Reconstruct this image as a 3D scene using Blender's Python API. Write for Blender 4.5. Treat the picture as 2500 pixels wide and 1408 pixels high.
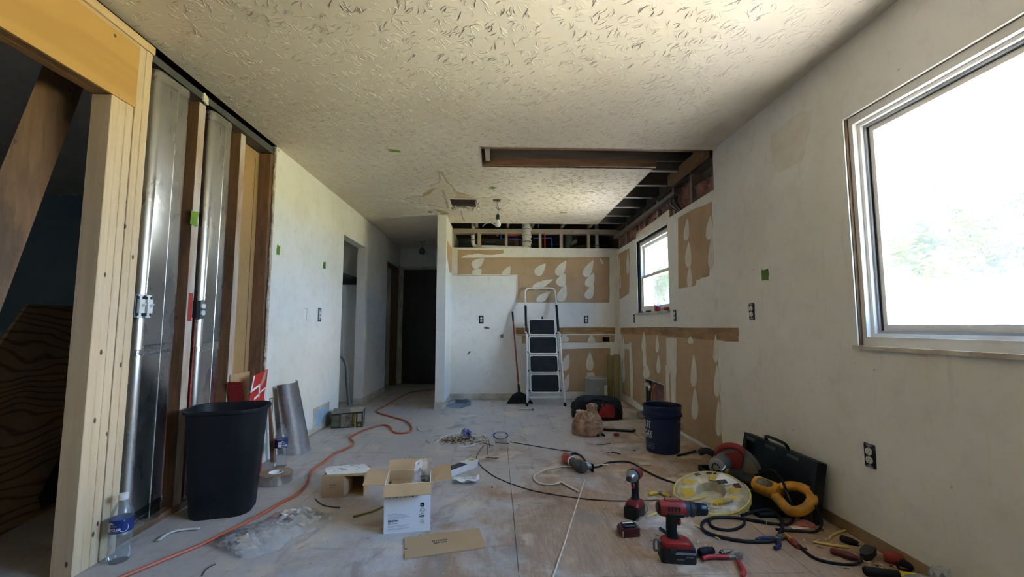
import bpy, bmesh, math, random
from mathutils import Vector, Matrix, Euler
random.seed(7)
for _o in list(bpy.data.objects): bpy.data.objects.remove(_o, do_unlink=True)
SC = bpy.context.scene
COL = SC.collection
PI = math.pi

# ------------------------------------------------------------------ camera, world, sun, exposure
FPX, YAW, PIT, CZ = 1050.0, math.radians(2.054), math.radians(4.987), 1.021
XR, XL, YB, H = 1.75, -1.745, 6.15, 2.44
cam_d = bpy.data.cameras.new('camera'); cam = bpy.data.objects.new('camera', cam_d); COL.objects.link(cam)
cam.location = (0, 0, CZ); cam.rotation_euler = (PI/2 + PIT, 0, -YAW)
cam_d.sensor_width = 36.0; cam_d.lens = FPX / 2500 * 36.0; cam_d.clip_start = 0.02; cam_d.clip_end = 400
SC.camera = cam

SKY_STRENGTH = 4.8
world = bpy.data.worlds.new('sky'); SC.world = world; world.use_nodes = True
nt = world.node_tree; nt.nodes.clear()
o_ = nt.nodes.new('ShaderNodeOutputWorld'); b_ = nt.nodes.new('ShaderNodeBackground')
tc = nt.nodes.new('ShaderNodeTexCoord'); nz = nt.nodes.new('ShaderNodeTexNoise')
nz.inputs['Scale'].default_value = 1.7; nz.inputs['Detail'].default_value = 3.5; nz.inputs['Roughness'].default_value = 0.55
rp = nt.nodes.new('ShaderNodeValToRGB')
rp.color_ramp.elements[0].position = 0.50; rp.color_ramp.elements[0].color = (0.11, 0.33, 0.70, 1)
rp.color_ramp.elements[1].position = 0.74; rp.color_ramp.elements[1].color = (0.78, 0.84, 0.92, 1)
nt.links.new(tc.outputs['Generated'], nz.inputs['Vector']); nt.links.new(nz.outputs['Fac'], rp.inputs['Fac'])
nt.links.new(rp.outputs['Color'], b_.inputs['Color']); b_.inputs['Strength'].default_value = SKY_STRENGTH
nt.links.new(b_.outputs[0], o_.inputs['Surface'])

sun_d = bpy.data.lights.new('sun', 'SUN'); sun_d.energy = 40.0; sun_d.color = (1.0, 0.95, 0.88); sun_d.angle = math.radians(0.6)
sun = bpy.data.objects.new('sun_offscreen', sun_d); COL.objects.link(sun)
sun.rotation_euler = Vector((0.05, 0.66, -1.0)).to_track_quat('-Z', 'Y').to_euler()
sun.location = (-5, -12, 15)

def portal(name, loc, rot, sx, sy):
    l = bpy.data.lights.new(name, 'AREA'); l.shape = 'RECTANGLE'; l.size = sx; l.size_y = sy
    l.cycles.is_portal = True
    o = bpy.data.objects.new(name, l); COL.objects.link(o); o.location = loc; o.rotation_euler = rot
    return o
portal('window_right_offscreen', (1.93, 1.20, 1.48), (0, PI/2, 0), 1.2, 1.75)
portal('window_kitchen', (1.93, 4.78, 1.62), (0, PI/2, 0), 0.9, 1.0)

vs = SC.view_settings
vs.view_transform = 'Standard'; vs.look = 'None'; vs.exposure = 3.4; vs.gamma = 1.0; vs.use_curve_mapping = False
SC.cycles.max_bounces = 10; SC.cycles.diffuse_bounces = 7; SC.cycles.transparent_max_bounces = 16
SC.cycles.sample_clamp_indirect = 6.0; SC.cycles.caustics_reflective = False; SC.cycles.caustics_refractive = False

# ------------------------------------------------------------------ pixel (2500x1408) -> place on a surface
_cy, _sy, _cp, _sp = math.cos(YAW), math.sin(YAW), math.cos(PIT), math.sin(PIT)
_FW = Vector((_sy*_cp, _cy*_cp, _sp)); _RT = Vector((_cy, -_sy, 0)); _UP = Vector((-_sp*_sy, -_sp*_cy, _cp))
def ray(x, y): return _FW*FPX + _RT*(x-1250.0) + _UP*(704.0-y)
def G(x, y, z=0.0):
    d = ray(x, y); t = (z-CZ)/d.z; return Vector((t*d.x, t*d.y, z))
def WX(x, y, X):
    d = ray(x, y); t = X/d.x; return Vector((X, t*d.y, CZ+t*d.z))
def WY(x, y, Y):
    d = ray(x, y); t = Y/d.y; return Vector((t*d.x, Y, CZ+t*d.z))

# ------------------------------------------------------------------ mesh helpers
def V(*a): return Vector(a)
class MB:
    def __init__(s): s.v = []; s.f = []
    def add(s, vs_, fs, M=None):
        b = len(s.v)
        for p in vs_:
            p = Vector(p); s.v.append((M @ p) if M is not None else p)
        for f in fs: s.f.append([b+i for i in f])
        return s
    def box(s, lo, hi, M=None):
        x0, y0, z0 = lo; x1, y1, z1 = hi
        if x0 > x1: x0, x1 = x1, x0
        if y0 > y1: y0, y1 = y1, y0
        if z0 > z1: z0, z1 = z1, z0
        return s.add([(x0,y0,z0),(x1,y0,z0),(x1,y1,z0),(x0,y1,z0),(x0,y0,z1),(x1,y0,z1),(x1,y1,z1),(x0,y1,z1)],
                     [(0,3,2,1),(4,5,6,7),(0,1,5,4),(1,2,6,5),(2,3,7,6),(3,0,4,7)], M)
    def bbox(s, lo, hi, bev=0.004, M=None):          # box with chamfered vertical and top edges
        x0, y0, z0 = lo; x1, y1, z1 = hi; b = min(bev, (x1-x0)*.45, (y1-y0)*.45, (z1-z0)*.45)
        rings = []
        for z, e in ((z0, b), (z0+b, 0), (z1-b, 0), (z1, b)):
            rings.append([(x0+e+b*(e==0), y0+e, z), (x1-e-b*(e==0), y0+e, z), (x1-e, y0+e+b*(e==0), z), (x1-e, y1-e-b*(e==0), z),
                          (x1-e-b*(e==0), y1-e, z), (x0+e+b*(e==0), y1-e, z), (x0+e, y1-e-b*(e==0), z), (x0+e, y0+e+b*(e==0), z)])
        return s.loft(rings, M=M)
    def loft(s, rings, cap=True, closed=False, M=None):
        n = len(rings[0]); vs_ = [p for r in rings for p in r]; fs = []
        m = len(rings)
        for i in range(m if closed else m-1):
            a = i*n; b = ((i+1) % m)*n
            for j in range(n):
                k = (j+1) % n; fs.append((a+j, a+k, b+k, b+j))
        if cap and not closed:
            fs.append(tuple(range(n))[::-1]); fs.append(tuple((m-1)*n+j for j in range(n)))
        return s.add(vs_, fs, M)
    def cyl(s, a, b, r0, r1=None, n=16, cap=True):
        a = Vector(a); b = Vector(b); r1 = r0 if r1 is None else r1
        d = (b-a).normalized(); u = d.orthogonal().normalized(); w = d.cross(u)
        return s.loft([[p + (u*math.cos(2*PI*i/n)+w*math.sin(2*PI*i/n))*r for i in range(n)] for p, r in ((a, r0), (b, r1))], cap)
    def lathe(s, prof, n=24, M=None, cap=True):
        return s.loft([[(r*math.cos(2*PI*i/n), r*math.sin(2*PI*i/n), z) for i in range(n)] for r, z in prof], cap, M=M)
    def lathe_x(s, prof, n=20, M=None, c=(0, 0)):    # profile (r, x) round an x-parallel axis
        return s.loft([[(x, c[0]+r*math.cos(2*PI*i/n), c[1]+r*math.sin(2*PI*i/n)) for i in range(n)] for r, x in prof], True, M=M)
    def tube(s, path, r, n=8, closed=False, M=None, flat=None):
        P = [Vector(p) for p in path]; m = len(P); rings = []
        t0 = (P[1]-P[0]).normalized(); u = t0.orthogonal().normalized()
        if abs(t0.z) < .9: u = t0.cross(Vector((0, 0, 1))).normalized()
        for i in range(m):
            t = (P[(i+1) % m]-P[i-1]) if closed else (P[min(i+1, m-1)]-P[max(i-1, 0)])
            t.normalize(); u = (u - t*u.dot(t))
            u = u.normalized() if u.length > 1e-6 else t.orthogonal().normalized()
            w = t.cross(u); rr = r[i] if isinstance(r, (list, tuple)) else r
            fl = flat or 1.0
            rings.append([P[i] + (u*math.cos(2*PI*k/n) + w*math.sin(2*PI*k/n)*fl)*rr for k in range(n)])
        return s.loft(rings, True, closed, M)
    def prism(s, poly, a, b, axis='z', M=None):      # 2-D polygon extruded from a to b
        def P(p, t): return {'z': (p[0], p[1], t), 'y': (p[0], t, p[1]), 'x': (t, p[0], p[1])}[axis]
        n = len(poly); vs_ = [P(p, a) for p in poly]+[P(p, b) for p in poly]
        fs = [tuple(range(n)), tuple(range(2*n-1, n-1, -1))]+[(i, n+i, n+(i+1) % n, (i+1) % n) for i in range(n)]
        return s.add(vs_, fs, M)
    def mesh(s, name):
        me = bpy.data.meshes.new(name); me.from_pydata([tuple(p) for p in s.v], [], s.f)
        bm = bmesh.new(); bm.from_mesh(me); bmesh.ops.recalc_face_normals(bm, faces=bm.faces); bm.to_mesh(me); bm.free()
        return me
    def build(s, name, mat, parent=None, smooth=False, world=True):
        if parent is not None and world:
            off = parent_off(parent); s.v = [p-off for p in s.v]
        me = s.mesh(name)
        if mat is not None: me.materials.append(mat)
        if smooth:
            for p in me.polygons: p.use_smooth = True
            me.set_sharp_from_angle(angle=math.radians(38 if smooth is True else smooth))
        o = bpy.data.objects.new(name, me); COL.objects.link(o)
        if parent is not None: o.parent = parent
        return o
def parent_off(p):
    v = Vector(p.location)
    while p.parent is not None: p = p.parent; v += Vector(p.location)
    return v
def smooth_path(pts, k=6, closed=False):
    P = [Vector(p) for p in pts]; n = len(P); out = []
    for i in range(n if closed else n-1):
        p0 = P[(i-1) % n] if closed else P[max(i-1, 0)]; p1 = P[i]; p2 = P[(i+1) % n]; p3 = P[(i+2) % n] if closed else P[min(i+2, n-1)]
        for j in range(k):
            t = j/k
            out.append(0.5*((2*p1)+(p2-p0)*t+(2*p0-5*p1+4*p2-p3)*t*t+(3*p1-p0-3*p2+p3)*t*t*t))
    if not closed: out.append(P[-1])
    return out
def rrect(w, h, r, n=4, cx=0, cy=0):                 # rounded rectangle polygon
    out = []
    for qx, qy, a0 in ((w/2-r, h/2-r, 0), (-w/2+r, h/2-r, 90), (-w/2+r, -h/2+r, 180), (w/2-r, -h/2+r, 270)):
        for i in range(n+1):
            a = math.radians(a0+90*i/n); out.append((cx+qx+r*math.cos(a), cy+qy+r*math.sin(a)))
    return out
def tag(o, label, cat, group=None):
    o['label'] = label; o['category'] = cat
    if group: o['group'] = group
    return o
def thing(name, label, cat, loc=(0, 0, 0), rotz=0, group=None, rot=None):
    o = bpy.data.objects.new(name, None); COL.objects.link(o); o.empty_display_size = 0.05
    o.location = loc; o.rotation_euler = rot if rot else (0, 0, rotz)
    return tag(o, label, cat, group)
def struct(o): o['kind'] = 'structure'; return o
def stuff(o): o['kind'] = 'stuff'; return o
def blob(poly, seed=0, amp=0.004, k=4):              # roughened closed outline
    rnd = random.Random(seed); n = len(poly); out = []
    for i in range(n):
        a = poly[i]; b = poly[(i+1) % n]
        for j in range(k):
            t = j/k; out.append((a[0]+(b[0]-a[0])*t+rnd.uniform(-amp, amp), a[1]+(b[1]-a[1])*t+rnd.uniform(-amp, amp)))
    return out
def text_mesh(s, size, fn, name, mat, parent, align='LEFT', sx=1.0, bold=0.0):
    """flat lettering; fn maps (x, y) of the type to a local point of the parent"""
    cu = bpy.data.curves.new('type', 'FONT'); cu.body = s; cu.size = size; cu.align_x = align; cu.resolution_u = 3; cu.offset = bold
    to = bpy.data.objects.new('type', cu); COL.objects.link(to)
    dg = bpy.context.evaluated_depsgraph_get(); me = to.evaluated_get(dg).to_mesh()
    vs_ = [fn(v.co.x*sx, v.co.y) for v in me.vertices]; fs = [tuple(p.vertices) for p in me.polygons]
    to.evaluated_get(dg).to_mesh_clear()
    bpy.data.objects.remove(to, do_unlink=True); bpy.data.curves.remove(cu)
    m = bpy.data.meshes.new(name); m.from_pydata([tuple(p) for p in vs_], [], fs); m.materials.append(mat)
    o = bpy.data.objects.new(name, m); COL.objects.link(o); o.parent = parent
    return o

# ------------------------------------------------------------------ materials
MATS = {}
def new_mat(name):
    m = bpy.data.materials.new(name); m.use_nodes = True; n = m.node_tree.nodes; l = m.node_tree.links
    return m, n, l, n['Principled BSDF']
def coords(n, l, scale=(1, 1, 1), rot=(0, 0, 0), src='Object'):
    t = n.new('ShaderNodeTexCoord'); mp = n.new('ShaderNodeMapping'); mp.inputs['Scale'].default_value = scale; mp.inputs['Rotation'].default_value = rot
    l.new(t.outputs[src], mp.inputs['Vector']); return mp.outputs['Vector']
def noise(n, l, vec, scale, detail=4, rough=.55, dist=0):
    t = n.new('ShaderNodeTexNoise'); t.inputs['Scale'].default_value = scale; t.inputs['Detail'].default_value = detail
    t.inputs['Roughness'].default_value = rough; t.inputs['Distortion'].default_value = dist
    if vec is not None: l.new(vec, t.inputs['Vector'])
    return t.outputs['Fac']
def ramp(n, l, fac, stops):
    r = n.new('ShaderNodeValToRGB'); e = r.color_ramp.elements
    while len(e) < len(stops): e.new(0.5)
    for k, (p, c) in enumerate(stops):
        e[k].position = p; e[k].color = (c, c, c, 1) if isinstance(c, (int, float)) else (c[0], c[1], c[2], 1)
    l.new(fac, r.inputs['Fac']); return r.outputs['Color']
def mix(n, l, fac, a, b, mode='MIX'):
    m = n.new('ShaderNodeMix'); m.data_type = 'RGBA'; m.blend_type = mode
    for sock, val in ((m.inputs[0], fac), (m.inputs[6], a), (m.inputs[7], b)):
        if hasattr(val, 'node'): l.new(val, sock)
        elif isinstance(val, (int, float)): sock.default_value = val if sock is m.inputs[0] else (val, val, val, 1)
        else: sock.default_value = (val[0], val[1], val[2], 1)
    return m.outputs[2]
def math_(n, l, op, a, b=0.0, c=None):
    m = n.new('ShaderNodeMath'); m.operation = op
    for i, val in enumerate((a, b) if c is None else (a, b, c)):
        if hasattr(val, 'node'): l.new(val, m.inputs[i])
        else: m.inputs[i].default_value = val
    return m.outputs[0]
def bump(n, l, b, h, strength=.3, dist=.002):
    t = n.new('ShaderNodeBump'); t.inputs['Strength'].default_value = strength; t.inputs['Distance'].default_value = dist
    l.new(h, t.inputs['Height']); l.new(t.outputs['Normal'], b.inputs['Normal'])
def plain(name, col, rough=.5, metal=0.0, col2=None, scale=12, detail=4, bmp=0, bscale=None, spec=None, stretch=(1, 1, 1)):
    if name in MATS: return MATS[name]
    m, n, l, b = new_mat(name); b.inputs['Roughness'].default_value = rough; b.inputs['Metallic'].default_value = metal
    if spec is not None: b.inputs['Specular IOR Level'].default_value = spec
    vec = coords(n, l, stretch)
    f = noise(n, l, vec, scale, detail)
    c2 = col2 if col2 is not None else tuple(c*.82 for c in col)
    l.new(mix(n, l, ramp(n, l, f, [(.35, 0), (.68, 1)]), col, c2), b.inputs['Base Color'])
    if bmp: bump(n, l, b, noise(n, l, vec, bscale or scale*4, 3), bmp)
    MATS[name] = m; return m
def wood(name, c1, c2, axis='z', fine=55, rough=.65, knots=True, dark=None, dirt=0.0, dirtcol=(.05, .035, .025)):
    if name in MATS: return MATS[name]
    m, n, l, b = new_mat(name); b.inputs['Roughness'].default_value = rough
    sc = {'x': (.06, 1, 1), 'y': (1, .06, 1), 'z': (1, 1, .06)}[axis]
    vec = coords(n, l, sc)
    f = noise(n, l, vec, fine, 5, .6, .6); f2 = noise(n, l, vec, fine*.2, 3)
    col = mix(n, l, ramp(n, l, f, [(.3, 0), (.7, 1)]), c1, c2)
    col = mix(n, l, math_(n, l, 'MULTIPLY', f2, .5), col, tuple(c*.7 for c in c2))
    if knots:
        vo = n.new('ShaderNodeTexVoronoi'); vo.inputs['Scale'].default_value = 13; l.new(coords(n, l, {'x': (.5, 1, 1), 'y': (1, .5, 1), 'z': (1, 1, .5)}[axis]), vo.inputs['Vector'])
        k = ramp(n, l, vo.outputs['Distance'], [(.06, 1), (.10, 0)])
        col = mix(n, l, k, col, (.09, .05, .03))
    if dirt:
        g = noise(n, l, coords(n, l, {'x': (.3, 1, 1), 'y': (1, .3, 1), 'z': (1, 1, .3)}[axis]), 6, 5, .7)
        col = mix(n, l, ramp(n, l, g, [(.5, 0), (.62, dirt)]), col, dirtcol)
    l.new(col, b.inputs['Base Color']); bump(n, l, b, f, .25, .0015)
    MATS[name] = m; return m
def clear(name, tint=(.95, .97, .97), alpha=.2, rough=.08, bmp=0, bscale=30):
    """clear film / plastic: mostly see-through, with gloss"""
    m, n, l, b = new_mat(name); n.remove(b)
    o = n['Material Output']; tr = n.new('ShaderNodeBsdfTransparent'); tr.inputs[0].default_value = (*tint, 1)
    gl = n.new('ShaderNodeBsdfGlossy'); gl.inputs['Roughness'].default_value = rough
    df = n.new('ShaderNodeBsdfDiffuse'); df.inputs[0].default_value = (.9, .92, .95, 1)
    lw = n.new('ShaderNodeLayerWeight'); lw.inputs['Blend'].default_value = .25
    ms = n.new('ShaderNodeMixShader'); m2 = n.new('ShaderNodeMixShader')
    m2.inputs[0].default_value = alpha; l.new(tr.outputs[0], m2.inputs[1]); l.new(df.outputs[0], m2.inputs[2])
    l.new(math_(n, l, 'MULTIPLY_ADD', lw.outputs['Fresnel'], .45, .02), ms.inputs[0]); l.new(m2.outputs[0], ms.inputs[1]); l.new(gl.outputs[0], ms.inputs[2])
    if bmp:
        t = n.new('ShaderNodeBump'); t.inputs['Strength'].default_value = bmp; t.inputs['Distance'].default_value = .01
        l.new(noise(n, l, coords(n, l), bscale, 4, .6, 1.0), t.inputs['Height'])
        l.new(t.outputs[0], gl.inputs['Normal']); l.new(t.outputs[0], lw.inputs['Normal'])
    l.new(ms.outputs[0], o.inputs[0]); MATS[name] = m; return m

def crumple(mb, amp, freq, seed=0.0, keep_z=True):
    """push the surface in and out with ridged noise, as crumpled film or cloth"""
    from mathutils import noise as mn
    me = mb.mesh('tmp'); bm = bmesh.new(); bm.from_mesh(me); bm.normal_update()
    out = []
    for v in bm.verts:
        p = v.co*freq+Vector((seed, seed*.7, -seed)); d = (1-2*abs(mn.noise(p)))*.6+(1-2*abs(mn.noise(p*2.3)))*.4-.25
        q = v.co+v.normal*d*amp; q.z = max(q.z, .0015) if keep_z else q.z; out.append(q)
    bm.free(); bpy.data.meshes.remove(me); mb.v = out; return mb
def resample(prof, k):
    P = smooth_path([Vector((r, z, 0)) for r, z in prof], k); return [(max(p.x, .002), max(p.y, 0)) for p in P]
def m_wall(name, base, stain, seed=0.0, specks=.5):
    m, n, l, b = new_mat(name); b.inputs['Roughness'].default_value = .75
    vec = coords(n, l)
    a = noise(n, l, vec, 1.1+seed, 5, .6); c = noise(n, l, vec, 9, 5, .65)
    col = mix(n, l, ramp(n, l, a, [(.42, 0), (.66, .8)]), base, stain)
    col = mix(n, l, ramp(n, l, c, [(.5, 0), (.8, .35)]), col, tuple(x*.72 for x in stain))
    st = noise(n, l, coords(n, l, (6, 6, .7)), 5, 5, .6)                     # drips and rubbed streaks
    col = mix(n, l, ramp(n, l, st, [(.6, 0), (.78, .28)]), col, tuple(x*.6 for x in stain))
    vo = n.new('ShaderNodeTexVoronoi'); vo.inputs['Scale'].default_value = 5.5; l.new(vec, vo.inputs['Vector'])
    sp = ramp(n, l, vo.outputs['Distance'], [(.02, specks), (.05, 0)])
    col = mix(n, l, sp, col, (.16, .12, .09))
    l.new(col, b.inputs['Base Color']); bump(n, l, b, noise(n, l, vec, 130, 3), .12, .001)
    MATS[name] = m; return m
WALL = m_wall('painted_drywall', (.82, .815, .79), (.74, .71, .64))
WALLR = WALL
WALLBLUE = plain('blue_grey_paint', (.31, .355, .385), .8, col2=(.28, .325, .355), scale=3)
TRIMW = plain('old_white_trim', (.66, .62, .54), .6, col2=(.42, .35, .26), scale=7, bmp=.2)
BAREPAPER = m_wall('torn_drywall_paper', (.50, .355, .215), (.43, .29, .165), .9, .4)
KRAFT = m_wall('kraft_backed_board', (.42, .26, .11), (.33, .20, .085), .3, .3)
GLUEBAND = plain('brown_glue_band', (.40, .235, .07), .5, col2=(.19, .10, .03), scale=9, detail=6, stretch=(.6, .6, 2))
MUD = plain('joint_compound', (.78, .75, .68), .85, col2=(.70, .65, .56), scale=9)
PAPEREDGE = plain('broken_gypsum', (.66, .60, .52), .9, col2=(.42, .30, .2), scale=30, bmp=.5)

def m_ceiling():
    m, n, l, b = new_mat('stomped_ceiling_texture'); b.inputs['Roughness'].default_value = .8
    vec = coords(n, l)
    cl = noise(n, l, vec, .8, 4)
    col = mix(n, l, ramp(n, l, cl, [(.4, 0), (.65, 1)]), (.735, .655, .545), (.655, .575, .465))
    l.new(col, b.inputs['Base Color']); bump(n, l, b, noise(n, l, vec, 60, 3), .10, .002)
    MATS['ceil'] = m; return m
CEIL = m_ceiling()

def m_floor():
    m, n, l, b = new_mat('worn_plywood_subfloor')
    vec = coords(n, l)
    g = noise(n, l, coords(n, l, (1, .10, 1)), 90, 6, .7, .3)                # plywood grain along the sheets
    ply = mix(n, l, ramp(n, l, g, [(.3, 0), (.7, 1)]), (.47, .33, .225), (.30, .195, .125))
    wet = noise(n, l, vec, 2.2, 5, .6, .8)                                  # brown stain
    ply = mix(n, l, ramp(n, l, wet, [(.5, 0), (.7, .8)]), ply, (.22, .13, .075))
    # old adhesive: grey scum, thick where the kitchen was, in worn patches elsewhere; greyer with depth also for painted-in sky sheen
    sx = n.new('ShaderNodeSeparateXYZ'); l.new(vec, sx.inputs[0])
    a = noise(n, l, vec, 1.5, 6, .62, .5); a2 = noise(n, l, vec, 7, 6, .65, .4)
    k = math_(n, l, 'MULTIPLY_ADD', sx.outputs['Y'], .13, -.36)
    k = math_(n, l, 'MINIMUM', k, .24)
    k2 = math_(n, l, 'MULTIPLY_ADD', sx.outputs['X'], -.15, 0.0)
    s = math_(n, l, 'ADD', math_(n, l, 'ADD', a, k), math_(n, l, 'ADD', k2, math_(n, l, 'MULTIPLY', a2, .22)))
    grey = mix(n, l, noise(n, l, vec, 22, 5, .7), (.40, .375, .355), (.63, .60, .58))
    col = mix(n, l, ramp(n, l, s, [(.50, 0), (.66, .93)]), ply, grey)
    # ghosts of square tiles
    bt = n.new('ShaderNodeTexBrick'); bt.offset = 0.0; bt.inputs['Scale'].default_value = 1.0; bt.inputs['Brick Width'].default_value = .305; bt.inputs['Row Height'].default_value = .305
    bt.inputs['Mortar Size'].default_value = .018; bt.inputs['Mortar Smooth'].default_value = .8
    wv = n.new('ShaderNodeVectorMath'); wv.operation = 'MULTIPLY_ADD'
    nt3 = n.new('ShaderNodeTexNoise'); nt3.inputs['Scale'].default_value = 6; l.new(vec, nt3.inputs['Vector'])
    l.new(nt3.outputs['Color'], wv.inputs[0]); wv.inputs[1].default_value = (.07, .07, 0); l.new(vec, wv.inputs[2]); l.new(wv.outputs[0], bt.inputs['Vector'])
    tp = ramp(n, l, noise(n, l, vec, 1.8, 3), [(.46, 0), (.58, 1)])
    col = mix(n, l, math_(n, l, 'MULTIPLY', math_(n, l, 'MULTIPLY', bt.outputs['Fac'], tp), .28), col, (.16, .12, .095))
    tan_wear = math_(n, l, 'MULTIPLY', ramp(n, l, noise(n, l, vec, 2.7, 4, .5), [(.53, 0), (.57, .75)]), tp)  # lighter tan patches of wear
    col = mix(n, l, tan_wear, col, (.68, .57, .45))
    smr = ramp(n, l, noise(n, l, coords(n, l, (1, .6, 1)), 3.4, 6, .65, 1.2), [(.55, 0), (.63, .65)])
    col = mix(n, l, smr, col, (.27, .225, .20))
    blk = ramp(n, l, noise(n, l, vec, 42, 4, .7), [(.64, 0), (.70, .75)])
    col = mix(n, l, blk, col, (.05, .04, .035))
    wht = ramp(n, l, noise(n, l, vec, 31, 5, .75), [(.69, 0), (.75, .6)])
    col = mix(n, l, wht, col, (.66, .63, .58))
    l.new(col, b.inputs['Base Color']); b.inputs['Roughness'].default_value = .58
    rr = ramp(n, l, s, [(.5, .62), (.7, .48)]); l.new(rr, b.inputs['Roughness'])
    bump(n, l, b, math_(n, l, 'ADD', math_(n, l, 'ADD', noise(n, l, vec, 30, 5, .7), g), math_(n, l, 'MULTIPLY', s, 1.5)), .5, .0035)
    MATS['floor'] = m; return m
FLOOR = m_floor()

STUDOLD = wood('old_framing_lumber', (.25, .13, .065), (.15, .075, .038), 'z', dirt=.6)
STUDFACE = plain('old_stud_edge', (.58, .51, .45), .8, col2=(.36, .22, .14), scale=5, detail=6, stretch=(2, 2, .5))
LUMX = wood('old_lumber_x', (.33, .18, .085), (.20, .095, .045), 'x', dirt=.5)
LUMY = wood('old_lumber_y', (.30, .165, .08), (.17, .085, .04), 'y', dirt=.5)
LUMDUSTY = wood('dusty_lumber', (.55, .47, .36), (.37, .28, .19), 'z', dirt=.5, dirtcol=(.2, .1, .05))
LUMDUSTX = wood('dusty_lumber_x', (.55, .48, .38), (.40, .31, .22), 'x', dirt=.4, dirtcol=(.2, .12, .07))
LUMDARK = wood('dark_sooty_lumber', (.18, .14, .11), (.11, .08, .06), 'x', knots=False)  # aged lumber, darker than the other framing
LUMDARKY = wood('dark_aged_lumber_y', (.18, .14, .11), (.11, .08, .06), 'y', knots=False)
PINE = wood('new_pine', (.78, .61, .41), (.66, .48, .29), 'z', fine=38)
PINEY = wood('new_pine_y', (.74, .54, .31), (.60, .40, .20), 'y', fine=38)
BRACE = wood('brown_brace_lumber', (.36, .20, .095), (.24, .12, .055), 'y', dirt=.5)
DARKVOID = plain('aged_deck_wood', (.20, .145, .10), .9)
def m_plyface(name, c1, c2, axis, sc=5.0, dist=5.0, stains=0):
    m, n, l, b = new_mat(name); b.inputs['Roughness'].default_value = .6
    vec = coords(n, l, {'y': (1, .12, 1), 'z': (1, 1, .12)}[axis])
    f = noise(n, l, vec, sc, 2, .45, .3)
    w = math_(n, l, 'SINE', math_(n, l, 'MULTIPLY', f, dist*14)); w = math_(n, l, 'MULTIPLY_ADD', w, .5, .5)
    col = mix(n, l, ramp(n, l, w, [(.0, 1), (.32, .25), (1, 0)]), c1, c2)
    col = mix(n, l, math_(n, l, 'MULTIPLY', noise(n, l, coords(n, l), 3, 4), .5), col, tuple(x*.75 for x in c1))
    vo = n.new('ShaderNodeTexVoronoi'); vo.inputs['Scale'].default_value = 6; l.new(coords(n, l), vo.inputs['Vector'])
    col = mix(n, l, ramp(n, l, vo.outputs['Distance'], [(.03, .9), (.06, 0)]), col, (.10, .05, .025))
    l.new(col, b.inputs['Base Color']); MATS[name] = m; return m
PLYHDR = m_plyface('header_plywood', (.62, .36, .105), (.52, .285, .08), 'y', 5, 1.2)
def m_plysheet():
    m, n, l, b = new_mat('construction_plywood'); b.inputs['Roughness'].default_value = .6
    vec = coords(n, l); sx = n.new('ShaderNodeSeparateXYZ'); l.new(vec, sx.inputs[0])
    f = noise(n, l, coords(n, l, (.35, .35, 1)), 3.2, 2, .4, .2)
    ph = math_(n, l, 'ADD', math_(n, l, 'MULTIPLY', sx.outputs['Z'], 135), math_(n, l, 'MULTIPLY', f, 60))
    w = math_(n, l, 'MULTIPLY_ADD', math_(n, l, 'SINE', ph), .5, .5)
    fine = noise(n, l, coords(n, l, (.2, .2, 3)), 30, 4, .6)
    w = math_(n, l, 'ADD', w, math_(n, l, 'MULTIPLY', math_(n, l, 'SUBTRACT', fine, .5), .5))
    col = mix(n, l, ramp(n, l, w, [(.02, 1), (.20, .3), (.42, 0)]), (.52, .365, .19), (.22, .12, .05))
    col = mix(n, l, math_(n, l, 'MULTIPLY', noise(n, l, vec, 4, 4), .45), col, (.42, .28, .13))
    l.new(col, b.inputs['Base Color']); return m
PLYSHEET = m_plysheet()
def m_galv():
    m, n, l, b = new_mat('galvanised_steel'); b.inputs['Metallic'].default_value = 1.0
    vec = coords(n, l, (1, 1, .35)); f = noise(n, l, vec, 40, 4, .6)
    l.new(mix(n, l, f, (.62, .61, .585), (.72, .71, .68)), b.inputs['Base Color'])
    l.new(ramp(n, l, noise(n, l, vec, 7, 4), [(.3, .24), (.7, .33)]), b.inputs['Roughness'])
    bump(n, l, b, noise(n, l, coords(n, l, (1, 1, .05)), 5, 1), .05, .01); return m
GALV = m_galv()
FOIL = plain('foil_tape', (.82, .82, .80), .2, 1.0, scale=30, bmp=1.0, bscale=45)
STEEL = plain('bright_steel', (.72, .72, .72), .25, 1.0)
DULLSTEEL = plain('dull_steel', (.35, .35, .35), .42, 1.0)
BLACKIRON = plain('dark_duct_metal', (.20, .21, .21), .45, .8)
GREYDUSTLIT = plain('dusty_lit_joist_edge', (.46, .44, .41), .9)  # plaster dust plus painted-in light on the joist bottoms
WHITEVINYL = plain('white_vinyl', (.80, .78, .75), .45, col2=(.72, .69, .65), scale=6)
GREYVINYL = plain('grey_track', (.40, .41, .43), .5)
BLACKGAP = plain('black_shadow_gap', (.02, .018, .016), .9)  # black strips paint in the shadow gaps of the window frames
PVCW = plain('white_pvc', (.72, .71, .66), .4, col2=(.55, .52, .45), scale=10)
PEXR = plain('red_pex', (.55, .035, .02), .4); PEXB = plain('blue_pex', (.02, .07, .38), .4)
COPPER = plain('copper_pipe', (.55, .25, .13), .4, .9)
GREENTAPE = plain('green_painters_tape', (.16, .30, .03), .7, col2=(.12, .24, .02))
BLACKP = plain('black_plastic', (.010, .011, .013), .42, col2=(.016, .017, .019), scale=20, spec=.3)
BLACKR = plain('black_rubber', (.010, .010, .011), .6, col2=(.018, .018, .018), spec=.25)
GREYP = plain('grey_plastic', (.20, .205, .21), .5)
WHITEP = plain('white_plastic', (.78, .77, .74), .35)
REDP = plain('red_tool_plastic', (.30, .011, .013), .38, col2=(.21, .009, .010), scale=14)
YELP = plain('yellow_tool_plastic', (.62, .29, .010), .45, col2=(.34, .15, .015), scale=16, detail=6)
CARD = plain('cardboard', (.47, .31, .165), .8, col2=(.42, .27, .14), scale=5)
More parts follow.
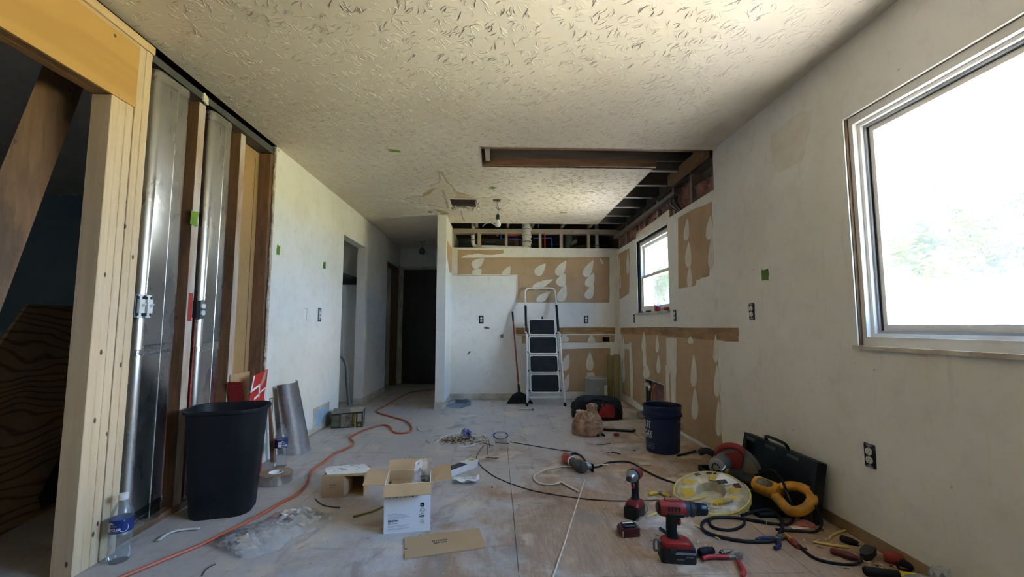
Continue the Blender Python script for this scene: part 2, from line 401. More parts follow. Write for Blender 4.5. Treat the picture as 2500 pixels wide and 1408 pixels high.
CARDIN = plain('cardboard_inside', (.50, .33, .18), .8, col2=(.45, .29, .15), scale=5)
INK = plain('black_print', (.02, .02, .025), .6); INKG = plain('grey_print', (.12, .11, .12), .6)
PRINTW = plain('white_print', (.82, .82, .82), .6)
PAPER = plain('white_paper', (.80, .80, .80), .7, col2=(.74, .74, .75))
BOXWHITE = plain('white_printed_carton', (.76, .76, .79), .55, col2=(.72, .72, .76), scale=4)
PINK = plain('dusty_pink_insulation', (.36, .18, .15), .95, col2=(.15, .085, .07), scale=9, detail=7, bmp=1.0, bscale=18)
def m_glass(name, t, veil):
    m, n, l, b = new_mat(name); n.remove(b); o = n['Material Output']
    tr = n.new('ShaderNodeBsdfTransparent'); tr.inputs[0].default_value = (*t, 1)
    tl = n.new('ShaderNodeBsdfTranslucent'); tl.inputs[0].default_value = (.85, .87, .85, 1)
    gl = n.new('ShaderNodeBsdfGlossy'); gl.inputs['Roughness'].default_value = .02
    fr = n.new('ShaderNodeFresnel'); fr.inputs[0].default_value = 1.45
    a = n.new('ShaderNodeMixShader'); c = n.new('ShaderNodeMixShader')
    dust = noise(n, l, coords(n, l), 3, 5, .6)
    l.new(math_(n, l, 'MULTIPLY', dust, veil*2), a.inputs[0]); l.new(tr.outputs[0], a.inputs[1]); l.new(tl.outputs[0], a.inputs[2])
    l.new(math_(n, l, 'MULTIPLY', fr.outputs[0], .6), c.inputs[0]); l.new(a.outputs[0], c.inputs[1]); l.new(gl.outputs[0], c.inputs[2])
    l.new(c.outputs[0], o.inputs[0]); return m
GLASS = m_glass('dusty_window_glass', (.82, .84, .84), .03)
GLASS2 = GLASS
# ------------------------------------------------------------------ the shell of the house
def holed(mb, axis, t0, t1, u0, u1, v0, v1, holes):
    """slab t0..t1 thick on `axis` ('x': u=Y, v=Z; 'y': u=X, v=Z; 'z': u=X, v=Y) with rectangular holes"""
    us = sorted(set([u0, u1]+[min(max(h[i], u0), u1) for h in holes for i in (0, 1)]))
    vs_ = sorted(set([v0, v1]+[min(max(h[i], v0), v1) for h in holes for i in (2, 3)]))
    for a, b in zip(us, us[1:]):
        run = None
        for c, d in list(zip(vs_, vs_[1:]))+[(None, None)]:
            solid = c is not None and not any(h[0]-1e-6 <= a and b <= h[1]+1e-6 and h[2]-1e-6 <= c and d <= h[3]+1e-6 for h in holes)
            if solid: run = (run[0], d) if run else (c, d)
            elif run:
                lo, hi = {'x': ((t0, a, run[0]), (t1, b, run[1])), 'y': ((a, t0, run[0]), (b, t1, run[1])), 'z': ((a, run[0], t0), (b, run[1], t1))}[axis]
                mb.box(lo, hi); run = None
    return mb

YREAR, XFAR = -2.6, -6.6
# floor: joist deck plus plywood sheets with open seams
floor = struct(MB().box((XFAR, YREAR, -.20), (XR+.12, 8.9, -.02)).build('floor', DARKVOID))
def sheets(x0, x1, y0, y1, ph):
    xs = [x0]; x = x0+ph
    while x < x1-.05: xs.append(x); x += 1.22
    xs.append(x1)
    for k, (a, b) in enumerate(zip(xs, xs[1:])):
        ys = [y0]; y = y0+(1.22 if k % 2 else 2.0)
        while y < y1-.05: ys.append(y); y += 2.44
        ys.append(y1)
        for c, d in zip(ys, ys[1:]):
            MB().box((a+.0012, c+.0012, -.0205), (b-.0012, d-.0012, 0)).build('plywood_sheet', FLOOR, floor)
sheets(XL, XR+.02, YREAR, 6.2, .62)
sheets(XL, -.70, 6.2, 8.0, .5)
sheets(XFAR, XL, YREAR, 4.8, .9)

# ceiling with the openings left by the torn-out soffit, the leak hole and the lamp hole
XC, YC = 1.412, 5.868
HF = (-.132, XR+.1, 3.312, 3.742); HR = (XC, XR+.1, 3.742, YB+.2); HB = (-.645, XC, YC, YB+.2)
hole_l = (-.535, -.215, 4.75, 5.10)
_a, _b = G(1203, 486, H), G(1222, 494, H); lamp_h = (_a.x, _b.x, _a.y, _b.y)
ceiling = struct(holed(MB(), 'z', H, H+.013, XL, XR+.02, YREAR, 8.0, [HF, HR, HB, hole_l, lamp_h, (-.645, XR+.2, YB-.01, 8.1)]).build('ceiling', CEIL))
struct(MB().box((XFAR, YREAR, H), (-1.86, 4.8, H+.013)).build('ceiling_side_room', CEIL))
# hand-stomped ridges of the ceiling finish : bursts of short curved strokes
def stomp(parent, x0, x1, y0, y1, holes, step, seed):
    import numpy as np
    R = np.random.default_rng(seed); gx = np.arange(x0, x1, step); gy = np.arange(y0, y1, step*.92)
    C = np.array([(x+(step/2 if j % 2 else 0), y) for j, y in enumerate(gy) for x in gx])+R.uniform(-.34, .34, (len(gx)*len(gy), 2))*step
    n = 17; c = np.repeat(C, n, 0); m = len(c)
    a = np.tile(np.arange(n)*2*np.pi/n, len(C))+R.uniform(-.28, .28, m); r0 = R.uniform(.012, .050, m); L = R.uniform(.022, .062, m); cv = R.uniform(-1.3, 1.3, m)
    hw = R.uniform(.0009, .0017, m); hh = R.uniform(.0020, .0038, m); K = 4
    pts = []
    for k in range(K):
        t = k/(K-1); rr = r0+L*t; aa = a+cv*t*t*.45; pts.append(c+np.stack((np.cos(aa)*rr, np.sin(aa)*rr), 1))
    pts = np.array(pts)                                                     # K, m, 2
    keep = (pts[:, :, 0].min(0) > x0+.004) & (pts[:, :, 0].max(0) < x1-.004) & (pts[:, :, 1].min(0) > y0) & (pts[:, :, 1].max(0) < y1) & (R.random(m) < .80)
    for h in holes:
        keep &= ~((pts[:, :, 0].max(0) > h[0]-.012) & (pts[:, :, 0].min(0) < h[1]+.012) & (pts[:, :, 1].max(0) > h[2]-.012) & (pts[:, :, 1].min(0) < h[3]+.012))
    pts = pts[:, keep]; hw = hw[keep]; hh = hh[keep]; m = pts.shape[1]; verts = np.zeros((m, K, 3, 3))
    for k in range(K):
        d = pts[min(k+1, K-1)]-pts[max(k-1, 0)]; d /= np.linalg.norm(d, axis=1)[:, None]+1e-9; nn = np.stack((-d[:, 1], d[:, 0]), 1)
        w = hw*(1.0 if 0 < k < K-1 else .35); z = hh*(1.0 if 0 < k < K-1 else .15)
        verts[:, k, 0, :2] = pts[k]+nn*w[:, None]; verts[:, k, 2, :2] = pts[k]-nn*w[:, None]; verts[:, k, 1, :2] = pts[k]
        verts[:, k, 0, 2] = H+.0002; verts[:, k, 2, 2] = H+.0002; verts[:, k, 1, 2] = H-z
    base = np.arange(m)*K*3; F = []
    for k in range(K-1):
        for e in (0, 1): F.append(np.stack((base+k*3+e, base+(k+1)*3+e, base+(k+1)*3+e+1, base+k*3+e+1), 1))
    F = np.concatenate(F); me = bpy.data.meshes.new('stomp_ridges')
    me.vertices.add(m*K*3); me.vertices.foreach_set('co', verts.reshape(-1).astype('f')); me.loops.add(F.size); me.loops.foreach_set('vertex_index', F.reshape(-1).astype('i'))
    me.polygons.add(len(F)); me.polygons.foreach_set('loop_start', (np.arange(len(F))*4).astype('i')); me.polygons.foreach_set('loop_total', np.full(len(F), 4, 'i'))
    me.update(calc_edges=True); me.materials.append(CEIL); o = bpy.data.objects.new('stomp_ridges', me); COL.objects.link(o); o.parent = parent; stuff(o)
stomp(ceiling, XL, XR, .9, 7.8, [HF, HR, HB, hole_l, lamp_h, (-.8, XR+.2, YB-.01, 8.1), (-.78, -.63, 5.4, 8)], .135, 5)
stomp(bpy.data.objects['ceiling_side_room'], -5.5, -1.87, 1.0, 4.74, [], .15, 6)
# deck above the joists and joists over the kitchen
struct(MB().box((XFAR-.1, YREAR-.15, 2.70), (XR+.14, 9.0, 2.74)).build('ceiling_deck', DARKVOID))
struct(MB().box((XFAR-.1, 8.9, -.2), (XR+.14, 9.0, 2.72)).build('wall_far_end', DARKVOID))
for i, y in enumerate((3.80, 4.21, 4.625, 5.03, 5.44, 5.84)):
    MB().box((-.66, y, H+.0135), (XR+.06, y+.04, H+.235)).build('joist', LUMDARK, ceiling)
    MB().box((XC-.02, y+.001, H+.006), (XR-.02, y+.039, H+.0134)).build('joist_edge', GREYDUSTLIT, ceiling)
# trimmers framing the long front opening
MB().box((-.132, 3.274, H+.002), (XR+.05, 3.312, H+.10)).build('trimmer', LUMX, ceiling)
MB().box((-.15, 3.33, H+.006), (XR+.05, 3.37, H+.05)).build('trimmer', LUMX, ceiling)
MB().box((-.132, 3.70, H+.004), (XC+.02, 3.741, H+.062)).build('trimmer', LUMX, ceiling)
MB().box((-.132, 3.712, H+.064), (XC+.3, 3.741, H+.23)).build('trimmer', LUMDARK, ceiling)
MB().box((-.17, 3.30, H+.002), (-.132, 3.75, H+.10)).build('trimmer', LUMY, ceiling)
MB().box((-.10, 3.37, H+.02), (-.06, 3.66, H+.10)).build('trimmer', LUMDUSTX, ceiling)
MB().box((-.6, 3.312, H+.24), (XR+.1, 3.75, H+.25)).build('deck_board', DARKVOID, ceiling)
# rim of torn paper round the openings
for lo, hi in (((-.14, 3.302, H-.003), (XR-.02, 3.312, H+.012)), ((-.142, 3.302, H-.003), (-.132, 3.752, H+.012)), ((-.132, 3.742, H-.003), (XC, 3.752, H+.012)),
               ((XC-.008, 3.742, H-.003), (XC, YC, H+.012)), ((-.645, YC-.008, H-.003), (XC, YC, H+.012))):
    MB().box(lo, hi).build('cut_edge', PAPEREDGE, ceiling)

# back wall (kitchen) : drywall up to the soffit line, studs above
_a, _b = WY(1471, 822, YB), WY(1489, 834, YB); cut_b = (_a.x, _b.x, _b.z, _a.z)
wall_back = struct(holed(MB(), 'y', YB, YB+.013, -.66, XR+.10, 0, 2.148, [cut_b]).build('wall_back', WALL))
for px in (1104.6, 1169, 1236, 1319, 1371, 1437):
    x = WY(px, 600, YB+.02).x
    MB().box((x-.019, YB+.018, .02), (x+.019, YB+.105, 2.40)).build('stud', LUMDUSTY, wall_back)
    MB().box((x-.019, YB+.0135, 2.148), (x+.019, YB+.0178, 2.40)).build('stud_edge', STUDFACE, wall_back)
for px in (1164, 1240, 1300, 1373, 1440):
    x = WY(px, 550, YB).x
    MB().box((x-.018, YC-.03, H+.02), (x+.018, YB+.1, H+.10)).build('lookout', LUMDUSTX, wall_back)
MB().box((-.66, YB+.012, 2.362), (XR+.06, YB+.11, 2.43)).build('top_plate', LUMDUSTX, wall_back)
MB().box((-.66, YB+.02, 2.10), (XR+.06, YB+.10, 2.145)).build('blocking', LUMDARK, wall_back)
# the dark room behind
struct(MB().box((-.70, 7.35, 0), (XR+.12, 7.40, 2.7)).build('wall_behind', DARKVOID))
struct(MB().box((-.62, 6.95, 2.0), (.48, 6.97, 2.44)).build('wall_behind_panel', plain('grey_dusty_panel', (.34, .32, .29), .9)))
struct(MB().box((.55, 6.85, 2.0), (1.72, 6.87, 2.27)).build('wall_behind_panel.001', MATS['grey_dusty_panel']))

# hall : wing wall, end wall with door, hall side
wing = struct(MB().box((-.76, 5.45, 0), (-.645, 8.0, H)).build('wall_wing', WALL))
MB().box((-.764, 5.444, 0), (-.641, 5.452, .085)).build('corner_block', TRIMW, wing)
MB().box((-.643, 5.45, .004), (-.633, YB, .085)).build('base_board', TRIMW, wing)
wall_hall_end = struct(holed(MB(), 'y', 7.80, 7.87, XL-.01, -.70, 0, H, [(-1.69, -.78, 0, 2.045)]).build('wall_hall_end', WALL))
struct(MB().box((-1.75, 7.78, 0), (-.76, 7.87, .008)).build('trim_1', plain('dark_threshold', (.12, .10, .09), .6)))
d1 = struct(MB().box((-1.69, 7.835, .01), (-.775, 7.862, 2.04)).build('door_1', plain('dark_brown_door', (.030, .021, .017), .6, col2=(.038, .026, .02), stretch=(1, 1, .1))))
MB().cyl((-1.62, 7.834, .98), (-1.62, 7.79, .98), .012).cyl((-1.62, 7.80, .98), (-1.62, 7.76, .98), .026, .022).build('door_knob', BLACKP, d1, True)
for lo, hi in (((-1.735, 7.785, 0), (-1.69, 7.80, 2.09)), ((-1.735, 7.785, 2.045), (-.765, 7.80, 2.085))):
    MB().box(lo, hi).build('casing', TRIMW, wall_hall_end)

# left wall : solid past the stud bay, with two openings
OP1 = (4.915, 5.76, -.1, 2.062); OP2 = (6.88, 7.66, -.1, 2.055)
BOXH = {}
for _n, _x, _y, _w, _h in (('switch', 780, 768, .050, .112), ('low', 661, 990, .042, .104)):
    _c = WX(_x, _y, XL); BOXH[_n] = (_c.y-_w/2, _c.y+_w/2, _c.z-_h/2, _c.z+_h/2)
wall_left = struct(holed(MB(), 'x', XL-.115, XL, 3.372, 8.0, 0, H, [OP1, OP2]+list(BOXH.values())).build('wall_left', WALL))
for lo, hi in (((XL, 5.76, .004), (XL+.010, 6.86, .085)), ((XL-.115, 5.75, .004), (XL+.010, 5.762, .085)), ((XL, 3.62, .004), (XL+.008, 4.90, .055))):
    MB().box(lo, hi).build('base_board', TRIMW, wall_left)
for y in (OP2[0]+.004, OP2[1]-.03):
    MB().box((XL-.118, y, 0), (XL+.002, y+.022, 2.05)).build('door_jamb', wood('bare_jamb', (.26, .14, .07), (.17, .085, .045), 'z'), wall_left)
MB().box((XL-.118, OP2[0], 2.03), (XL+.002, OP2[1], 2.056)).build('door_jamb', MATS['bare_jamb'], wall_left)
MB().box((XL, OP2[1]-.006, 0), (XL+.012, OP2[1]+.05, 2.10)).build('casing', TRIMW, wall_left)
# ragged edge of the cut drywall at the open stud bay
rag = [(3.372, 0.0)]; rnd = random.Random(3)
z = 0.0
while z < 2.40:
    rag.append((3.372-rnd.uniform(.004, .030), z)); z += rnd.uniform(.02, .06)
rag += [(3.36, 2.43), (3.378, 2.43), (3.378, 0.0)]
MB().prism(rag, XL-.012, XL-.001, 'x').build('broken_edge', PAPEREDGE, wall_left)
MB().box((XL-.06, 3.385, 2.41), (XL+.0015, 3.40, 2.43)).build('corner_chip', PAPEREDGE, wall_left)
# open stud bay : studs, backing board and top plate
def stud(y0, y1, z1=2.345, mat=STUDOLD, face=STUDFACE):
    MB().box((XL-.105, y0, .038), (XL-.0185, y1, z1)).build('stud', mat, wall_left)
    if face: MB().box((XL-.0184, y0, .038), (XL-.016, y1, z1)).build('stud_edge', face, wall_left)
stud(2.508, 2.562); stud(2.925, 2.978); stud(3.318, 3.366, 2.36, STUDOLD, None)
MB().box((XL-.112, 2.10, 0), (XL-.016, 3.37, .036)).build('bottom_plate', LUMY, wall_left)
MB().box((XL-.118, 2.10, .036), (XL-.107, 2.90, 2.36)).build('backing_board', KRAFT, wall_left)
MB().box((XL-.118, 2.90, .036), (XL-.107, 3.372, 2.36)).build('backing_board', KRAFT, wall_left)
MB().box((XL-.1065, 3.265, .04), (XL-.1055, 3.272, 2.3)).build('board_joint', LUMDARKY, wall_left)
MB().box((XL-.115, 2.115, 2.38), (XL-.028, 3.37, 2.42)).build('top_plate', LUMDARKY, wall_left)
MB().prism([(2.12, 2.372), (3.372, 2.372), (3.372, 2.425), (2.12, 2.405)], XL-.026, XL-.020, 'x').build('metal_flashing', BLACKIRON, wall_left)
MB().prism(blob([(2.53, 2.36), (2.57, 2.355), (2.575, 2.40), (2.535, 2.42)], 5, .006), XL-.02, XL-.010, 'x').build('foam_dab', plain('old_foam', (.72, .68, .52), .9), wall_left)

# side room beyond the opening
struct(holed(MB(), 'y', 4.76, 4.82, XFAR, XL-.1, 0, 2.72, [(-4.52, -3.6, 0, 2.04)]).build('wall_side_room', WALLBLUE))
struct(MB().box((-4.6, 5.6, 0), (-3.4, 5.63, 2.3)).build('wall_side_passage', WALLBLUE))
struct(MB().box((XFAR-.1, YREAR-.15, -.2), (XFAR, 9.0, 2.72)).build('wall_side_far', WALLBLUE))
# closet behind the first opening, and the space behind the second one
CLOS = WALL
struct(MB().box((-2.75, 4.80, 0), (-2.70, 6.1, H)).box((-2.75, 4.82, 0), (XL-.115, 4.86, H)).box((-2.75, 6.02, 0), (XL-.115, 6.06, H)).box((-2.75, 4.8, 2.40), (XL-.115, 6.06, 2.44)).build('wall_closet', CLOS))
struct(MB().box((-2.9, 6.4, 0), (-2.85, 8.0, H)).box((-2.9, 7.68, 0), (XL-.115, 7.74, H)).box((-2.9, 6.4, 0), (XL-.115, 6.46, H)).box((-2.9, 6.4, 2.40), (XL-.115, 8.0, 2.44)).build('wall_stair', CLOS))
sheets(-2.9, XL-.0, 4.82, 8.0, .9)
# rear of the house : closed wall behind the camera
struct(holed(MB(), 'y', YREAR-.15, YREAR, XFAR, XR+.13, -.2, 2.72, []).build('wall_rear', WALL))

# right (outside) wall : drywall skin with window openings, soffit gap and the cut-out near the floor
BW = (.30, 2.035, .925, 2.062); SW = (4.295, 5.255, 1.180, 2.065)
GAP = (3.325, 6.3, 2.118, 3.0); LOWH = (4.50, 5.10, -.1, .405)
wall_right = struct(holed(MB(), 'x', XR, XR+.013, YREAR, YB+.013, 0, H, [BW, SW, GAP, LOWH]).build('wall_right', WALLR))
sheath = plain('wood_sheathing', (.24, .18, .13), .9)
wall_right_outer = struct(holed(MB(), 'x', XR+.105, XR+.14, YREAR-.15, 8.9, -.2, 2.72, [BW, SW]).build('wall_right_outer', sheath))
for y in (3.335, 3.74, 4.13, 4.56, 4.97, 5.30, 5.70, 6.05):
    MB().box((XR+.014, y, 2.07), (XR+.104, y+.038, 2.44)).build('stud', wood('dusty_cavity_stud', (.38, .31, .25), (.24, .18, .14), 'z', dirt=.4), wall_right)
MB().box((XR+.014, 3.33, 2.40), (XR+.104, 6.15, 2.44)).build('top_plate', LUMDARKY, wall_right)
MB().box((XR-.045, 3.99, 2.285), (XR+.012, 6.13, 2.325)).build('ledger', wood('dusty_ledger', (.27, .22, .18), (.17, .13, .1), 'y'), wall_right)
MB().box((XR-.075, 3.32, 2.385), (XR-.030, 4.06, H+.05)).build('nailer', wood('nailer_lumber', (.38, .215, .10), (.25, .13, .06), 'y'), wall_right)
MB().box((XR+.014, 4.25, 2.075), (XR+.075, 5.30, 2.20)).build('window_header', wood('window_header_lumber', (.56, .34, .10), (.42, .23, .07), 'y'), wall_right)
MB().prism([(4.24, 2.118), (5.28, 2.118), (5.28, 2.165), (4.24, 2.205)], XR+.002, XR+.0135, 'x').build('drywall_scrap', MUD, wall_right)
# insulation batts in the soffit gap (one per stud bay)
def batt(y0, y1, z0, z1, seed, x=XR+.085):
    rnd = random.Random(seed); ny, nz = 14, 8; vs_ = []; fs = []
    for i in range(ny):
        for j in range(nz):
            e = 1 if 0 < i < ny-1 and 0 < j < nz-1 else 0
            vs_.append((x-e*rnd.uniform(.02, .075), y0+(y1-y0)*i/(ny-1), z0+(z1-z0)*j/(nz-1)+(rnd.uniform(-.03, .02) if j == nz-1 else 0)))
    for i in range(ny-1):
        for j in range(nz-1): fs.append((i*nz+j, (i+1)*nz+j, (i+1)*nz+j+1, i*nz+j+1))
    mb = MB(); mb.add(vs_, fs)
    return mb
ys = (3.335, 3.74, 4.13, 4.56, 4.97, 5.30, 5.70, 6.05)
for i, (a, b) in enumerate(zip(ys, ys[1:])):
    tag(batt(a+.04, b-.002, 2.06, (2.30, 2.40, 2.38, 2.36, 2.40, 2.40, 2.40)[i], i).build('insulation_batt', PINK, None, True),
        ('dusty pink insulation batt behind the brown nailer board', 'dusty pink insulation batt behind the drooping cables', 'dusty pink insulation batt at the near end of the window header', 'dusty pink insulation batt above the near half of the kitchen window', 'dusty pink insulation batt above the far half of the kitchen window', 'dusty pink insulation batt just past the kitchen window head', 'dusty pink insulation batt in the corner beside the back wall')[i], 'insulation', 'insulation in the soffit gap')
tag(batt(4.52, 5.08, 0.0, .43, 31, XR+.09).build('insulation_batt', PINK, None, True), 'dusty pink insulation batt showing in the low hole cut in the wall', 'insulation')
MB().box((XR+.016, 4.50, 0), (XR+.10, 4.535, .41)).build('stud', LUMDUSTY, wall_right)
MB().box((XR+.016, 5.07, 0), (XR+.10, 5.10, .41)).build('stud', STUDOLD, wall_right)
MB().box((XR-.004, 4.36, .0), (XR-.0005, 4.44, .62)).build('paper_strip', MUD, wall_right)
# base of the right wall
MB().box((XR-.008, 1.45, 0), (XR-.0005, 2.35, .055)).build('base_strip', plain('bare_base_strip', (.33, .225, .125), .8), wall_right)
MB().box((XR-.004, 2.35, 0), (XR-.0005, 3.33, .02)).build('base_strip', MATS['bare_base_strip'], wall_right)
bb = MB().box((-.63, YB-.012, .004), (.46, YB, .078)).build('baseboard_back', TRIMW); struct(bb)

# ------------------------------------------------------------------ windows
def window_big():
    w = struct(MB().box((XR+.02, BW[1]-.03, BW[2]), (XR+.10, BW[1]-.002, BW[3])).box((XR+.02, BW[0]+.002, BW[2]), (XR+.10, BW[0]+.03, BW[3]))
               .box((XR+.02, BW[0]+.03, BW[3]-.04), (XR+.10, BW[1]-.03, BW[3]-.002)).box((XR+.02, BW[0]+.03, BW[2]+.002), (XR+.10, BW[1]-.03, BW[2]+.045)).build('window_1', WHITEVINYL))
    y0, y1, z0, z1 = BW[0]+.03, BW[1]-.03, BW[2]+.045, BW[3]-.04
    # stepped stops
    for k, (x0, x1, e) in enumerate(((.045, .10, .016), (.062, .10, .026))):
        MB().box((XR+x0, y1-e, z0), (XR+x1, y1, z1)).box((XR+x0, y0, z0), (XR+x1, y0+e, z1)).box((XR+x0, y0+e, z1-e), (XR+x1, y1-e, z1)).box((XR+x0, y0+e, z0), (XR+x1, y1-e, z0+e)).build('stop', (WHITEVINYL, GREYVINYL)[k], w)
    a, b, c, d = y0+.026, y1-.026, z0+.026, z1-.026
    s = MB().box((XR+.074, b-.03, c), (XR+.10, b, d)).box((XR+.074, a, c), (XR+.10, a+.03, d)).box((XR+.074, a+.03, d-.03), (XR+.10, b-.03, d)).box((XR+.074, a+.03, c), (XR+.10, b-.03, c+.03)).build('sash', WHITEVINYL, w)
    MB().box((XR+.070, b-.008, c+.004), (XR+.0735, b-.002, d-.004)).build('gap_strip', BLACKGAP, s)
    MB().box((XR+.0735, a+.006, d-.006), (XR+.0738, b-.006, d-.003)).build('gap_strip', BLACKGAP, s)
    MB().box((XR+.086, a+.028, c+.028), (XR+.089, b-.028, d-.028)).build('pane', GLASS, s)
    MB().box((XR-.012, BW[0]-.02, BW[2]-.016), (XR+.025, BW[1]+.025, BW[2]+.002)).build('window_sill', TRIMW, w)
    MB().box((XR+.0005, BW[1]-.0015, BW[2]), (XR+.10, BW[1]+.004, BW[3])).build('reveal', WALLR, w)
    # thin dark joint and corner bead at the edge of the opening
    MB().box((XR-.003, BW[1]-.001, BW[2]+.01), (XR+.02, BW[1]+.022, BW[3]+.004)).build('corner_bead', WALL, w)
    MB().box((XR+.004, BW[1]-.0065, BW[2]+.004), (XR+.021, BW[1]-.001, BW[3]-.002)).build('joint', plain('brown_joint', (.16, .10, .06), .9), w)
window_big()
def window_small():
    y0, y1, z0, z1 = SW
    w = struct(MB().box((XR-.004, y1, z0-.01), (XR+.05, y1+.016, z1+.012)).box((XR-.004, y0-.012, z1), (XR+.05, y1, z1+.012)).build('window_2', WHITEVINYL))
    MB().box((XR+.012, y1-.022, z0), (XR+.05, y1, z1)).box((XR+.012, y0, z1-.018), (XR+.05, y1-.022, z1)).build('joint', BLACKGAP, w)
    MB().box((XR-.03, y0-.02, z0-.022), (XR+.09, y1+.02, z0)).build('window_sill', TRIMW, w)
    f = MB().box((XR+.03, y1-.055, z0), (XR+.10, y1-.022, z1-.018)).box((XR+.03, y0, z0), (XR+.10, y0+.03, z1)).box((XR+.03, y0+.03, z1-.062), (XR+.10, y1-.055, z1-.018)).box((XR+.03, y0+.03, z0), (XR+.10, y1-.055, z0+.03)).build('window_frame', WHITEVINYL, w)
    a, b = y0+.03, y1-.055; mid = 1.60
    for k, (c, d, x) in enumerate(((z0+.03, mid+.03, .04), (mid-.01, z1-.062, .066))):
        s = MB().box((XR+x, b-.04, c), (XR+x+.024, b, d)).box((XR+x, a, c), (XR+x+.024, a+.04, d)).box((XR+x, a+.04, d-.034), (XR+x+.024, b-.04, d)).box((XR+x, a+.04, c), (XR+x+.024, b-.04, c+.045)).build('sash', WHITEVINYL, w)
        MB().box((XR+x+.011, a+.038, c+.043), (XR+x+.013, b-.038, d-.032)).build('pane', GLASS2, s)
        MB().box((XR+x-.003, b-.036, d-.10), (XR+x, b-.030, d-.03)).build('latch', BLACKP, s)
window_small()

# ------------------------------------------------------------------ bare-paper areas, joint compound, glue bands (skins a millimetre or so proud)
_d = [0]
def skin_back(name, pts, mat, t=.0012, rough=.004, k=4, px=True, parent=None):
    _d[0] += 1; t += (_d[0] % 7)*.00006
    P = [((WY(x, y, YB).x, WY(x, y, YB).z) if px else (x, y)) for x, y in pts]
    if rough: P = blob(P, _d[0], rough, k)
    return MB().prism(P, YB-t, YB-.00005, 'y').build(name, mat, parent or wall_back)
def skin_right(name, pts, mat, t=.0012, rough=.004, k=4, px=True):
    _d[0] += 1; t += (_d[0] % 7)*.00006
    P = [((WX(x, y, XR).y, WX(x, y, XR).z) if px else (x, y)) for x, y in pts]
    if rough: P = blob(P, _d[0], rough, k)
    return MB().prism(P, XR-t, XR-.00005, 'x').build(name, mat, wall_right)
def tear(cx, cy, w, h, ang, n=14):                   # teardrop outline in pixels
    out = []
    for i in range(n):
        a = 2*PI*i/n; s = (1-math.cos(a))/2          # s=0 at the tip
        x = math.sin(a)*w*(0.25+.75*s)*.62; y = -math.cos(a)*h*.5
        out.append((cx+x*math.cos(ang)-y*math.sin(ang), cy+x*math.sin(ang)+y*math.cos(ang)))
    return out
# back wall, upper band
skin_back('bare_paper', [(1114, 629), (1262, 628), (1488, 628), (1488, 738), (1260, 738), (1260, 673), (1116, 673)], BAREPAPER, .0010)
skin_back('bare_paper', [(1112, 609), (1228, 610), (1231, 616), (1222, 620), (1190, 622), (1166, 619), (1140, 622), (1118, 631)], BAREPAPER, .0011)
for cx, cy, w, h, a in ((1168, 641, 26, 36, .95), (1166, 665, 27, 26, .8), (1238, 663, 22, 32, .5), (1320, 657, 25, 37, .72), (1371, 654, 26, 42, .55), (1372, 683, 28, 34, .45), (1374, 715, 26, 44, .35), (1325, 693, 20, 56, 1.15), (1328, 724, 22, 44, .9),
                        (1438, 655, 24, 46, .5), (1442, 683, 25, 38, .42), (1441, 712, 24, 38, .45), (1468, 637, 6, 18, -.5)):
    pts = [(x, min(y, 672)) if x < 1258 else (x, min(y, 737)) for x, y in tear(cx, cy, w, h, a)]
    skin_back('compound_patch', pts, MUD, .0020, .002, 2)
# brown glue band and patches below on the back wall
skin_back('glue_band', [(1258, 800), (1502, 799), (1502, 815), (1260, 815)], GLUEBAND, .0010)
for q_ in ([(1366, 818), (1470.5, 818), (1470.5, 836), (1366, 836)], [(1489.5, 818), (1500, 818), (1500, 835), (1489.5, 835)], [(1470.5, 818), (1489.5, 818), (1489.5, 821.5), (1470.5, 821.5)], [(1470.5, 834.5), (1489.5, 834.5), (1489.5, 836), (1470.5, 836)]):
    skin_back('bare_paper', q_, BAREPAPER, .0010, 0)
skin_back('bare_paper', [(1368, 852), (1490, 849), (1492, 900), (1490, 955), (1366, 957)], BAREPAPER, .0010)
skin_back('bare_paper', [(1262, 818), (1283, 818), (1283, 838), (1274, 838), (1274, 820)], BAREPAPER, .0010)
for cx, cy, w, h, a in ((1444, 828, 22, 22, 0), (1440, 882, 22, 46, 0), (1382, 884, 24, 42, .3), (1382, 935, 20, 48, .3), (1444, 916, 26, 18, .8), (1378, 825, 26, 20, 0)):
    skin_back('compound_patch', tear(cx, cy, w, h, a), MUD, .0020, .002, 2)
for pts in ([(1181, 798), (1187, 797), (1196, 800), (1194, 803), (1184, 803)], [(1221, 816), (1229, 815), (1229, 824), (1222, 825)], [(1140, 867), (1145, 857), (1150, 858), (1146, 863)]):
    skin_back('gouge', pts, plain('gouged_paper', (.22, .155, .10), .9), .0022, .001, 2)
MB().box((.285, YB-.004, 1.36), (.30, YB, 1.758)).box((-.63, YB-.004, 1.745), (.30, YB, 1.758)).build('paint_ridge', MUD, wall_back)
MB().box((XR-.05, YB-.004, 0), (XR, YB-.0005, 2.14)).build('corner_tape', MUD, wall_back)
MB().box((-.645, YB-.004, 1.75), (-.56, YB-.0005, 2.13)).build('corner_tape', MUD, wall_back)
MB().box((XR-.004, YB-.10, 0), (XR-.0005, YB-.004, 2.10)).build('corner_tape', MUD, wall_right)
MB().prism([(5.5, 2.13), (6.15, 2.13), (6.15, 1.78), (5.9, 1.75), (5.6, 1.9)], -.645, -.6438, 'x').build('bare_paper', BAREPAPER, wing)
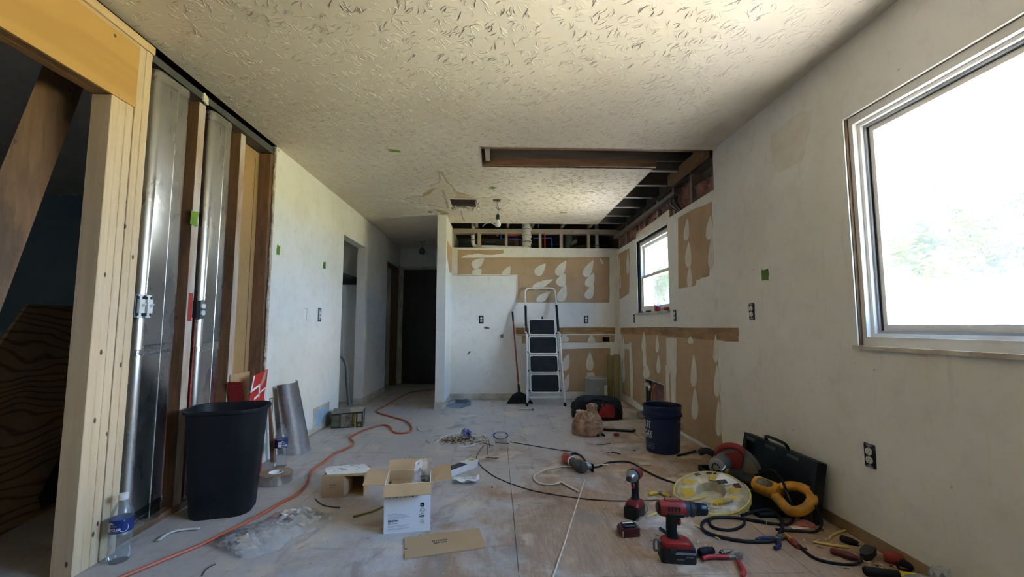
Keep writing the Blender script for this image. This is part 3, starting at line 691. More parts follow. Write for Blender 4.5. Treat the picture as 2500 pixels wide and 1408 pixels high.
# right wall
skin_right('bare_paper', [(1655, 533), (1690, 512), (1738, 492), (1740, 560), (1734, 640), (1731, 673), (1700, 684), (1697, 697), (1657, 706)], BAREPAPER, .0010)
skin_right('bare_paper', [(1508, 622), (1522, 613), (1536, 606), (1537, 640), (1536, 716), (1509, 733)], BAREPAPER, .0010)
for cx, cy, w, h, a in ((1677, 560, 15, 56, .08), (1681, 621, 18, 62, .02), (1684, 675, 15, 56, 0), (1733, 555, 18, 62, .1), (1737, 615, 16, 80, .05), (1512, 655, 6, 60, .05), (1514, 700, 6, 60, .05), (1533, 640, 8, 60, 0)):
    pts = [(x, min(y, 702)) for x, y in tear(cx, cy, w, h, a)]
    skin_right('compound_patch', pts, MUD, .0020, .002, 2)
skin_right('glue_band', [(1506, 799), (1803, 798), (1803, 834), (1700, 826), (1600, 818), (1506, 814)], GLUEBAND, .0010, .006)
skin_right('bare_paper', [(3.36, .03), (4.49, .03), (4.49, .94), (4.0, .945), (3.5, .925), (3.385, .915), (3.37, .5)], BAREPAPER, .0008, .006, 6, False)
skin_right('bare_paper', [(4.49, .415), (5.11, .415), (5.11, .955), (4.49, .94)], BAREPAPER, .0008, .003, 4, False)
skin_right('bare_paper', [(5.11, .05), (5.35, .08), (6.0, .10), (6.0, .95), (5.11, .955)], BAREPAPER, .0008, .003, 4, False)
for lo, w in ((1627, 16), (1640, 12)):
    skin_right('compound_patch', [(lo, 824), (lo+w, 826), (lo+w, 905), (lo+w-3, 930), (lo+w-6, 905), (lo+4, 925), (lo+1, 900)], MUD, .0018, .003)
skin_right('compound_patch', [(1637, 905), (1650, 905), (1650, 985), (1640, 985)], MUD, .0018, .003)
skin_right('compound_patch', [(1536, 835), (1541, 835), (1546, 900), (1545, 985), (1540, 985)], MUD, .0018, .002)
for cx, cy, w, h, a in ((1572, 835, 12, 50, 0), (1574, 870, 11, 56, 0), (1605, 838, 10, 46, 0), (1608, 888, 12, 46, 0), (1694, 905, 18, 80, 0), (1697, 985, 20, 78, 0), (1751, 930, 18, 80, 0), (1755, 1020, 18, 90, 0), (1686, 830, 16, 18, 0), (1578, 905, 20, 36, 0), (1748, 850, 14, 70, 0), (1522, 850, 8, 60, 0), (1523, 905, 8, 60, 0)):
    skin_right('compound_patch', tear(cx, cy, w, h, a), MUD, .0021, .002, 2)
skin_right('compound_patch', [(1505, 838), (1540, 840), (1540, 853), (1505, 850)], MUD, .0022, .002)
skin_right('bare_base', [(1508, 960), (1535, 975), (1535, 985), (1512, 975)], MUD, .0022, .002)
skin_right('compound_patch', [(1744, 730), (1753, 728), (1753, 757), (1745, 758)], MUD, .0024, .001)
skin_right('compound_patch', [(1880, 330), (1960, 270), (1985, 265), (1975, 330), (1955, 400), (1900, 420), (1885, 400)], MUD, .0006, .01)
# ------------------------------------------------------------------ outside
def m_grass(name, c1, c2, sc):
    m, n, l, b = new_mat(name); b.inputs['Roughness'].default_value = .9
    l.new(mix(n, l, noise(n, l, coords(n, l), sc, 5, .7), c1, c2), b.inputs['Base Color']); return m
struct(MB().box((-30, -40, -.65), (70, 60, -.55)).build('ground', m_grass('dry_lawn', (.24, .22, .11), (.30, .27, .16), .8)))
struct(MB().box((XR+.14, -8, -.56), (5.2, 14, -.50)).build('ground_bounce', plain('pale_bounce_surface', (.42, .40, .37), .9, col2=(.37, .35, .32), scale=2)))  # unseen pale strip, added to bounce sunlight up through the windows
LEAFM = []
for nm, c1, c2 in (('yellow_green_leaves', (.20, .20, .05), (.13, .15, .035)), ('mid_green_leaves', (.09, .14, .035), (.055, .09, .02))):
    m, n, l, b = new_mat(nm); b.inputs['Roughness'].default_value = .6
    col = mix(n, l, noise(n, l, coords(n, l), 2.2, 4), c1, c2); l.new(col, b.inputs['Base Color'])
    tl = n.new('ShaderNodeBsdfTranslucent'); l.new(col, tl.inputs[0]); ms = n.new('ShaderNodeMixShader'); ms.inputs[0].default_value = .35
    l.new(b.outputs[0], ms.inputs[1]); l.new(tl.outputs[0], ms.inputs[2]); l.new(ms.outputs[0], n['Material Output'].inputs[0]); LEAFM.append(m)
BARK = plain('tree_bark', (.10, .08, .06), .9, col2=(.06, .045, .035), scale=6, stretch=(3, 3, .6))
def tree(name, label, base, height, spread, leaves, mat, seed, lean=(0, 0), trunk=.16, leaf=.055):
    rnd = random.Random(seed); t = thing(name, label, 'tree', base)
    mb = MB(); tips = []
    def branch(p, d, L, r, lev):
        pts = [p]; dd = d.copy()
        for i in range(4):
            dd = (dd+Vector((rnd.uniform(-.22, .22), rnd.uniform(-.22, .22), rnd.uniform(-.05, .16)))).normalized(); pts.append(pts[-1]+dd*L/4)
        mb.tube(pts, [r*(1-.16*i) for i in range(5)], 6 if lev < 2 else 4)
        if lev >= 2: tips.extend(pts[1:])
        if lev < 4:
            for k in range(4 if lev < 2 else 3):
                q = pts[rnd.choice((2, 3, 4)) if lev else (3, 4, 4, 4)[k]]
                nd = (dd*.55+Vector((rnd.uniform(-1, 1)*spread, rnd.uniform(-1, 1)*spread, rnd.uniform(-.12, .62)))).normalized()
                branch(q, nd, L*rnd.uniform(.62, .82), r*.52, lev+1)
    branch(Vector((0, 0, 0)), Vector((lean[0], lean[1], 1)).normalized(), height*.32, trunk, 0)
    mb.build('trunk', BARK, t, True, world=False)
    lv = MB()
    for i in range(leaves):
        c = rnd.choice(tips)+Vector((rnd.gauss(0, .16), rnd.gauss(0, .16), rnd.gauss(0, .14)))
        a = Vector((rnd.uniform(-1, 1), rnd.uniform(-1, 1), rnd.uniform(-.6, .6))).normalized(); b2 = a.orthogonal().normalized()
        s_ = leaf*rnd.uniform(.7, 1.4)
        lv.add([c-a*s_, c+b2*s_*.5, c+a*s_, c-b2*s_*.5], [(0, 1, 2, 3)])
    stuff(lv.build('foliage', mat, t, world=False)); return t
P = ray(2440, 700); 
def out(x, y, dist):                                  # place on the ground outside, `dist` metres in depth
    d = ray(x, y); k = dist/d.y; return Vector((d.x*k, d.y*k, -.55))
tree('maple_tree', 'broad leafy tree with yellow green leaves beyond the big window', out(2490, 760, 9.3), 6.6, 1.15, 24000, LEAFM[0], 11, (-.12, .05), .17, .062)
tree('maple_tree', 'dense green tree outside the small kitchen window', out(1604, 700, 24.0), 7.5, 1.0, 9000, LEAFM[1], 5, (0, 0), .2, .13)
tree('maple_tree', 'dark green tree behind the shed with the grey roof', out(2330, 690, 26.0), 3.6, .9, 5000, LEAFM[1], 8, (0, 0), .15, .10)
# neighbour's house with tan walls and brown roof, white annexe with dark window
ROOFB = plain('brown_shingles', (.115, .075, .06), .9, col2=(.09, .06, .045), scale=3); TANW = plain('tan_siding', (.36, .29, .19), .8); WHS = plain('white_siding', (.60, .61, .63), .8, col2=(.55, .56, .58), stretch=(.05, .05, 12), scale=1)
def wall_ray(x, y, dist): d = ray(x, y); k = dist/d.y; return Vector((d.x*k, d.y*k, CZ+d.z*k))
nh = thing('neighbour_house', 'tan neighbouring house with low brown hipped roof behind the tree', 'house', (0, 0, 0))
a = wall_ray(2165, 735, 21.0); b = wall_ray(2345, 735, 19.0); top = wall_ray(2235, 690, 20.5).z; ev = wall_ray(2300, 738, 20).z
MB().box((a.x-1.0, 19.6, -.55), (b.x+.6, 24.5, ev+.05)).build('wall', TANW, nh)
MB().add([(a.x-1.6, 19.1, ev), (b.x+1.1, 19.1, ev), (b.x+1.1, 25, ev), (a.x-1.6, 25, ev), (a.x+.6, 21.5, top+.25), (b.x-1.0, 21.5, top+.25)], [(0, 1, 5, 4), (1, 2, 5), (2, 3, 4, 5), (3, 0, 4), (0, 3, 2, 1)]).build('roof', ROOFB, nh)
an = thing('white_house', 'white sided house with one dark window behind the lattice fence', 'house', (0, 0, 0))
a2 = wall_ray(2335, 700, 17.0); b2_ = wall_ray(2620, 700, 17.0)
MB().box((a2.x, 17.0, -.55), (b2_.x, 19.0, 2.9)).build('wall', WHS, an)
MB().prism([(a2.x-.3, 2.85), (b2_.x, 2.85), (b2_.x, 3.6), (a2.x+1.4, 3.6)], 16.7, 19.0, 'y').build('roof', ROOFB, an)
wv = wall_ray(2390, 770, 16.99); wd = MB().box((wv.x-.26, 16.93, wv.z-.25), (wv.x+.26, 17.0, wv.z+.22)).build('window', plain('dark_window', (.03, .035, .04), .2), an)
MB().box((wv.x-.015, 16.92, wv.z-.25), (wv.x+.015, 16.93, wv.z+.22)).build('mullion', WHITEVINYL, wd)
sh = thing('garden_shed', 'grey garden shed with shallow pale roof beyond the big window', 'shed', (0, 0, 0))
a3 = wall_ray(2168, 770, 14.0); b3 = wall_ray(2310, 770, 14.0); ez = wall_ray(2310, 758, 14).z
MB().box((a3.x-1.4, 14.0, -.55), (b3.x-.1, 16.2, ez)).build('wall', plain('shed_grey', (.28, .30, .295), .8), sh)
MB().add([(a3.x-1.6, 13.8, ez-.02), (b3.x, 13.8, ez-.02), (b3.x, 16.4, ez-.02), (a3.x-1.6, 16.4, ez-.02), (a3.x-1.0, 15.1, ez+.42), (b3.x-.75, 15.1, ez+.42)], [(0, 1, 5, 4), (1, 2, 5), (2, 3, 4, 5), (3, 0, 4), (0, 3, 2, 1)]).build('roof', plain('pale_roof', (.30, .295, .29), .8), sh)
lf = thing('lattice_fence', 'low weathered wooden lattice fence in front of the white house', 'fence', (0, 0, 0))
f0 = wall_ray(2340, 770, 16.6); f1 = wall_ray(2450, 770, 16.6); zt = wall_ray(2318, 768, 16.6).z; FW_ = plain('weathered_fence', (.20, .175, .155), .9)
MB().box((f0.x-.6, 16.58, zt-.03), (f1.x, 16.62, zt)).build('rail', FW_, lf)
x = f0.x
while x < f1.x:
    for s in (1, -1):
        MB().prism([(x, -.5), (x+.035, -.5), (x+.035+s*(zt+.5)*.8, zt-.02), (x+s*(zt+.5)*.8, zt-.02)], 16.59+(.01 if s > 0 else 0), 16.60+(.01 if s > 0 else 0), 'y').build('slat', FW_, lf)
    x += .16
pf = thing('picket_fence', 'dark upright picket fence beside the tree trunk', 'fence', (0, 0, 0))
q0 = wall_ray(2462, 770, 13.0); zt2 = wall_ray(2462, 752, 13).z
for i in range(8): MB().prism([(q0.x+i*.13, -.55), (q0.x+i*.13+.11, -.55), (q0.x+i*.13+.11, zt2-.04), (q0.x+i*.13+.055, zt2+.02), (q0.x+i*.13, zt2-.04)], 13, 13.02, 'y').build('picket', plain('dark_fence', (.18, .15, .13), .9), pf)
MB().box((q0.x, 13.02, .6), (q0.x+1.1, 13.06, .68)).build('rail', MATS['dark_fence'], pf)
# white porch post and eave of this house seen through the small window
po = thing('porch_roof', 'white porch post and boxed eave outside the kitchen window', 'porch', (0, 0, 0))
pp = wall_ray(1575, 680, 8.4)
MB().box((pp.x-.32, 8.4, -.55), (pp.x+.16, 8.6, 3.0)).build('post', plain('bright_white_paint', (.72, .73, .74), .7), po)
MB().prism([(pp.x-.4, 2.62), (pp.x+1.5, 2.62), (pp.x+1.7, 2.95), (pp.x-.4, 2.95)], 8.1, 11.0, 'y').build('eave', plain('pale_soffit', (.55, .52, .50), .8), po)

# ------------------------------------------------------------------ framed opening on the left : post, header, brace, plywood
XP = -1.722
post = thing('support_post', 'new pine post of doubled studs carrying the plywood header', 'post', (XP-.045, 1.98, 0))
for k, (y0, y1, z1) in enumerate(((1.905, 1.943, 2.055), (1.944, 1.982, 2.055), (1.983, 2.021, 2.055), (2.030, 2.068, 2.372), (2.069, 2.107, 2.372))):
    y0 += .0; MB().bbox((XP-.089+(k % 2)*.001, y0, 0), (XP-(k % 2)*.0015, y1, z1), .0025).build('stud', PINE, post)
hdr = thing('header_beam', 'long plywood faced header beam with pine top plate over the opening', 'beam', (XP-.045, 0, 2.05))
MB().box((XP-.010, -1.0, 2.056), (XP+.001, 2.028, 2.352)).build('plywood_face', PLYHDR, hdr)
MB().box((XP-.050, -1.0, 2.058), (XP-.011, 2.026, 2.35)).build('ply', wood('dark_header_ply', (.36, .19, .075), (.24, .12, .045), 'y', knots=False), hdr)
MB().box((XP-.089, -1.0, 2.057), (XP-.051, 2.026, 2.35)).build('ply', MATS['dark_header_ply'], hdr)
MB().box((XP-.092, -1.0, 2.3725), (XP+.004, 2.115, 2.412)).build('top_plate', PINEY, hdr)
MB().box((XP-.08, -1.0, 2.352), (XP-.004, 2.029, 2.372)).build('shim', PINEY, hdr)
post2 = thing('support_post', 'far pine post under the rear end of the header beam', 'post', (XP-.045, -1.05, 0))
for k in range(3): MB().box((XP-.089, -1.12+k*.04, 0), (XP, -1.082+k*.04, 2.37)).build('stud', PINE, post2)
# leaning brace board (2x6) in the side room
bt = V(-2.02, 2.02, 2.33); bb_ = V(-2.12, 1.575, .02)
br = (bt-bb_); ax = br.normalized(); face = V(.78, -.62, 0); face = (face-ax*face.dot(ax)).normalized(); side = ax.cross(face)
mb = MB()
ring = lambda p: [p+side*.070+face*.019, p-side*.070+face*.019, p-side*.070-face*.019, p+side*.070-face*.019]
mb.loft([ring(bb_), ring(bt)])
br_o = mb.build('brace_board', wood('brace_wood', (.27, .145, .06), (.16, .085, .038), 'z', fine=40, dirt=.6)); tag(br_o, 'old brown brace board leaning up behind the header beam', 'board')
# plywood offcut leaning behind the post : flat sheet, lower edge on the floor
A = G(-120, 1372); B = G(160, 1222); Bn = B+(B-A)*1.3
tdir = (V(-.30, .10, 1.15)).normalized()
A2 = A; n_ = (Bn-A2).cross(tdir).normalized()
if n_.x < 0: n_ = -n_
def on_sheet(x, y):
    d = ray(x, y); t = n_.dot(A2-V(0, 0, CZ))/n_.dot(d); return V(0, 0, CZ)+d*t
c0 = A2; c1 = Bn; ptop1 = on_sheet(70, 742); pl = on_sheet(0, 842); 
ptop2 = ptop1+(on_sheet(200, 748)-ptop1)*2.6
pl2 = ptop1+(pl-ptop1)*2.2
poly = [c0, c1, ptop2, ptop1, pl2]
mb = MB(); th = n_*.018
mb.add([p for p in poly]+[p-th for p in poly], [tuple(range(5)), tuple(range(9, 4, -1))]+[(i, 5+i, 5+(i+1) % 5, (i+1) % 5) for i in range(5)])
tag(mb.build('plywood_offcut', PLYSHEET), 'plywood sheet with cut off corner and bold grain leaning behind the post', 'plywood')
sc_ = [on_sheet(x, y)+n_*.001 for x, y in ((138, 1125), (175, 1095), (168, 1215), (100, 1240), (92, 1215))]
mb = MB(); mb.add(sc_+[p+n_*.012 for p in sc_], [tuple(range(5)), tuple(range(9, 4, -1))]+[(i, 5+i, 5+(i+1) % 5, (i+1) % 5) for i in range(5)])
tag(mb.build('board_scrap', plain('mossy_board', (.075, .075, .055), .95, col2=(.03, .028, .02), scale=40, detail=6, bmp=.8)), 'dark rough board scrap leaning on the plywood sheet', 'board')
# ------------------------------------------------------------------ ducts in the stud bay
def duct(y0, y1, z0, z1, label, joint):
    xc = XL-.052; yc = (y0+y1)/2; t = thing('stack_duct', label, 'duct', (xc, yc, 0))
    sec = rrect(.094, y1-y0, .040, 6, xc, yc)
    rings = []
    for z, s in ((z0, 1), (joint-.002, 1), (joint, 1.03), (z1-.03, 1), (z1, .93)):
        rings.append([(xc+(x-xc)*s, yc+(y-yc)*s, z) for x, y in sec])
    MB().loft(rings).build('duct_body', GALV, t, True)
    def band(z, hgt, name):
        mb = MB(); rs = []; rnd = random.Random(int(z*100))
        for zz in (z-hgt/2, z-hgt/6, z+hgt/6, z+hgt/2):
            rs.append([(xc+(x-xc)*1.03+rnd.uniform(-.001, .0015), yc+(y-yc)*1.015, zz+rnd.uniform(-.006, .006)+(y-yc)*.08) for x, y in sec])
        mb.loft(rs, False).build(name, FOIL, t)
    band(joint, .045, 'foil_tape'); band(z1-.03, .05, 'foil_tape'); band(z0+.06, .07, 'foil_tape')
    MB().cyl((XL-.004, yc+.02, z0+.02), (XL-.004, yc+.02, z1-.04), .0025, n=6).build('seam', GALV, t)
    return t
duct(2.178, 2.432, .036, 2.352, 'wide galvanised wall duct beside the pine post', .905)
duct(2.610, 2.828, .036, 2.352, 'narrower galvanised wall duct between two old studs', .900)
tag(MB().cyl((XL-.075, 2.150, .036), (XL-.075, 2.150, 2.33), .016, n=14).build('conduit_pipe', plain('grey_conduit', (.34, .36, .37), .4, .3), None, True), 'thin grey conduit running up beside the wide duct', 'pipe')
tag(MB().box((XL-.10, 2.118, .036), (XL-.045, 2.128, 2.32)).build('plaster_strip', PAPEREDGE), 'broken strip of drywall edge standing beside the pine post', 'drywall')
for y in (2.506, 2.578):
    tag(MB().prism(blob([(y, .05), (y+.012, .05), (y+.010, 1.05), (y+.003, 1.1)], int(y*90), .002, 5), XL-.016, XL-.0135, 'x').build('paint_drip', plain('red_paint_mark', (.42, .05, .03), .7)) if y > 2.57 else MB().box((XL-.0158, 2.520, 1.05), (XL-.0135, 2.552, 1.21)).build('red_tape', MATS.get('red_paint_mark') or plain('red_paint_mark', (.42, .05, .03), .7)),
        'strip of faded red tape on the stud between the ducts' if y < 2.57 else 'thin red streak beside the stud between the ducts', 'tape')

# ------------------------------------------------------------------ electrical boxes and outlets
def receptacle(parent, w=.034, h=.105, frame='x'):
    """duplex outlet in local coords: x = out of the wall, y = along, z = up"""
    pass
RIMBLUE = plain('blue_outlet_box', (.02, .06, .16), .6, col2=(.01, .025, .06), scale=20)
def outlet(label, origin, axis, sgn, rim, group=None, worn=True, blank=False):
    """axis 'x' for side walls (sgn = +1 faces +x), 'y' for the back wall (faces -y)"""
    t = thing('wall_outlet', label, 'outlet', origin, group=group)
    if axis == 'x': M = Matrix(((sgn, 0, 0, 0), (0, 1, 0, 0), (0, 0, 1, 0), (0, 0, 0, 1)))
    else: M = Matrix(((0, 1, 0, 0), (-1, 0, 0, 0), (0, 0, 1, 0), (0, 0, 0, 1)))
    rnd = random.Random(int(origin[1]*1000))
    MB().prism(blob(rrect(.062, .112, .006, 2), rnd.randint(0, 99), .0022, 2), .0003, .0022, 'x', M).build('box_rim', rim, t, world=False)
    mb = MB()
    mb.box((.002, -.030, -.050), (.0035, .030, .050), M); mb.build('box_inside', BLACKP, t, world=False)
    y = MB().box((.0035, -.006, -.052), (.006, .006, .052), M).box((.0035, -.016, -.0535), (.0055, .016, -.044), M).box((.0035, -.016, .044), (.0055, .016, .0535), M).build('yoke', DULLSTEEL, t, world=False)
    for s in (1, -1):
        f = MB().prism(rrect(.033, .029, .011, 4, 0, s*.0195), .004, .010, 'x', M).build('receptacle_face', WHITEP, t, world=False)
        MB().box((.0101, -.008, s*.0195-.003), (.0104, -.006, s*.0195+.006), M).box((.0101, .006, s*.0195-.002), (.0104, .008, s*.0195+.006), M).box((.0101, -.0025, s*.0195-.010), (.0104, .0025, s*.0195-.006), M).build('slot', BLACKP, f, world=False)
    return t
o = WX(1836, 760, XR); outlet('white duplex outlet in a dark box between the glue band and green tape', (XR, o.y, o.z), 'x', -1, BLACKP)
o = WX(1648, 770, XR); outlet('white duplex outlet right of the kitchen window sill', (XR, o.y, o.z), 'x', -1, BLACKP)
o = WX(1548, 777, XR); outlet('white duplex outlet between the kitchen window and the corner', (XR, o.y, o.z), 'x', -1, BLACKP)
o = WX(2125, 1112, XR); outlet('white duplex outlet in a blue box below the big window', (XR, o.y, o.z), 'x', -1, RIMBLUE)
o = WY(1175, 780, YB); outlet('white duplex outlet on the back wall above the broom', (o.x, YB, o.z), 'y', -1, BLACKP)
o = WY(1431, 780, YB); outlet('white duplex outlet on the back wall right of the ladder', (o.x, YB, o.z), 'y', -1, RIMBLUE)
def left_box(px, py, label, w, h, mat):
    o = WX(px, py, XL); t = thing('wall_box', label, 'electrical box', (XL, o.y, o.z))
    y0, y1, z0, z1 = BOXH['switch' if px == 780 else 'low']; y0 -= o.y; y1 -= o.y; z0 -= o.z; z1 -= o.z
    MB().box((.0003, -w/2, -h/2), (.002, y0, h/2)).box((.0003, y1, -h/2), (.002, w/2, h/2)).box((.0003, y0, -h/2), (.002, y1, z0)).box((.0003, y0, z1), (.002, y1, h/2)).build('box_rim', mat, t, world=False)
    MB().box((-.072, y0, z0), (-.070, y1, z1)).build('box_back', mat, t, world=False)
    return t
t = left_box(780, 768, 'open blue switch box on the white left wall', .075, .135, RIMBLUE)
for s in (1, -1): MB().prism(rrect(.030, .026, .009, 3, .006, s*.022), -.030, .004, 'x').build('switch_body', WHITEP, t, world=False)
left_box(661, 990, 'dark empty outlet hole low on the left wall', .058, .12, plain('worn_hole_rim', (.25, .22, .2), .9))
o = WX(745, 768, XL); t = thing('wall_box', 'painted over outline of an old box on the white left wall', 'electrical box', (XL, o.y, o.z))
MB().box((.0002, .030, -.055), (.0012, .033, .058)).box((.0002, -.01, .055), (.0012, .033, .058)).build('outline', plain('pencil_line', (.22, .2, .18), .8), t, world=False)
# switch box fixed to the post, outlet box fixed to the stud
t = thing('switch_box', 'two gang switch box with two toggle switches on the pine post', 'switch', (XL+.020, 2.170, 1.118))
MB().box((-.045, -.052, -.055), (-.003, .050, .055)).build('box', GREYP, t, world=False)
MB().box((-.0029, -.048, -.050), (-.002, .046, .050)).build('box_inside', BLACKP, t, world=False)
MB().prism(rrect(.05, .15, .02, 4, -.05, 0), -.03, -.028, 'x').build('bracket', DULLSTEEL, t, world=False)
for y in (-.024, .024):
    s = MB().box((-.0015, y-.016, -.034), (.010, y+.016, .034)).box((-.001, y-.007, -.056), (.002, y+.007, .056)).box((-.001, y-.014, -.056), (.0015, y+.014, -.047)).box((-.001, y-.014, .047), (.0015, y+.014, .056)).build('switch', WHITEP, t, world=False)
    MB().prism([(.010, -.006), (.026, .006), (.024, .012), (.010, .006)], y-.005, y+.005, 'y').build('toggle', WHITEP, s, world=False)
t = thing('outlet_box', 'outlet box with white duplex receptacle nailed to the stud between the ducts', 'outlet', (XL+.012, 2.607, 1.118))
MB().box((-.05, -.050, -.05), (-.004, .020, .05)).build('box', BLACKP, t, world=False)
MB().box((-.0035, -.022, -.056), (-.001, .012, .056)).build('yoke', DULLSTEEL, t, world=False)
for s in (1, -1): MB().prism(rrect(.033, .029, .011, 4, -.005, s*.0195), -.001, .007, 'x').build('receptacle_face', WHITEP, t, world=False)

# ------------------------------------------------------------------ ceiling details
def ceil_tape(px, py, w, h, rot, label, on='c'):
    rnd = random.Random(px); P = blob(rrect(w, h, .004, 1), px, .005, 2)
    if on == 'c':
        o = G(px, py, H); M = Matrix.Translation((o.x, o.y, H-.0015)) @ Matrix.Rotation(rot, 4, 'Z'); mb = MB().prism(P, 0, .0012, 'z', M)
    elif on == 'l':
        o = WX(px, py, XL); M = Matrix.Translation((XL+.0004, o.y, o.z)); mb = MB().prism(P, 0, .0012, 'x', M)
    elif on == 'd':
        o = WX(px, py, XL-.012); M = Matrix.Translation((XL-.0134, o.y, o.z)); mb = MB().prism(P, 0, .0012, 'x', M)
    else:
        o = WX(px, py, XR); M = Matrix.Translation((XR-.0015, o.y, o.z)); mb = MB().prism(P, 0, .0012, 'x', M)
    tag(mb.build('tape_tab', GREENTAPE), label, 'tape')
ceil_tape(963, 368, .095, .05, .2, 'large green tape tab on the open ceiling near the left wall')
ceil_tape(1203, 458, .06, .075, .5, 'green tape tab on the ceiling in front of the bare bulb')
ceil_tape(1375, 519, .09, .05, .0, 'green tape tab on the ceiling above the pipes')
ceil_tape(1050, 517, .05, .07, .1, 'small green tape tab on the ceiling by the wing wall')
ceil_tape(679, 610, .045, .075, 0, 'green tape tab at the cut edge of the left wall', 'l')
ceil_tape(792, 648, .06, .07, 0, 'green tape tab on the left wall near the doorway', 'l')
ceil_tape(1868, 671, .07, .07, 0, 'green tape tab on the right wall between outlet and big window', 'r')
ceil_tape(475, 533, .055, .085, 0, 'green tape tab stuck on the stud between the ducts', 'd')
o = G(1466, 372, H); tag(MB().box((o.x-.045, 3.371, H+.02), (o.x+.045, 3.373, H+.048)).build('tape_tab', plain('pale_green_tape', (.38, .55, .28), .7)), 'pale green tape tab on the timber of the ceiling opening', 'tape')
# water stain rings, peeled tape and torn edges round the leak hole
def ceil_skin(name, pts, mat, t, rough=.006, k=3, seed=0):
    P = [(G(x, y, H).x, G(x, y, H).y) for x, y in pts]
    return MB().prism(blob(P, seed, rough, k), H-t, H-.0001, 'z').build(name, mat, ceiling)
STAIN = plain('brown_water_stain', (.42, .27, .12), .9, col2=(.58, .46, .30), scale=8, detail=6)
RING = plain('stain_ring', (.38, .29, .19), .9, col2=(.50, .41, .29), scale=20)
PLST = plain('smeared_plaster', (.70, .62, .48), .9, col2=(.60, .50, .36), scale=14, bmp=.5)
def ring_line(pts, w, seed):
    Q = smooth_path([G(x, y, H) for x, y in pts], 5); L = []; R = []
    rnd = random.Random(seed)
    for i, p in enumerate(Q):
        d = (Q[min(i+1, len(Q)-1)]-Q[max(i-1, 0)]).normalized(); nn = V(-d.y, d.x, 0)*w*rnd.uniform(.4, 1.2); L.append(p+nn); R.append(p-nn)
    mb = MB(); n = len(Q); off = V(0, 0, -.0016)
    mb.add([p+off for p in L]+[p+off for p in R], [(i, i+1, n+i+1, n+i) for i in range(n-1)])
    mb.build('stain_line', RING, ceiling)
ceil_skin('smeared_plaster', [(1069, 418), (1077, 430), (1093, 450), (1107, 463), (1110, 470), (1150, 480), (1172, 485), (1170, 483.5), (1097, 482.5), (1096, 512), (1104, 541), (1092, 530), (1086, 508), (1060, 502), (1020, 492), (985, 486), (1030, 478), (1048, 462), (1058, 450), (1072, 445)], PLST, .0010, .006, 4, 4)
for q_ in ([(1174, 487), (1202, 480), (1202, 501), (1174, 503)], [(1202, 480), (1210, 478), (1223, 480), (1223, 485), (1202, 485)], [(1202, 495), (1223, 495), (1223, 500), (1202, 501)], [(1223, 480), (1236, 484), (1240, 494), (1223, 500)]):
    ceil_skin('smeared_plaster', q_, PLST, .0010, .0015, 3, 4)
ceil_skin('brown_stain', [(1022, 484), (1036, 472), (1050, 462), (1064, 459), (1050, 474), (1035, 480)], STAIN, .0014, .01, 3, 5)
ceil_skin('brown_stain', [(1108, 466), (1130, 470), (1150, 476), (1140, 480), (1116, 474)], STAIN, .0014, .006, 3, 6)
ceil_skin('brown_stain', [(1058, 510), (1084, 513), (1100, 522), (1080, 524)], STAIN, .0014, .006, 3, 7)
ceil_skin('brown_stain', [(1104, 481), (1120, 477), (1142, 480), (1158, 483), (1140, 483), (1110, 483)], STAIN, .0015, .004, 3, 8)
ring_line([(1069, 416), (1074, 434), (1072, 444), (1058, 450), (1048, 452)], .010, 1)
ring_line([(1077, 418), (1092, 444), (1102, 452), (1110, 466)], .012, 2)
ring_line([(984, 486), (1010, 494), (1050, 500), (1086, 508)], .012, 3)
ring_line([(984, 486), (1010, 480), (1030, 477)], .010, 4)
ring_line([(1150, 478), (1190, 483), (1212, 478), (1232, 481), (1243, 490), (1235, 497), (1210, 501), (1175, 500)], .009, 5)
ring_line([(1126, 515), (1129, 530), (1134, 541)], .012, 6)
ring_line([(1080, 462), (1087, 483), (1094, 508)], .020, 7)
# ragged lip of the leak hole, with hanging paper
rnd = random.Random(12)
for i in range(26):
    e = rnd.random(); side_ = i % 4
    x0, x1, y0, y1 = hole_l
    p = {0: V(x0+(x1-x0)*e, y1, H), 1: V(x1, y0+(y1-y0)*e, H), 2: V(x0+(x1-x0)*e, y1-.01, H), 3: V(x1-.01, y0+(y1-y0)*e*.8+.05, H)}[side_]
    s = rnd.uniform(.016, .042); a = rnd.uniform(0, PI)
    MB().add([p+V(math.cos(a)*s, math.sin(a)*s, .004), p+V(-math.sin(a)*s, math.cos(a)*s, .008), p+V(-math.cos(a)*s, -math.sin(a)*s, .012), p+V(rnd.uniform(-.02, .02), rnd.uniform(-.02, .0), -rnd.uniform(.006, .045))], [(0, 1, 2), (0, 1, 3), (1, 2, 3), (2, 0, 3)]).build('torn_flap', PAPEREDGE, ceiling)
MB().box((hole_l[0]+.03, 4.9, H+.05), (hole_l[1]+.1, 4.94, H+.2)).build('joist', LUMX, ceiling)
MB().box((lamp_h[0]-.004, lamp_h[2]-.004, H+.075), (lamp_h[1]+.004, lamp_h[3]+.004, H+.078)).box((lamp_h[0]-.004, lamp_h[2]-.004, H+.012), (lamp_h[0]-.001, lamp_h[3]+.004, H+.075)).box((lamp_h[1]+.001, lamp_h[2]-.004, H+.012), (lamp_h[1]+.004, lamp_h[3]+.004, H+.075)).box((lamp_h[0]-.004, lamp_h[3]+.001, H+.012), (lamp_h[1]+.004, lamp_h[3]+.004, H+.075)).build('lamp_box', GREYP, ceiling)
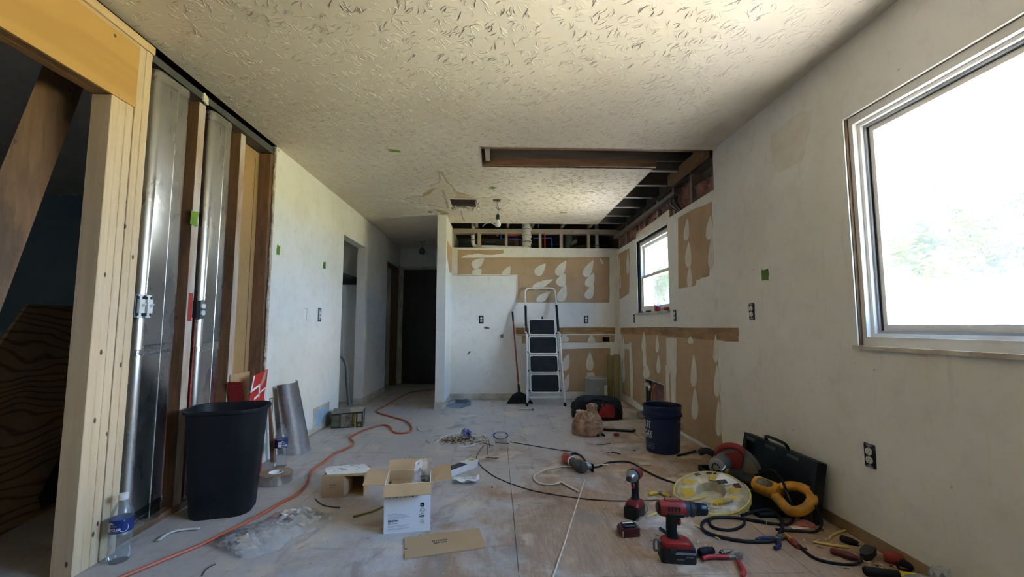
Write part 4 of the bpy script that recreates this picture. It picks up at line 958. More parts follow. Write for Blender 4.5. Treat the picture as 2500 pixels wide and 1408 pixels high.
# bare bulb on its wires
lx, ly = .012, 4.81
def bulb(t, c, r, on=False):
    prof = [(.0125, .058), (.0135, .040), (.018, .030), (.027, .014), (.031, -.003), (.029, -.018), (.020, -.029), (.004, -.033)]
    MB().lathe([(a*r/.031, b*r/.031) for a, b in prof], 20, Matrix.Translation(c)).build('bulb', plain('frosted_bulb', (.85, .84, .80), .3), t, True, world=False)
t = thing('pendant_bulb', 'white bulb in a black socket hanging from bare ceiling wires', 'lamp', (lx, ly, 2.19))
bz = WY(1218, 547, ly).z
bulb(t, V(0, 0, bz-2.19), .034)
MB().lathe([(.017, 0), (.019, .01), (.019, .05), (.012, .062), (.004, .066)], 16, Matrix.Translation((0, 0, bz-2.19+.052))).build('socket', BLACKP, t, True, world=False)
zs = bz-2.19+.112
MB().tube(smooth_path([V(0, 0, zs), V(.004, 0, zs+.04), V(.010, 0, zs+.075), V(-.012, 0, zs+.11), V(-.004, 0, H-2.19+.01)]), .0022, 6).build('wire', BLACKR, t, True, world=False)
MB().tube(smooth_path([V(.006, 0, zs+.05), V(.016, 0, zs+.062), V(.032, 0, zs+.066)]), .003, 6).tube(smooth_path([V(.004, 0, zs+.05), V(-.016, 0, zs+.08), V(-.022, 0, zs+.088)]), .003, 6).build('wire_nut', BLACKR, t, True, world=False)
t = thing('hall_lamp', 'brass ceiling lamp holder with a small bulb hanging in the hall', 'lamp', (-1.255, 7.2, 2.2))
MB().lathe([(.012, .02), (.045, .03), (.055, .06), (.05, .10), (.02, .125), (.008, .14)], 16).build('lamp_body', plain('tarnished_brass', (.20, .16, .10), .4, .8), t, True, world=False)
MB().tube(smooth_path([V(0, 0, .135), V(.02, 0, .17), V(-.015, 0, .21), V(0, 0, .245)]), .005, 6).tube(smooth_path([V(-.06, 0, .238), V(0, .02, .235), V(.06, 0, .238)]), .006, 6).build('hanger', BLACKIRON, t, True, world=False)
mb = MB(); MB().lathe([(.016, .0), (.018, -.02), (.03, -.045), (.030, -.062), (.018, -.08), (.003, -.084)], 16, Matrix.Translation((.03, 0, .02)) @ Matrix.Rotation(-.4, 4, 'Y')).build('bulb', plain('clear_bulb', (.75, .72, .70), .15), t, True, world=False)

# ------------------------------------------------------------------ plumbing in the open back wall
YP = YB+.06
def pipe(name, label, pts, r, mat, rings=(), cat='pipe', n=14):
    P = smooth_path(pts, 8) if len(pts) > 2 else [Vector(p) for p in pts]
    t = thing(name, label, cat, (pts[-1][0], pts[-1][1], min(p[2] for p in pts)))
    MB().tube(P, r, n).build('pipe', mat, t, True)
    for p in rings:
        p = Vector(p); MB().lathe([(r*1.02, -.022), (r*1.18, -.02), (r*1.18, .02), (r*1.02, .022)], n, Matrix.Translation(p)).build('coupling', mat, t, True)
        MB().lathe([(r*1.2, -.004), (r*1.2, .004)], n, Matrix.Translation(p)).build('clamp', BLACKR, t)
    return t
def bp(x, y, Y=YP): return WY(x, y, Y)
a = bp(1155, 545); pipe('drain_pipe', 'white drain pipe with elbow at the left end of the open back wall', [bp(1155, 530), bp(1155, 570), bp(1155, 590), bp(1158, 599), bp(1168, 603)], .028, PVCW, [bp(1155, 573), bp(1155, 585)])
pipe('drain_pipe', 'long white pipe lying along the top of the back wall', [V(-.22, YB+.03, 2.172), V(.50, YB+.03, 2.155)], .020, PVCW)
x = bp(1286, 570, YB+.02).x; pipe('drain_pipe', 'thick jointed white vent stack in the middle of the back wall', [V(x, YB+.02, 2.75), V(x, YB+.02, 2.40), V(x, YB+.02, 2.18)], .060, PVCW, [V(x, YB+.02, 2.52), V(x, YB+.02, 2.42), V(x, YB+.02, 2.33), V(x, YB+.02, 2.24)], n=20)
x = bp(1457, 570).x; pipe('drain_pipe', 'slim grey pipe with caps at the right end of the back wall', [V(x, YP, 2.6), V(x, YP, 2.3), V(x, YP, 2.15)], .026, plain('grey_pvc', (.42, .42, .40), .5), [V(x, YP, 2.20), V(x, YP, 2.47)])
pipe('drain_pipe', 'dark angled pipe fitting behind the right back wall studs', [V(bp(1385, 604, 6.4).x, 6.4, .0), bp(1385, 606, 6.4), bp(1395, 595, 6.4), bp(1407, 588, 6.4)], .05, plain('dusty_black_abs', (.10, .10, .095), .6), [])
pipe('drain_pipe', 'rust coloured pipe crossing low behind the back wall studs', [V(bp(1380, 602, 6.5).x, 6.5, .0), V(bp(1380, 602, 6.5).x, 6.5, 2.0), bp(1384, 602, 6.5), V(1.2, 6.5, bp(1380, 602, 6.5).z), bp(1480, 601, 6.5)], .035, plain('rusty_pipe', (.16, .10, .07), .7))
pipe('drain_pipe', 'black drain stub left of the thick vent stack', [bp(1262, 578, 6.35), V(bp(1262, 590, 6.35).x, 6.35, 2.25), bp(1262, 606, 6.35)], .055, plain('red_brown_abs', (.16, .07, .05), .6))
for lab, pts, m in (('short red water pipe dropping from the plate', [bp(1213, 566, YB+.05), bp(1213, 574, YB+.05), bp(1217, 575, YB+.05)], PEXR),
                    ('red water pipe running across to the vent stack', [bp(1240, 575, YB+.08), bp(1255, 575, YB+.08), bp(1272, 574, YB+.08)], PEXR),
                    ('bent red water pipe right of the vent stack', [bp(1325, 572, YB+.04), bp(1329, 572, YB+.04), bp(1330, 580, YB+.04), bp(1330, 607, YB+.04)], PEXR),
                    ('bent blue water pipe left of the vent stack', [bp(1223, 566, YB+.05), bp(1223, 580, YB+.05), bp(1226, 582, YB+.05), bp(1270, 584, YB+.05)], PEXB),
                    ('blue water pipe branching down right of the vent stack', [bp(1303, 581, YB+.05), bp(1330, 581, YB+.05), bp(1345, 581, YB+.05), bp(1346, 585, YB+.05), bp(1348, 607, YB+.05)], PEXB),
                    ('short blue water pipe end rising to the lookouts', [bp(1314, 548, YB+.05), bp(1314, 552, YB+.05), bp(1314, 556, YB+.05)], PEXB)):
    pipe('water_pipe', lab, pts, .009, m, n=10)
tag(MB().tube(smooth_path([bp(1178, 553), bp(1186, 546), bp(1200, 545), bp(1212, 552)]), .005, 6).build('cable', WHITEP, None, True), 'loose white cable arching above the back wall plate', 'cable')
tag(MB().tube(smooth_path([bp(1176, 566, YB+.01), bp(1173, 580, YB+.01), bp(1174, 600, YB+.01)]), .006, 6).build('cable', plain('yellow_cable', (.62, .52, .12), .5), None, True), 'yellow cable running down beside a back wall stud', 'cable')
tag(MB().box((-.62, 6.9, 2.34), (1.7, 6.93, 2.36)).build('steel_angle', BLACKIRON), 'dark steel angle crossing behind the open back wall', 'steel')
for i in range(5):
    y = 4.02+i*.035; tag(MB().tube(smooth_path([V(XR-.02, y, 2.30), V(XR-.03-.01*(i % 2), y-.02, 2.22), V(XR+.03, y-.06-.02*i, 2.10)]), .006, 6).build('cable', (BLACKR, plain('grey_cable', (.25, .24, .22), .6))[i % 2], None, True), ('loose black cable drooping in the soffit gap over the outside wall', 'loose grey cable drooping in the soffit gap over the outside wall')[i % 2], 'cable', 'cables in the soffit gap')
for y in (5.05, 4.95):
    pass
# pipes in the low hole
pipe('drain_pipe', 'white pipe stub poking from the low wall hole', [WX(1581, 938, XR-.02)+V(0, 0, 0), WX(1577, 938, XR-.06)], .024, plain('ivory_pipe', (.72, .68, .55), .5))
pipe('waste_pipe', 'dark vertical waste pipe in the low wall hole', [V(XR+.03, 4.98, .40), V(XR+.03, 4.98, .2), V(XR+.03, 4.98, .0)], .03, plain('black_abs', (.025, .022, .02), .5))
p0 = WX(1592, 960, XR-.02); pipe('water_pipe', 'copper water pipe with chrome valve in the low wall hole', [p0+V(0, 0, -.22), p0, p0+V(.04, 0, .10)], .010, COPPER)
tag(MB().lathe([(.018, 0), (.024, .01), (.024, .05), (.016, .06)], 12, Matrix.Translation((p0.x-.02, p0.y, p0.z+.03))).build('shutoff_valve', STEEL, None, True), 'small chrome shutoff valve in front of the low wall hole', 'valve')
tag(MB().bbox((XR-.17, 4.82, 0), (XR-.10, 4.90, .075), .01).build('junction_box', plain('aged_chrome', (.45, .44, .42), .4, .6)), 'small square metal box on the floor by the wall hole', 'box')
tag(MB().cyl((XR-.13, 4.52, .005), (XR-.13, 4.52, .17), .012).build('pipe_stub', COPPER, None, True), 'short copper pipe stub standing on the floor behind the blue bucket', 'pipe')
# ------------------------------------------------------------------ far end of the kitchen : ladder, broom, dust pan, grey bucket, boards
LADW = plain('ladder_white_enamel', (.78, .77, .74), .35); TREAD = plain('black_ribbed_tread', (.012, .013, .016), .7, col2=(.022, .022, .026), scale=9, spec=.25)
def lad(x, y, Yt): return WY(x, y, Yt)
ld = thing('step_ladder', 'folded white four step ladder with black treads leaning on the back wall', 'ladder', (.64, 5.62, 0))
def ly(py): return 5.60+(6.09-5.60)*(993-py)/(993-703)       # lean : depth grows with height
def lp(px, py, dy=0): return WY(px, py, ly(py)+dy)
# front rails, black grips, handle
for side, pts in (('l', [(1287, 986), (1287.5, 900), (1286, 812)]), ('r', [(1379, 986), (1372, 900), (1366, 812)])):
    MB().tube([lp(*p) for p in pts], .0125, 12).build('front_rail', LADW, ld, True)
MB().tube(smooth_path([lp(1283.5, 812), lp(1283, 745), lp(1282, 716), lp(1284.5, 707), lp(1292, 703.5), lp(1318, 703), lp(1345, 703.5), lp(1352.5, 707), lp(1355.5, 716), lp(1358, 745), lp(1364, 812)]), .0125, 12).build('handle_bar', LADW, ld, True)
for a, b in (((1283.2, 746), (1284.5, 810)), ((1358.3, 744), (1363.5, 810))):
    MB().tube([lp(*a), lp(*b)], .0165, 12).build('grip', BLACKR, ld, True)
for i, (x0, x1, y0, y1) in enumerate(((1290, 1356, 779, 818), (1290, 1360, 821, 864), (1292, 1363, 867, 910), (1294, 1366, 913, 959))):
    a, b, c, d = lp(x0, y1, -.015), lp(x1, y1, -.015), lp(x1, y0, -.015), lp(x0, y0, -.015)
    ux = (b-a); uy = (d-a); w = ux.length; h = uy.length; ux.normalize(); uy = (uy-ux*uy.dot(ux)).normalized(); nn = ux.cross(uy)
    if nn.y > 0: nn = -nn
    ctr = (a+c)/2; M = Matrix.Translation(ctr) @ Matrix((ux, uy, nn)).transposed().to_4x4()
    out_ = rrect(w, h, .030, 5); mid_ = rrect(w-.026, h-.026, .022, 5)
    s = MB().loft([[(x, y, -.012) for x, y in out_], [(x, y, .006) for x, y in out_], [(x*.985, y*.985, .010) for x, y in out_], [(x, y, .010) for x, y in mid_], [(x, y, .004) for x, y in mid_]], M=M).build('step_frame', LADW, ld, True)
    tr = MB().prism(mid_, .004, .0075, 'z', M); 
    n_r = 22
    for k in range(n_r):
        xx = -w/2+.02+(w-.04)*k/(n_r-1); tr.box((xx-.0022, -h/2+.022, .0075), (xx+.0022, h/2-.022, .0092), M)
    tr.build('tread', TREAD, ld)
    # hinge lugs at the sides
    for sx in (-1, 1): MB().cyl(M @ V(sx*(w/2+.002), -h/2+.03, -.008), M @ V(sx*(w/2+.022), -h/2+.03, -.008), .010, n=10).build('hinge', BLACKP, ld)
MB().tube([lp(1288, 970), lp(1377, 970)], .011, 10).build('cross_bar', LADW, ld, True)
MB().tube([lp(1290, 962, .04), lp(1370, 962, .04)], .009, 10).build('cross_bar', LADW, ld, True)
for pts in ([(1290, 978), (1294, 880), (1296, 800)], [(1372, 978), (1365, 880), (1358, 800)]):
    MB().tube([WY(x, y, ly(y)+.055) for x, y in pts], .011, 10).build('rear_rail', LADW, ld, True)
for p in (G(1286.5, 991), G(1379.5, 991)):
    MB().lathe([(.017, 0), (.018, .03), (.014, .045)], 12, Matrix.Translation((p.x, p.y, 0))).build('rubber_foot', BLACKR, ld, True)
MB().cyl(lp(1324, 777, -.01), lp(1324, 774, .02), .012, n=10).build('latch', BLACKP, ld)

br = thing('push_broom', 'angled black broom with a long red handle leaning on the back wall', 'broom', (.33, 5.68, 0))
h0 = WY(1251, 761, YB-.03); h1 = WY(1266, 942, 5.84); h2 = WY(1267.5, 958, 5.81)
MB().cyl(h0, h0+(h1-h0)*.13, .0135, .013, n=12).build('grip', BLACKP, br, True)
MB().cyl(h0+(h1-h0)*.13, h1, .0115, n=12).build('handle', plain('red_broom_handle', (.34, .05, .03), .45), br, True)
MB().cyl(h1+(h0-h1)*.02, h2, .015, .020, n=12).build('ferrule', BLACKP, br, True)
c = h2; 
MB().prism([(c.x-.018, c.z+.01), (c.x+.018, c.z+.01), (c.x+.10, c.z-.030), (c.x+.115, c.z-.055), (c.x-.105, c.z-.055), (c.x-.09, c.z-.030)], c.y-.03, c.y+.03, 'y').build('broom_head', BLACKP, br)
mb = MB(); rnd = random.Random(2)
for i in range(34):
    for j in range(4):
        t_ = i/33; x0 = c.x-.10+.21*t_; x1 = c.x-.165+.345*t_+rnd.uniform(-.004, .004); y = c.y-.024+.016*j
        mb.cyl((x0, y, c.z-.054), (x1, y-.015+rnd.uniform(-.006, .006), .003), .0042, .003, n=5)
mb.build('bristles', BLACKR, br)
dp = thing('dust_pan', 'grey plastic dust pan lying on the floor beside the wing wall', 'dust pan', G(1115, 990))
o = G(1115, 990); R = Matrix.Rotation(-.55, 4, 'Z')
def dpv(pts): return [R @ V(*p) for p in pts]
MB().add(dpv([(-.15, -.13, .002), (.15, -.13, .002), (.13, .13, .014), (-.13, .13, .014), (-.15, -.13, .0), (.15, -.13, .0), (.13, .13, .002), (-.13, .13, .002)]), [(0, 1, 2, 3), (7, 6, 5, 4), (0, 4, 5, 1), (1, 5, 6, 2), (2, 6, 7, 3), (3, 7, 4, 0)]).build('pan', plain('slate_plastic', (.22, .25, .30), .45), dp, world=False)
MB().tube(smooth_path(dpv([(-.15, -.12, .012), (-.135, .10, .045), (-.10, .135, .050), (.10, .135, .050), (.135, .10, .045), (.15, -.12, .012)])), .007, 8).build('rim', MATS['slate_plastic'], dp, True, world=False)
MB().add(dpv([(-.13, .13, .002), (.13, .13, .002), (.12, .14, .05), (-.12, .14, .05)]), [(0, 1, 2, 3)]).build('back', MATS['slate_plastic'], dp, world=False)
MB().tube(dpv([(0, .135, .048), (0, .18, .045), (0, .27, .02)]), [.010, .013, .014], 10).build('handle', BLACKP, dp, True, world=False)
hm = thing('hammer', 'small hammer with a pale wooden handle on the floor before the ladder', 'hammer', (0, 0, 0))
a = G(1266, 999, .012); b = G(1300, 998, .012); hm.location = a
MB().tube([a, a+(b-a)*.6, b], [.010, .008, .007], 8).build('handle', plain('pale_hickory', (.62, .5, .32), .6), hm, True)
e = (b-a).normalized(); MB().cyl(b-e.cross(V(0, 0, 1))*.04, b+e.cross(V(0, 0, 1))*.045, .012, n=10).build('head', DULLSTEEL, hm, True)
gb = thing('pail', 'grey plastic pail standing upside down in the kitchen corner', 'bucket', (1.345, 5.84, 0))
GB = plain('grey_pail_plastic', (.235, .25, .265), .5, col2=(.21, .225, .24), scale=6)
MB().lathe([(.158, 0), (.162, .004), (.162, .02), (.155, .024), (.154, .06), (.150, .065), (.1475, .30), (.148, .318), (.144, .328), (.0, .328)], 40).build('body', GB, gb, True, world=False)
MB().lathe([(.146, .322), (.147, .330), (.132, .331), (.130, .326), (.0, .326)], 40).build('bottom_rim', plain('dusty_grey', (.52, .52, .51), .8), gb, True, world=False)
def on_cyl(r, a0, z0, rf=None):
    return lambda x, y: ((r(z0+y) if callable(r) else r)*math.sin(a0+x/.15), -(r(z0+y) if callable(r) else r)*math.cos(a0+x/.15), z0+y)
lab = MB(); n = 6; f_ = on_cyl(.1535, .75, .05)
vsx = [f_(-.035+.07*i/n, 0) for i in range(n+1)]+[f_(-.035+.07*i/n, .19) for i in range(n+1)]
lab.add(vsx, [(i, i+1, n+2+i, n+1+i) for i in range(n)]).build('paper_label', PAPER, gb, world=False)
for k in range(7): text_mesh(('lll llll ll', 'll llll lll')[k % 2], .012, (lambda x, y, k=k: on_cyl(.1542, .75, .205-.022*k)(x, y)), 'print', INK, gb, 'CENTER')
wm = MB(); rnd = random.Random(4)
for k in range(9):
    f_ = on_cyl(.1545, -.18+rnd.uniform(-.12, .12), .07+.017*k); wm.add([f_(-.012, 0), f_(.014, .002), f_(.016, .009), f_(-.010, .011)], [(0, 1, 2, 3)])
wm.build('worn_print', plain('worn_white_print', (.36, .37, .36), .8), gb, world=False)
TREATED = wood('treated_lumber', (.36, .28, .14), (.25, .19, .09), 'z')
for lab_, bx, pts in (('tall greenish board leaning in the kitchen corner', (1.645, 5.93), (1.70, 6.09, .62)), ('short greenish board leaning in the kitchen corner', (1.49, 5.99), (1.50, 6.12, .27)), ('middle greenish board leaning in the kitchen corner beside the pail', (1.566, 5.97), (1.618, 6.12, .60))):
    p0 = V(bx[0], bx[1], .0); p1 = V(*pts); d = (p1-p0).normalized(); u = V(1, 0, 0); u = (u-d*u.dot(d)).normalized(); w = d.cross(u); hw = .036
    tag(MB().loft([[p+u*hw+w*.015, p-u*hw+w*.015, p-u*hw-w*.015, p+u*hw-w*.015] for p in (p0+V(0, 0, .012), p1)]).build('board_offcut', TREATED), lab_, 'board')

# ------------------------------------------------------------------ soft bags : lumpy closed surfaces
def lumpy(prof, n, seed, amp, sq=(1, 1), M=None, fold=7, sharp=.25):
    rnd = random.Random(seed); ph = [rnd.uniform(0, 6.28) for _ in range(6)]; rings = []
    for k, (r, z) in enumerate(prof):
        ring = []
        for i in range(n):
            a = 2*PI*i/n
            q = 1+amp*(math.sin(fold*a+ph[0]+k*.5)*.5+math.sin((fold*2+1)*a+ph[1]-k*.8)*.35+math.sin(3*a+ph[2]+k*.3)*.5)+rnd.uniform(-sharp, sharp)*amp
            ring.append((r*q*math.cos(a)*sq[0], r*q*math.sin(a)*sq[1], max(z+rnd.uniform(-sharp, sharp)*amp*.4*(0 < k), .0)))
        rings.append(ring)
    return MB().loft(rings, M=M)
tb = thing('tool_bag', 'slumped red and black fabric tool bag beside the upturned pail', 'tool bag', (1.12, 4.86, 0), -.12)
crumple(lumpy(resample([(.20, .0), (.225, .03), (.23, .10), (.215, .17), (.17, .215), (.06, .23)], 4), 72, 4, .03, (1.18, .62), fold=4, sharp=.02), .028, 9, 2.2).build('bag_body', plain('black_nylon', (.012, .012, .013), .85, bmp=.4), tb, True, world=False)
M = Matrix.Translation((.075, -.075, .0)) @ Matrix.Rotation(-.12, 4, 'X')
lumpy([(.12, .03), (.135, .06), (.13, .12), (.115, .165), (.07, .195)], 28, 9, .07, (.95, .80), M, 3).build('red_panel', plain('red_nylon', (.30, .02, .018), .8, col2=(.2, .012, .012)), tb, True, world=False)
MB().tube(smooth_path([V(-.15, -.10, .12), V(-.10, -.13, .20), V(.0, -.12, .225), V(.12, -.12, .19), V(.19, -.10, .12)]), .010, 8).build('strap', BLACKR, tb, True, world=False)
MB().tube(smooth_path([V(.16, -.08, .16), V(.23, -.10, .12), V(.26, -.09, .05), V(.25, -.08, .01)]), .014, 8, flat=.5).build('strap', BLACKR, tb, True, world=False)
BAGB = plain('brown_plastic_bag', (.27, .14, .08), .30, col2=(.52, .34, .22), scale=9, detail=6, stretch=(1, 1, .3)); 
pb = thing('plastic_bag', 'crumpled brown plastic bag of scraps in front of the tool bag', 'bag', (.87, 4.16, 0))
mb = crumple(lumpy(resample([(.10, 0), (.125, .015), (.135, .06), (.125, .12), (.10, .17), (.06, .205)], 5), 80, 14, .03, (1.05, .80), fold=5, sharp=.05), .022, 17, 3.1)
mb.build('bag_body', BAGB, pb, 25, world=False)
crumple(lumpy(resample([(.06, .15), (.058, .20), (.042, .235), (.05, .262), (.03, .275)], 4), 48, 15, .05, (.9, .7), Matrix.Translation((.045, .01, 0)), 5, .05), .020, 30, 1.7).build('bag_neck', BAGB, pb, 25, world=False)
crumple(lumpy(resample([(.05, .12), (.05, .16), (.036, .185), (.04, .20), (.015, .205)], 4), 44, 16, .05, (.9, .7), Matrix.Translation((-.065, .01, .01)), 4, .05), .020, 32, 6.2).build('bag_handle', plain('pale_bag_fold', (.62, .46, .34), .3), pb, 25, world=False)
pry = thing('flat_bar', 'black flat ripping bar lying on the floor before the tool bag', 'pry bar', (0, 0, 0))
a = G(1462, 1046, .012); b = G(1552, 1052, .012); pry.location = a; d = (b-a).normalized(); w = V(-d.y, d.x, 0)*.022
MB().loft([[p-w+V(0, 0, -.010), p+w+V(0, 0, -.010), p+w+V(0, 0, .006), p-w+V(0, 0, .006)] for p in (a, a+(b-a)*.9, b+V(0, 0, .012))]).build('bar', plain('black_steel', (.02, .02, .02), .4), pry)
def pliers(label, pa, pb_, z, hcol, ang=.32, L=.11, jaw=.05, cat='pliers', tip=None):
    """pa : pivot, pb_ : direction point of the jaws"""
    t = thing('pliers', label, cat, (pa.x, pa.y, 0)); d = (pb_-pa); d.z = 0; d.normalize(); s = V(-d.y, d.x, 0)
    J = MB()
    for k in (1, -1):
        c_, sn = math.cos(ang), math.sin(ang)*k
        e = (-d*c_+s*sn); 
        P = [V(0, 0, z), e*L*.25+V(0, 0, z), (e*L*.6+s*k*L*.10)+V(0, 0, z), (e*L*.8+s*k*L*.09)+V(0, 0, z), (e*L+s*k*L*.02)+V(0, 0, z)]
        Q = smooth_path(P, 4); m_ = len(Q)
        MB().tube(Q[:m_//3], .006, 8).build('arm', DULLSTEEL, t, True, world=False)
        MB().tube(Q[m_//3-1:], [.0085]+[.0095]*(len(Q[m_//3-1:])-2)+[.007], 10).build('grip', hcol, t, True, world=False)
        MB().loft([[d*x+s*k*y0+V(0, 0, z-.006), d*x+s*k*y1+V(0, 0, z-.006), d*x+s*k*y1+V(0, 0, z+.006), d*x+s*k*y0+V(0, 0, z+.006)] for x, y0, y1 in ((-.008, .001, .012), (jaw*.4, .002, .016), (jaw, .004, .008))]).build('jaw', DULLSTEEL, t, world=False)
    MB().cyl(V(0, 0, z-.008), V(0, 0, z+.009), .009, n=14).build('pivot', DULLSTEEL, t, world=False)
    return t
pliers('small dark pliers lying in front of the brown plastic bag', G(1462, 1060), G(1452, 1050), .012, BLACKR, .25, .10)
tag(MB().lathe([(.0, 0), (.026, 0), (.028, .004), (.028, .016), (.024, .02), (.010, .02), (.010, .012), (.0, .012)], 20, Matrix.Translation(G(1505, 1063))).build('tape_roll', REDP, None, True), 'small red tape roll on the floor by the ripping bar', 'tape roll')

# ------------------------------------------------------------------ blue bucket
bk = thing('bucket', 'tall dark blue plastic bucket with white lettering and wire bail', 'bucket', (1.375, 3.60, 0))
NAVY = plain('navy_plastic', (.006, .011, .050), .40, col2=(.005, .009, .042), scale=5)
def br_(z): return .131+(.149-.131)*z/.37
MB().lathe([(.124, 0), (.131, .006), (br_(.28), .28), (.150, .282), (.158, .288), (.158, .306), (.150, .310), (.150, .345), (.155, .350), (.156, .372), (.151, .374), (.1465, .372), (.1445, .34), (.128, .012), (0, .010)], 48).build('body', NAVY, bk, True, world=False)
def bcyl(a0, z0): return lambda x, y: (br_(z0+y)*1.004*math.sin(a0+x/.14), -br_(z0+y)*1.004*math.cos(a0+x/.14), z0+y)
text_mesh('DO IT', .085, bcyl(-1.03, .195), 'lettering', PRINTW, bk, 'RIGHT', .62, .0015)
text_mesh('RIGHT', .085, bcyl(-.95, .118), 'lettering', PRINTW, bk, 'RIGHT', .62, .0015)
text_mesh("Lowe's", .030, bcyl(-.98, .047), 'lettering', plain('pale_blue_print', (.30, .34, .48), .6), bk, 'RIGHT', .8)
def outline(a0, a1, z0, z1, w):
    mb = MB(); m_ = 10
    def seg(aa, ab, za, zb):
        f = lambda a, z: (br_(z)*1.004*math.sin(a), -br_(z)*1.004*math.cos(a), z)
        vs_ = [f(aa+(ab-aa)*i/m_, za) for i in range(m_+1)]+[f(aa+(ab-aa)*i/m_, zb) for i in range(m_+1)]
        mb.add(vs_, [(i, i+1, m_+2+i, m_+1+i) for i in range(m_)])
    seg(a0, a1, z0, z0+w); seg(a0, a1, z1-w, z1); seg(a0, a0+w/.14, z0, z1); seg(a1-w/.14, a1, z0, z1); return mb
outline(-1.6, -.92, .036, .076, .0022).build('emblem', MATS['pale_blue_print'], bk, world=False)
outline(.78, 1.4, .12, .185, .003).build('emblem', MATS['pale_blue_print'], bk, world=False)
text_mesh('L', .05, bcyl(.90, .132), 'lettering', MATS['pale_blue_print'], bk)
for a_ in (.45, .45+PI): MB().cyl((.150*math.sin(a_), -.150*math.cos(a_), .266), (.166*math.sin(a_), -.166*math.cos(a_), .266), .012, n=12).build('bail_ear', NAVY, bk, world=False)
pa_ = V(.168*math.sin(.45), -.168*math.cos(.45), .266); pe = V(.168*math.sin(.45+PI), -.168*math.cos(.45+PI), .266)
pts = []
ax_ = (pe-pa_).normalized(); perp = V(-ax_.y, ax_.x, 0); perp = perp if perp.x > 0 else -perp
for i in range(17):
    a_ = PI*i/16; pts.append((pa_+pe)/2 - ax_*.168*math.cos(a_)+perp*.178*math.sin(a_)*.94+V(0, 0, -.105*math.sin(a_)))
MB().tube(pts, .0028, 6).build('bail', STEEL, bk, True, world=False)
MB().tube(pts[6:11], .008, 8).build('bail_grip', plain('tan_grip', (.42, .32, .18), .6), bk, True, world=False)
tag(MB().cyl(G(1655, 1112, .008), G(1698, 1101, .012), .009, n=8).build('pipe_scrap', BLACKR, None, True), 'short black tube lying at the foot of the blue bucket', 'tube')

# ------------------------------------------------------------------ left side : bin, bottles, tape, sheet metal, boxes
bn = thing('trash_bin', 'tall black plastic trash bin standing before the ducts', 'trash bin', (-1.515, 2.545, 0), math.radians(14)); bn.scale = (.89, .89, .94)
def bring(w, d, z): return [(x, y, z) for x, y in rrect(w, d, min(w, d)*.34, 7)]
MB().loft([bring(.325, .25, 0), bring(.335, .26, .008), bring(.42, .325, .575), bring(.425, .33, .583), bring(.452, .357, .585), bring(.455, .36, .600), bring(.448, .353, .606), bring(.432, .337, .604), bring(.415, .32, .58), bring(.325, .25, .02), bring(.20, .15, .016)]).build('bin_body', plain('matte_black_bin', (.006, .0065, .009), .55, col2=(.010, .0105, .013), scale=5, bmp=.1, spec=.25), bn, True, world=False)
WATER = clear('clear_plastic', (.93, .95, .96), .07, .06)
def bottle(label, p, s, cap, labtxt, rz, cut=False):
    t = thing('water_bottle', label, 'bottle', (p.x, p.y, 0), rz)
    prof = [(.028, .0), (.033, .006), (.034, .02), (.0335, .045), (.032, .05), (.034, .056), (.034, .10), (.0325, .104), (.034, .108), (.034, .155), (.031, .172), (.024, .190), (.015, .206), (.012, .212), (.0125, .226)]
    MB().lathe([(r*s, z*s) for r, z in prof], 28).build('bottle_body', WATER, t, True, world=False)
    if cap: MB().lathe([(.0145*s, .212*s), (.0152*s, .214*s), (.0152*s, .230*s), (.0135*s, .232*s)], 20).build('cap', WHITEP, t, True, world=False)
    R_ = .0345*s; z0, z1 = .105*s, .150*s
    MB().lathe([(R_, z0), (R_*1.005, z0+.001), (R_*1.005, z1), (R_, z1)], 32, cap=False).build('label_band', plain('navy_label', (.012, .03, .16), .4), t, True, world=False)
    f = lambda a0, zz: (lambda x, y: (R_*1.015*math.sin(a0+x/R_), -R_*1.015*math.cos(a0+x/R_), zz+y))
    text_mesh('RECYCLED', .0115*s, f(-.62, z0+.010*s), 'lettering', PRINTW, t, 'CENTER', .9, .0002)
    text_mesh('MOUNTAIN', .005*s, f(-.62, z0+.024*s), 'lettering', PRINTW, t, 'CENTER')
    text_mesh('100% PLASTIC BOTTLE', .0035*s, f(-.62, z0+.004*s), 'lettering', PRINTW, t, 'CENTER')
    pk = MB(); g = f(-.75, z0+.030*s); pk.add([g(-.008*s, 0), g(-.001*s, .009*s), g(.002*s, .005*s), g(.004*s, .007*s), g(.010*s, 0)], [(0, 1, 2, 3, 4)]); pk.build('mountain_mark', PRINTW, t, world=False)
    g = f(.35, z0+.003*s); dr = [(0, .042*s)]+[(.014*s*math.sin(a)*1.0, .014*s-.014*s*math.cos(a)) for a in [math.radians(x) for x in range(110, -115, -25)]]
    pk = MB(); pk.add([g(x, y) for x, y in dr], [tuple(range(len(dr)))]); pk.build('drop_mark', plain('pale_blue_drop', (.52, .68, .80), .5), t, world=False)
    # barcode panel
    g = f(-1.35, z0+.006*s); pk = MB()
    for i in range(7): pk.add([g(.0025*s*i, 0), g(.0025*s*i+.0015*s, 0), g(.0025*s*i+.0015*s, .030*s), g(.0025*s*i, .030*s)], [(0, 1, 2, 3)])
    pk.build('barcode', PRINTW, t, world=False)
    return t
bottle('half litre water bottle with white cap and navy label by the pine post', G(280, 1374)+V(0, .02, 0), 1.22, True, '', .55)
bottle('capless clear water bottle with navy label by the cut wall edge', V(-1.575, 3.30, 0), 1.32, False, '', 1.35)
tp = thing('tape_roll', 'big roll of foil tape lying flat beside the trash bin', 'tape roll', (-1.452, 2.985, 0))
MB().lathe([(.044, 0), (.098, 0), (.100, .002), (.100, .060), (.098, .062), (.044, .062), (.044, 0)], 40, cap=False).build('tape_winding', plain('foil_winding', (.60, .56, .50), .25, .9, bmp=.2), tp, True, world=False)
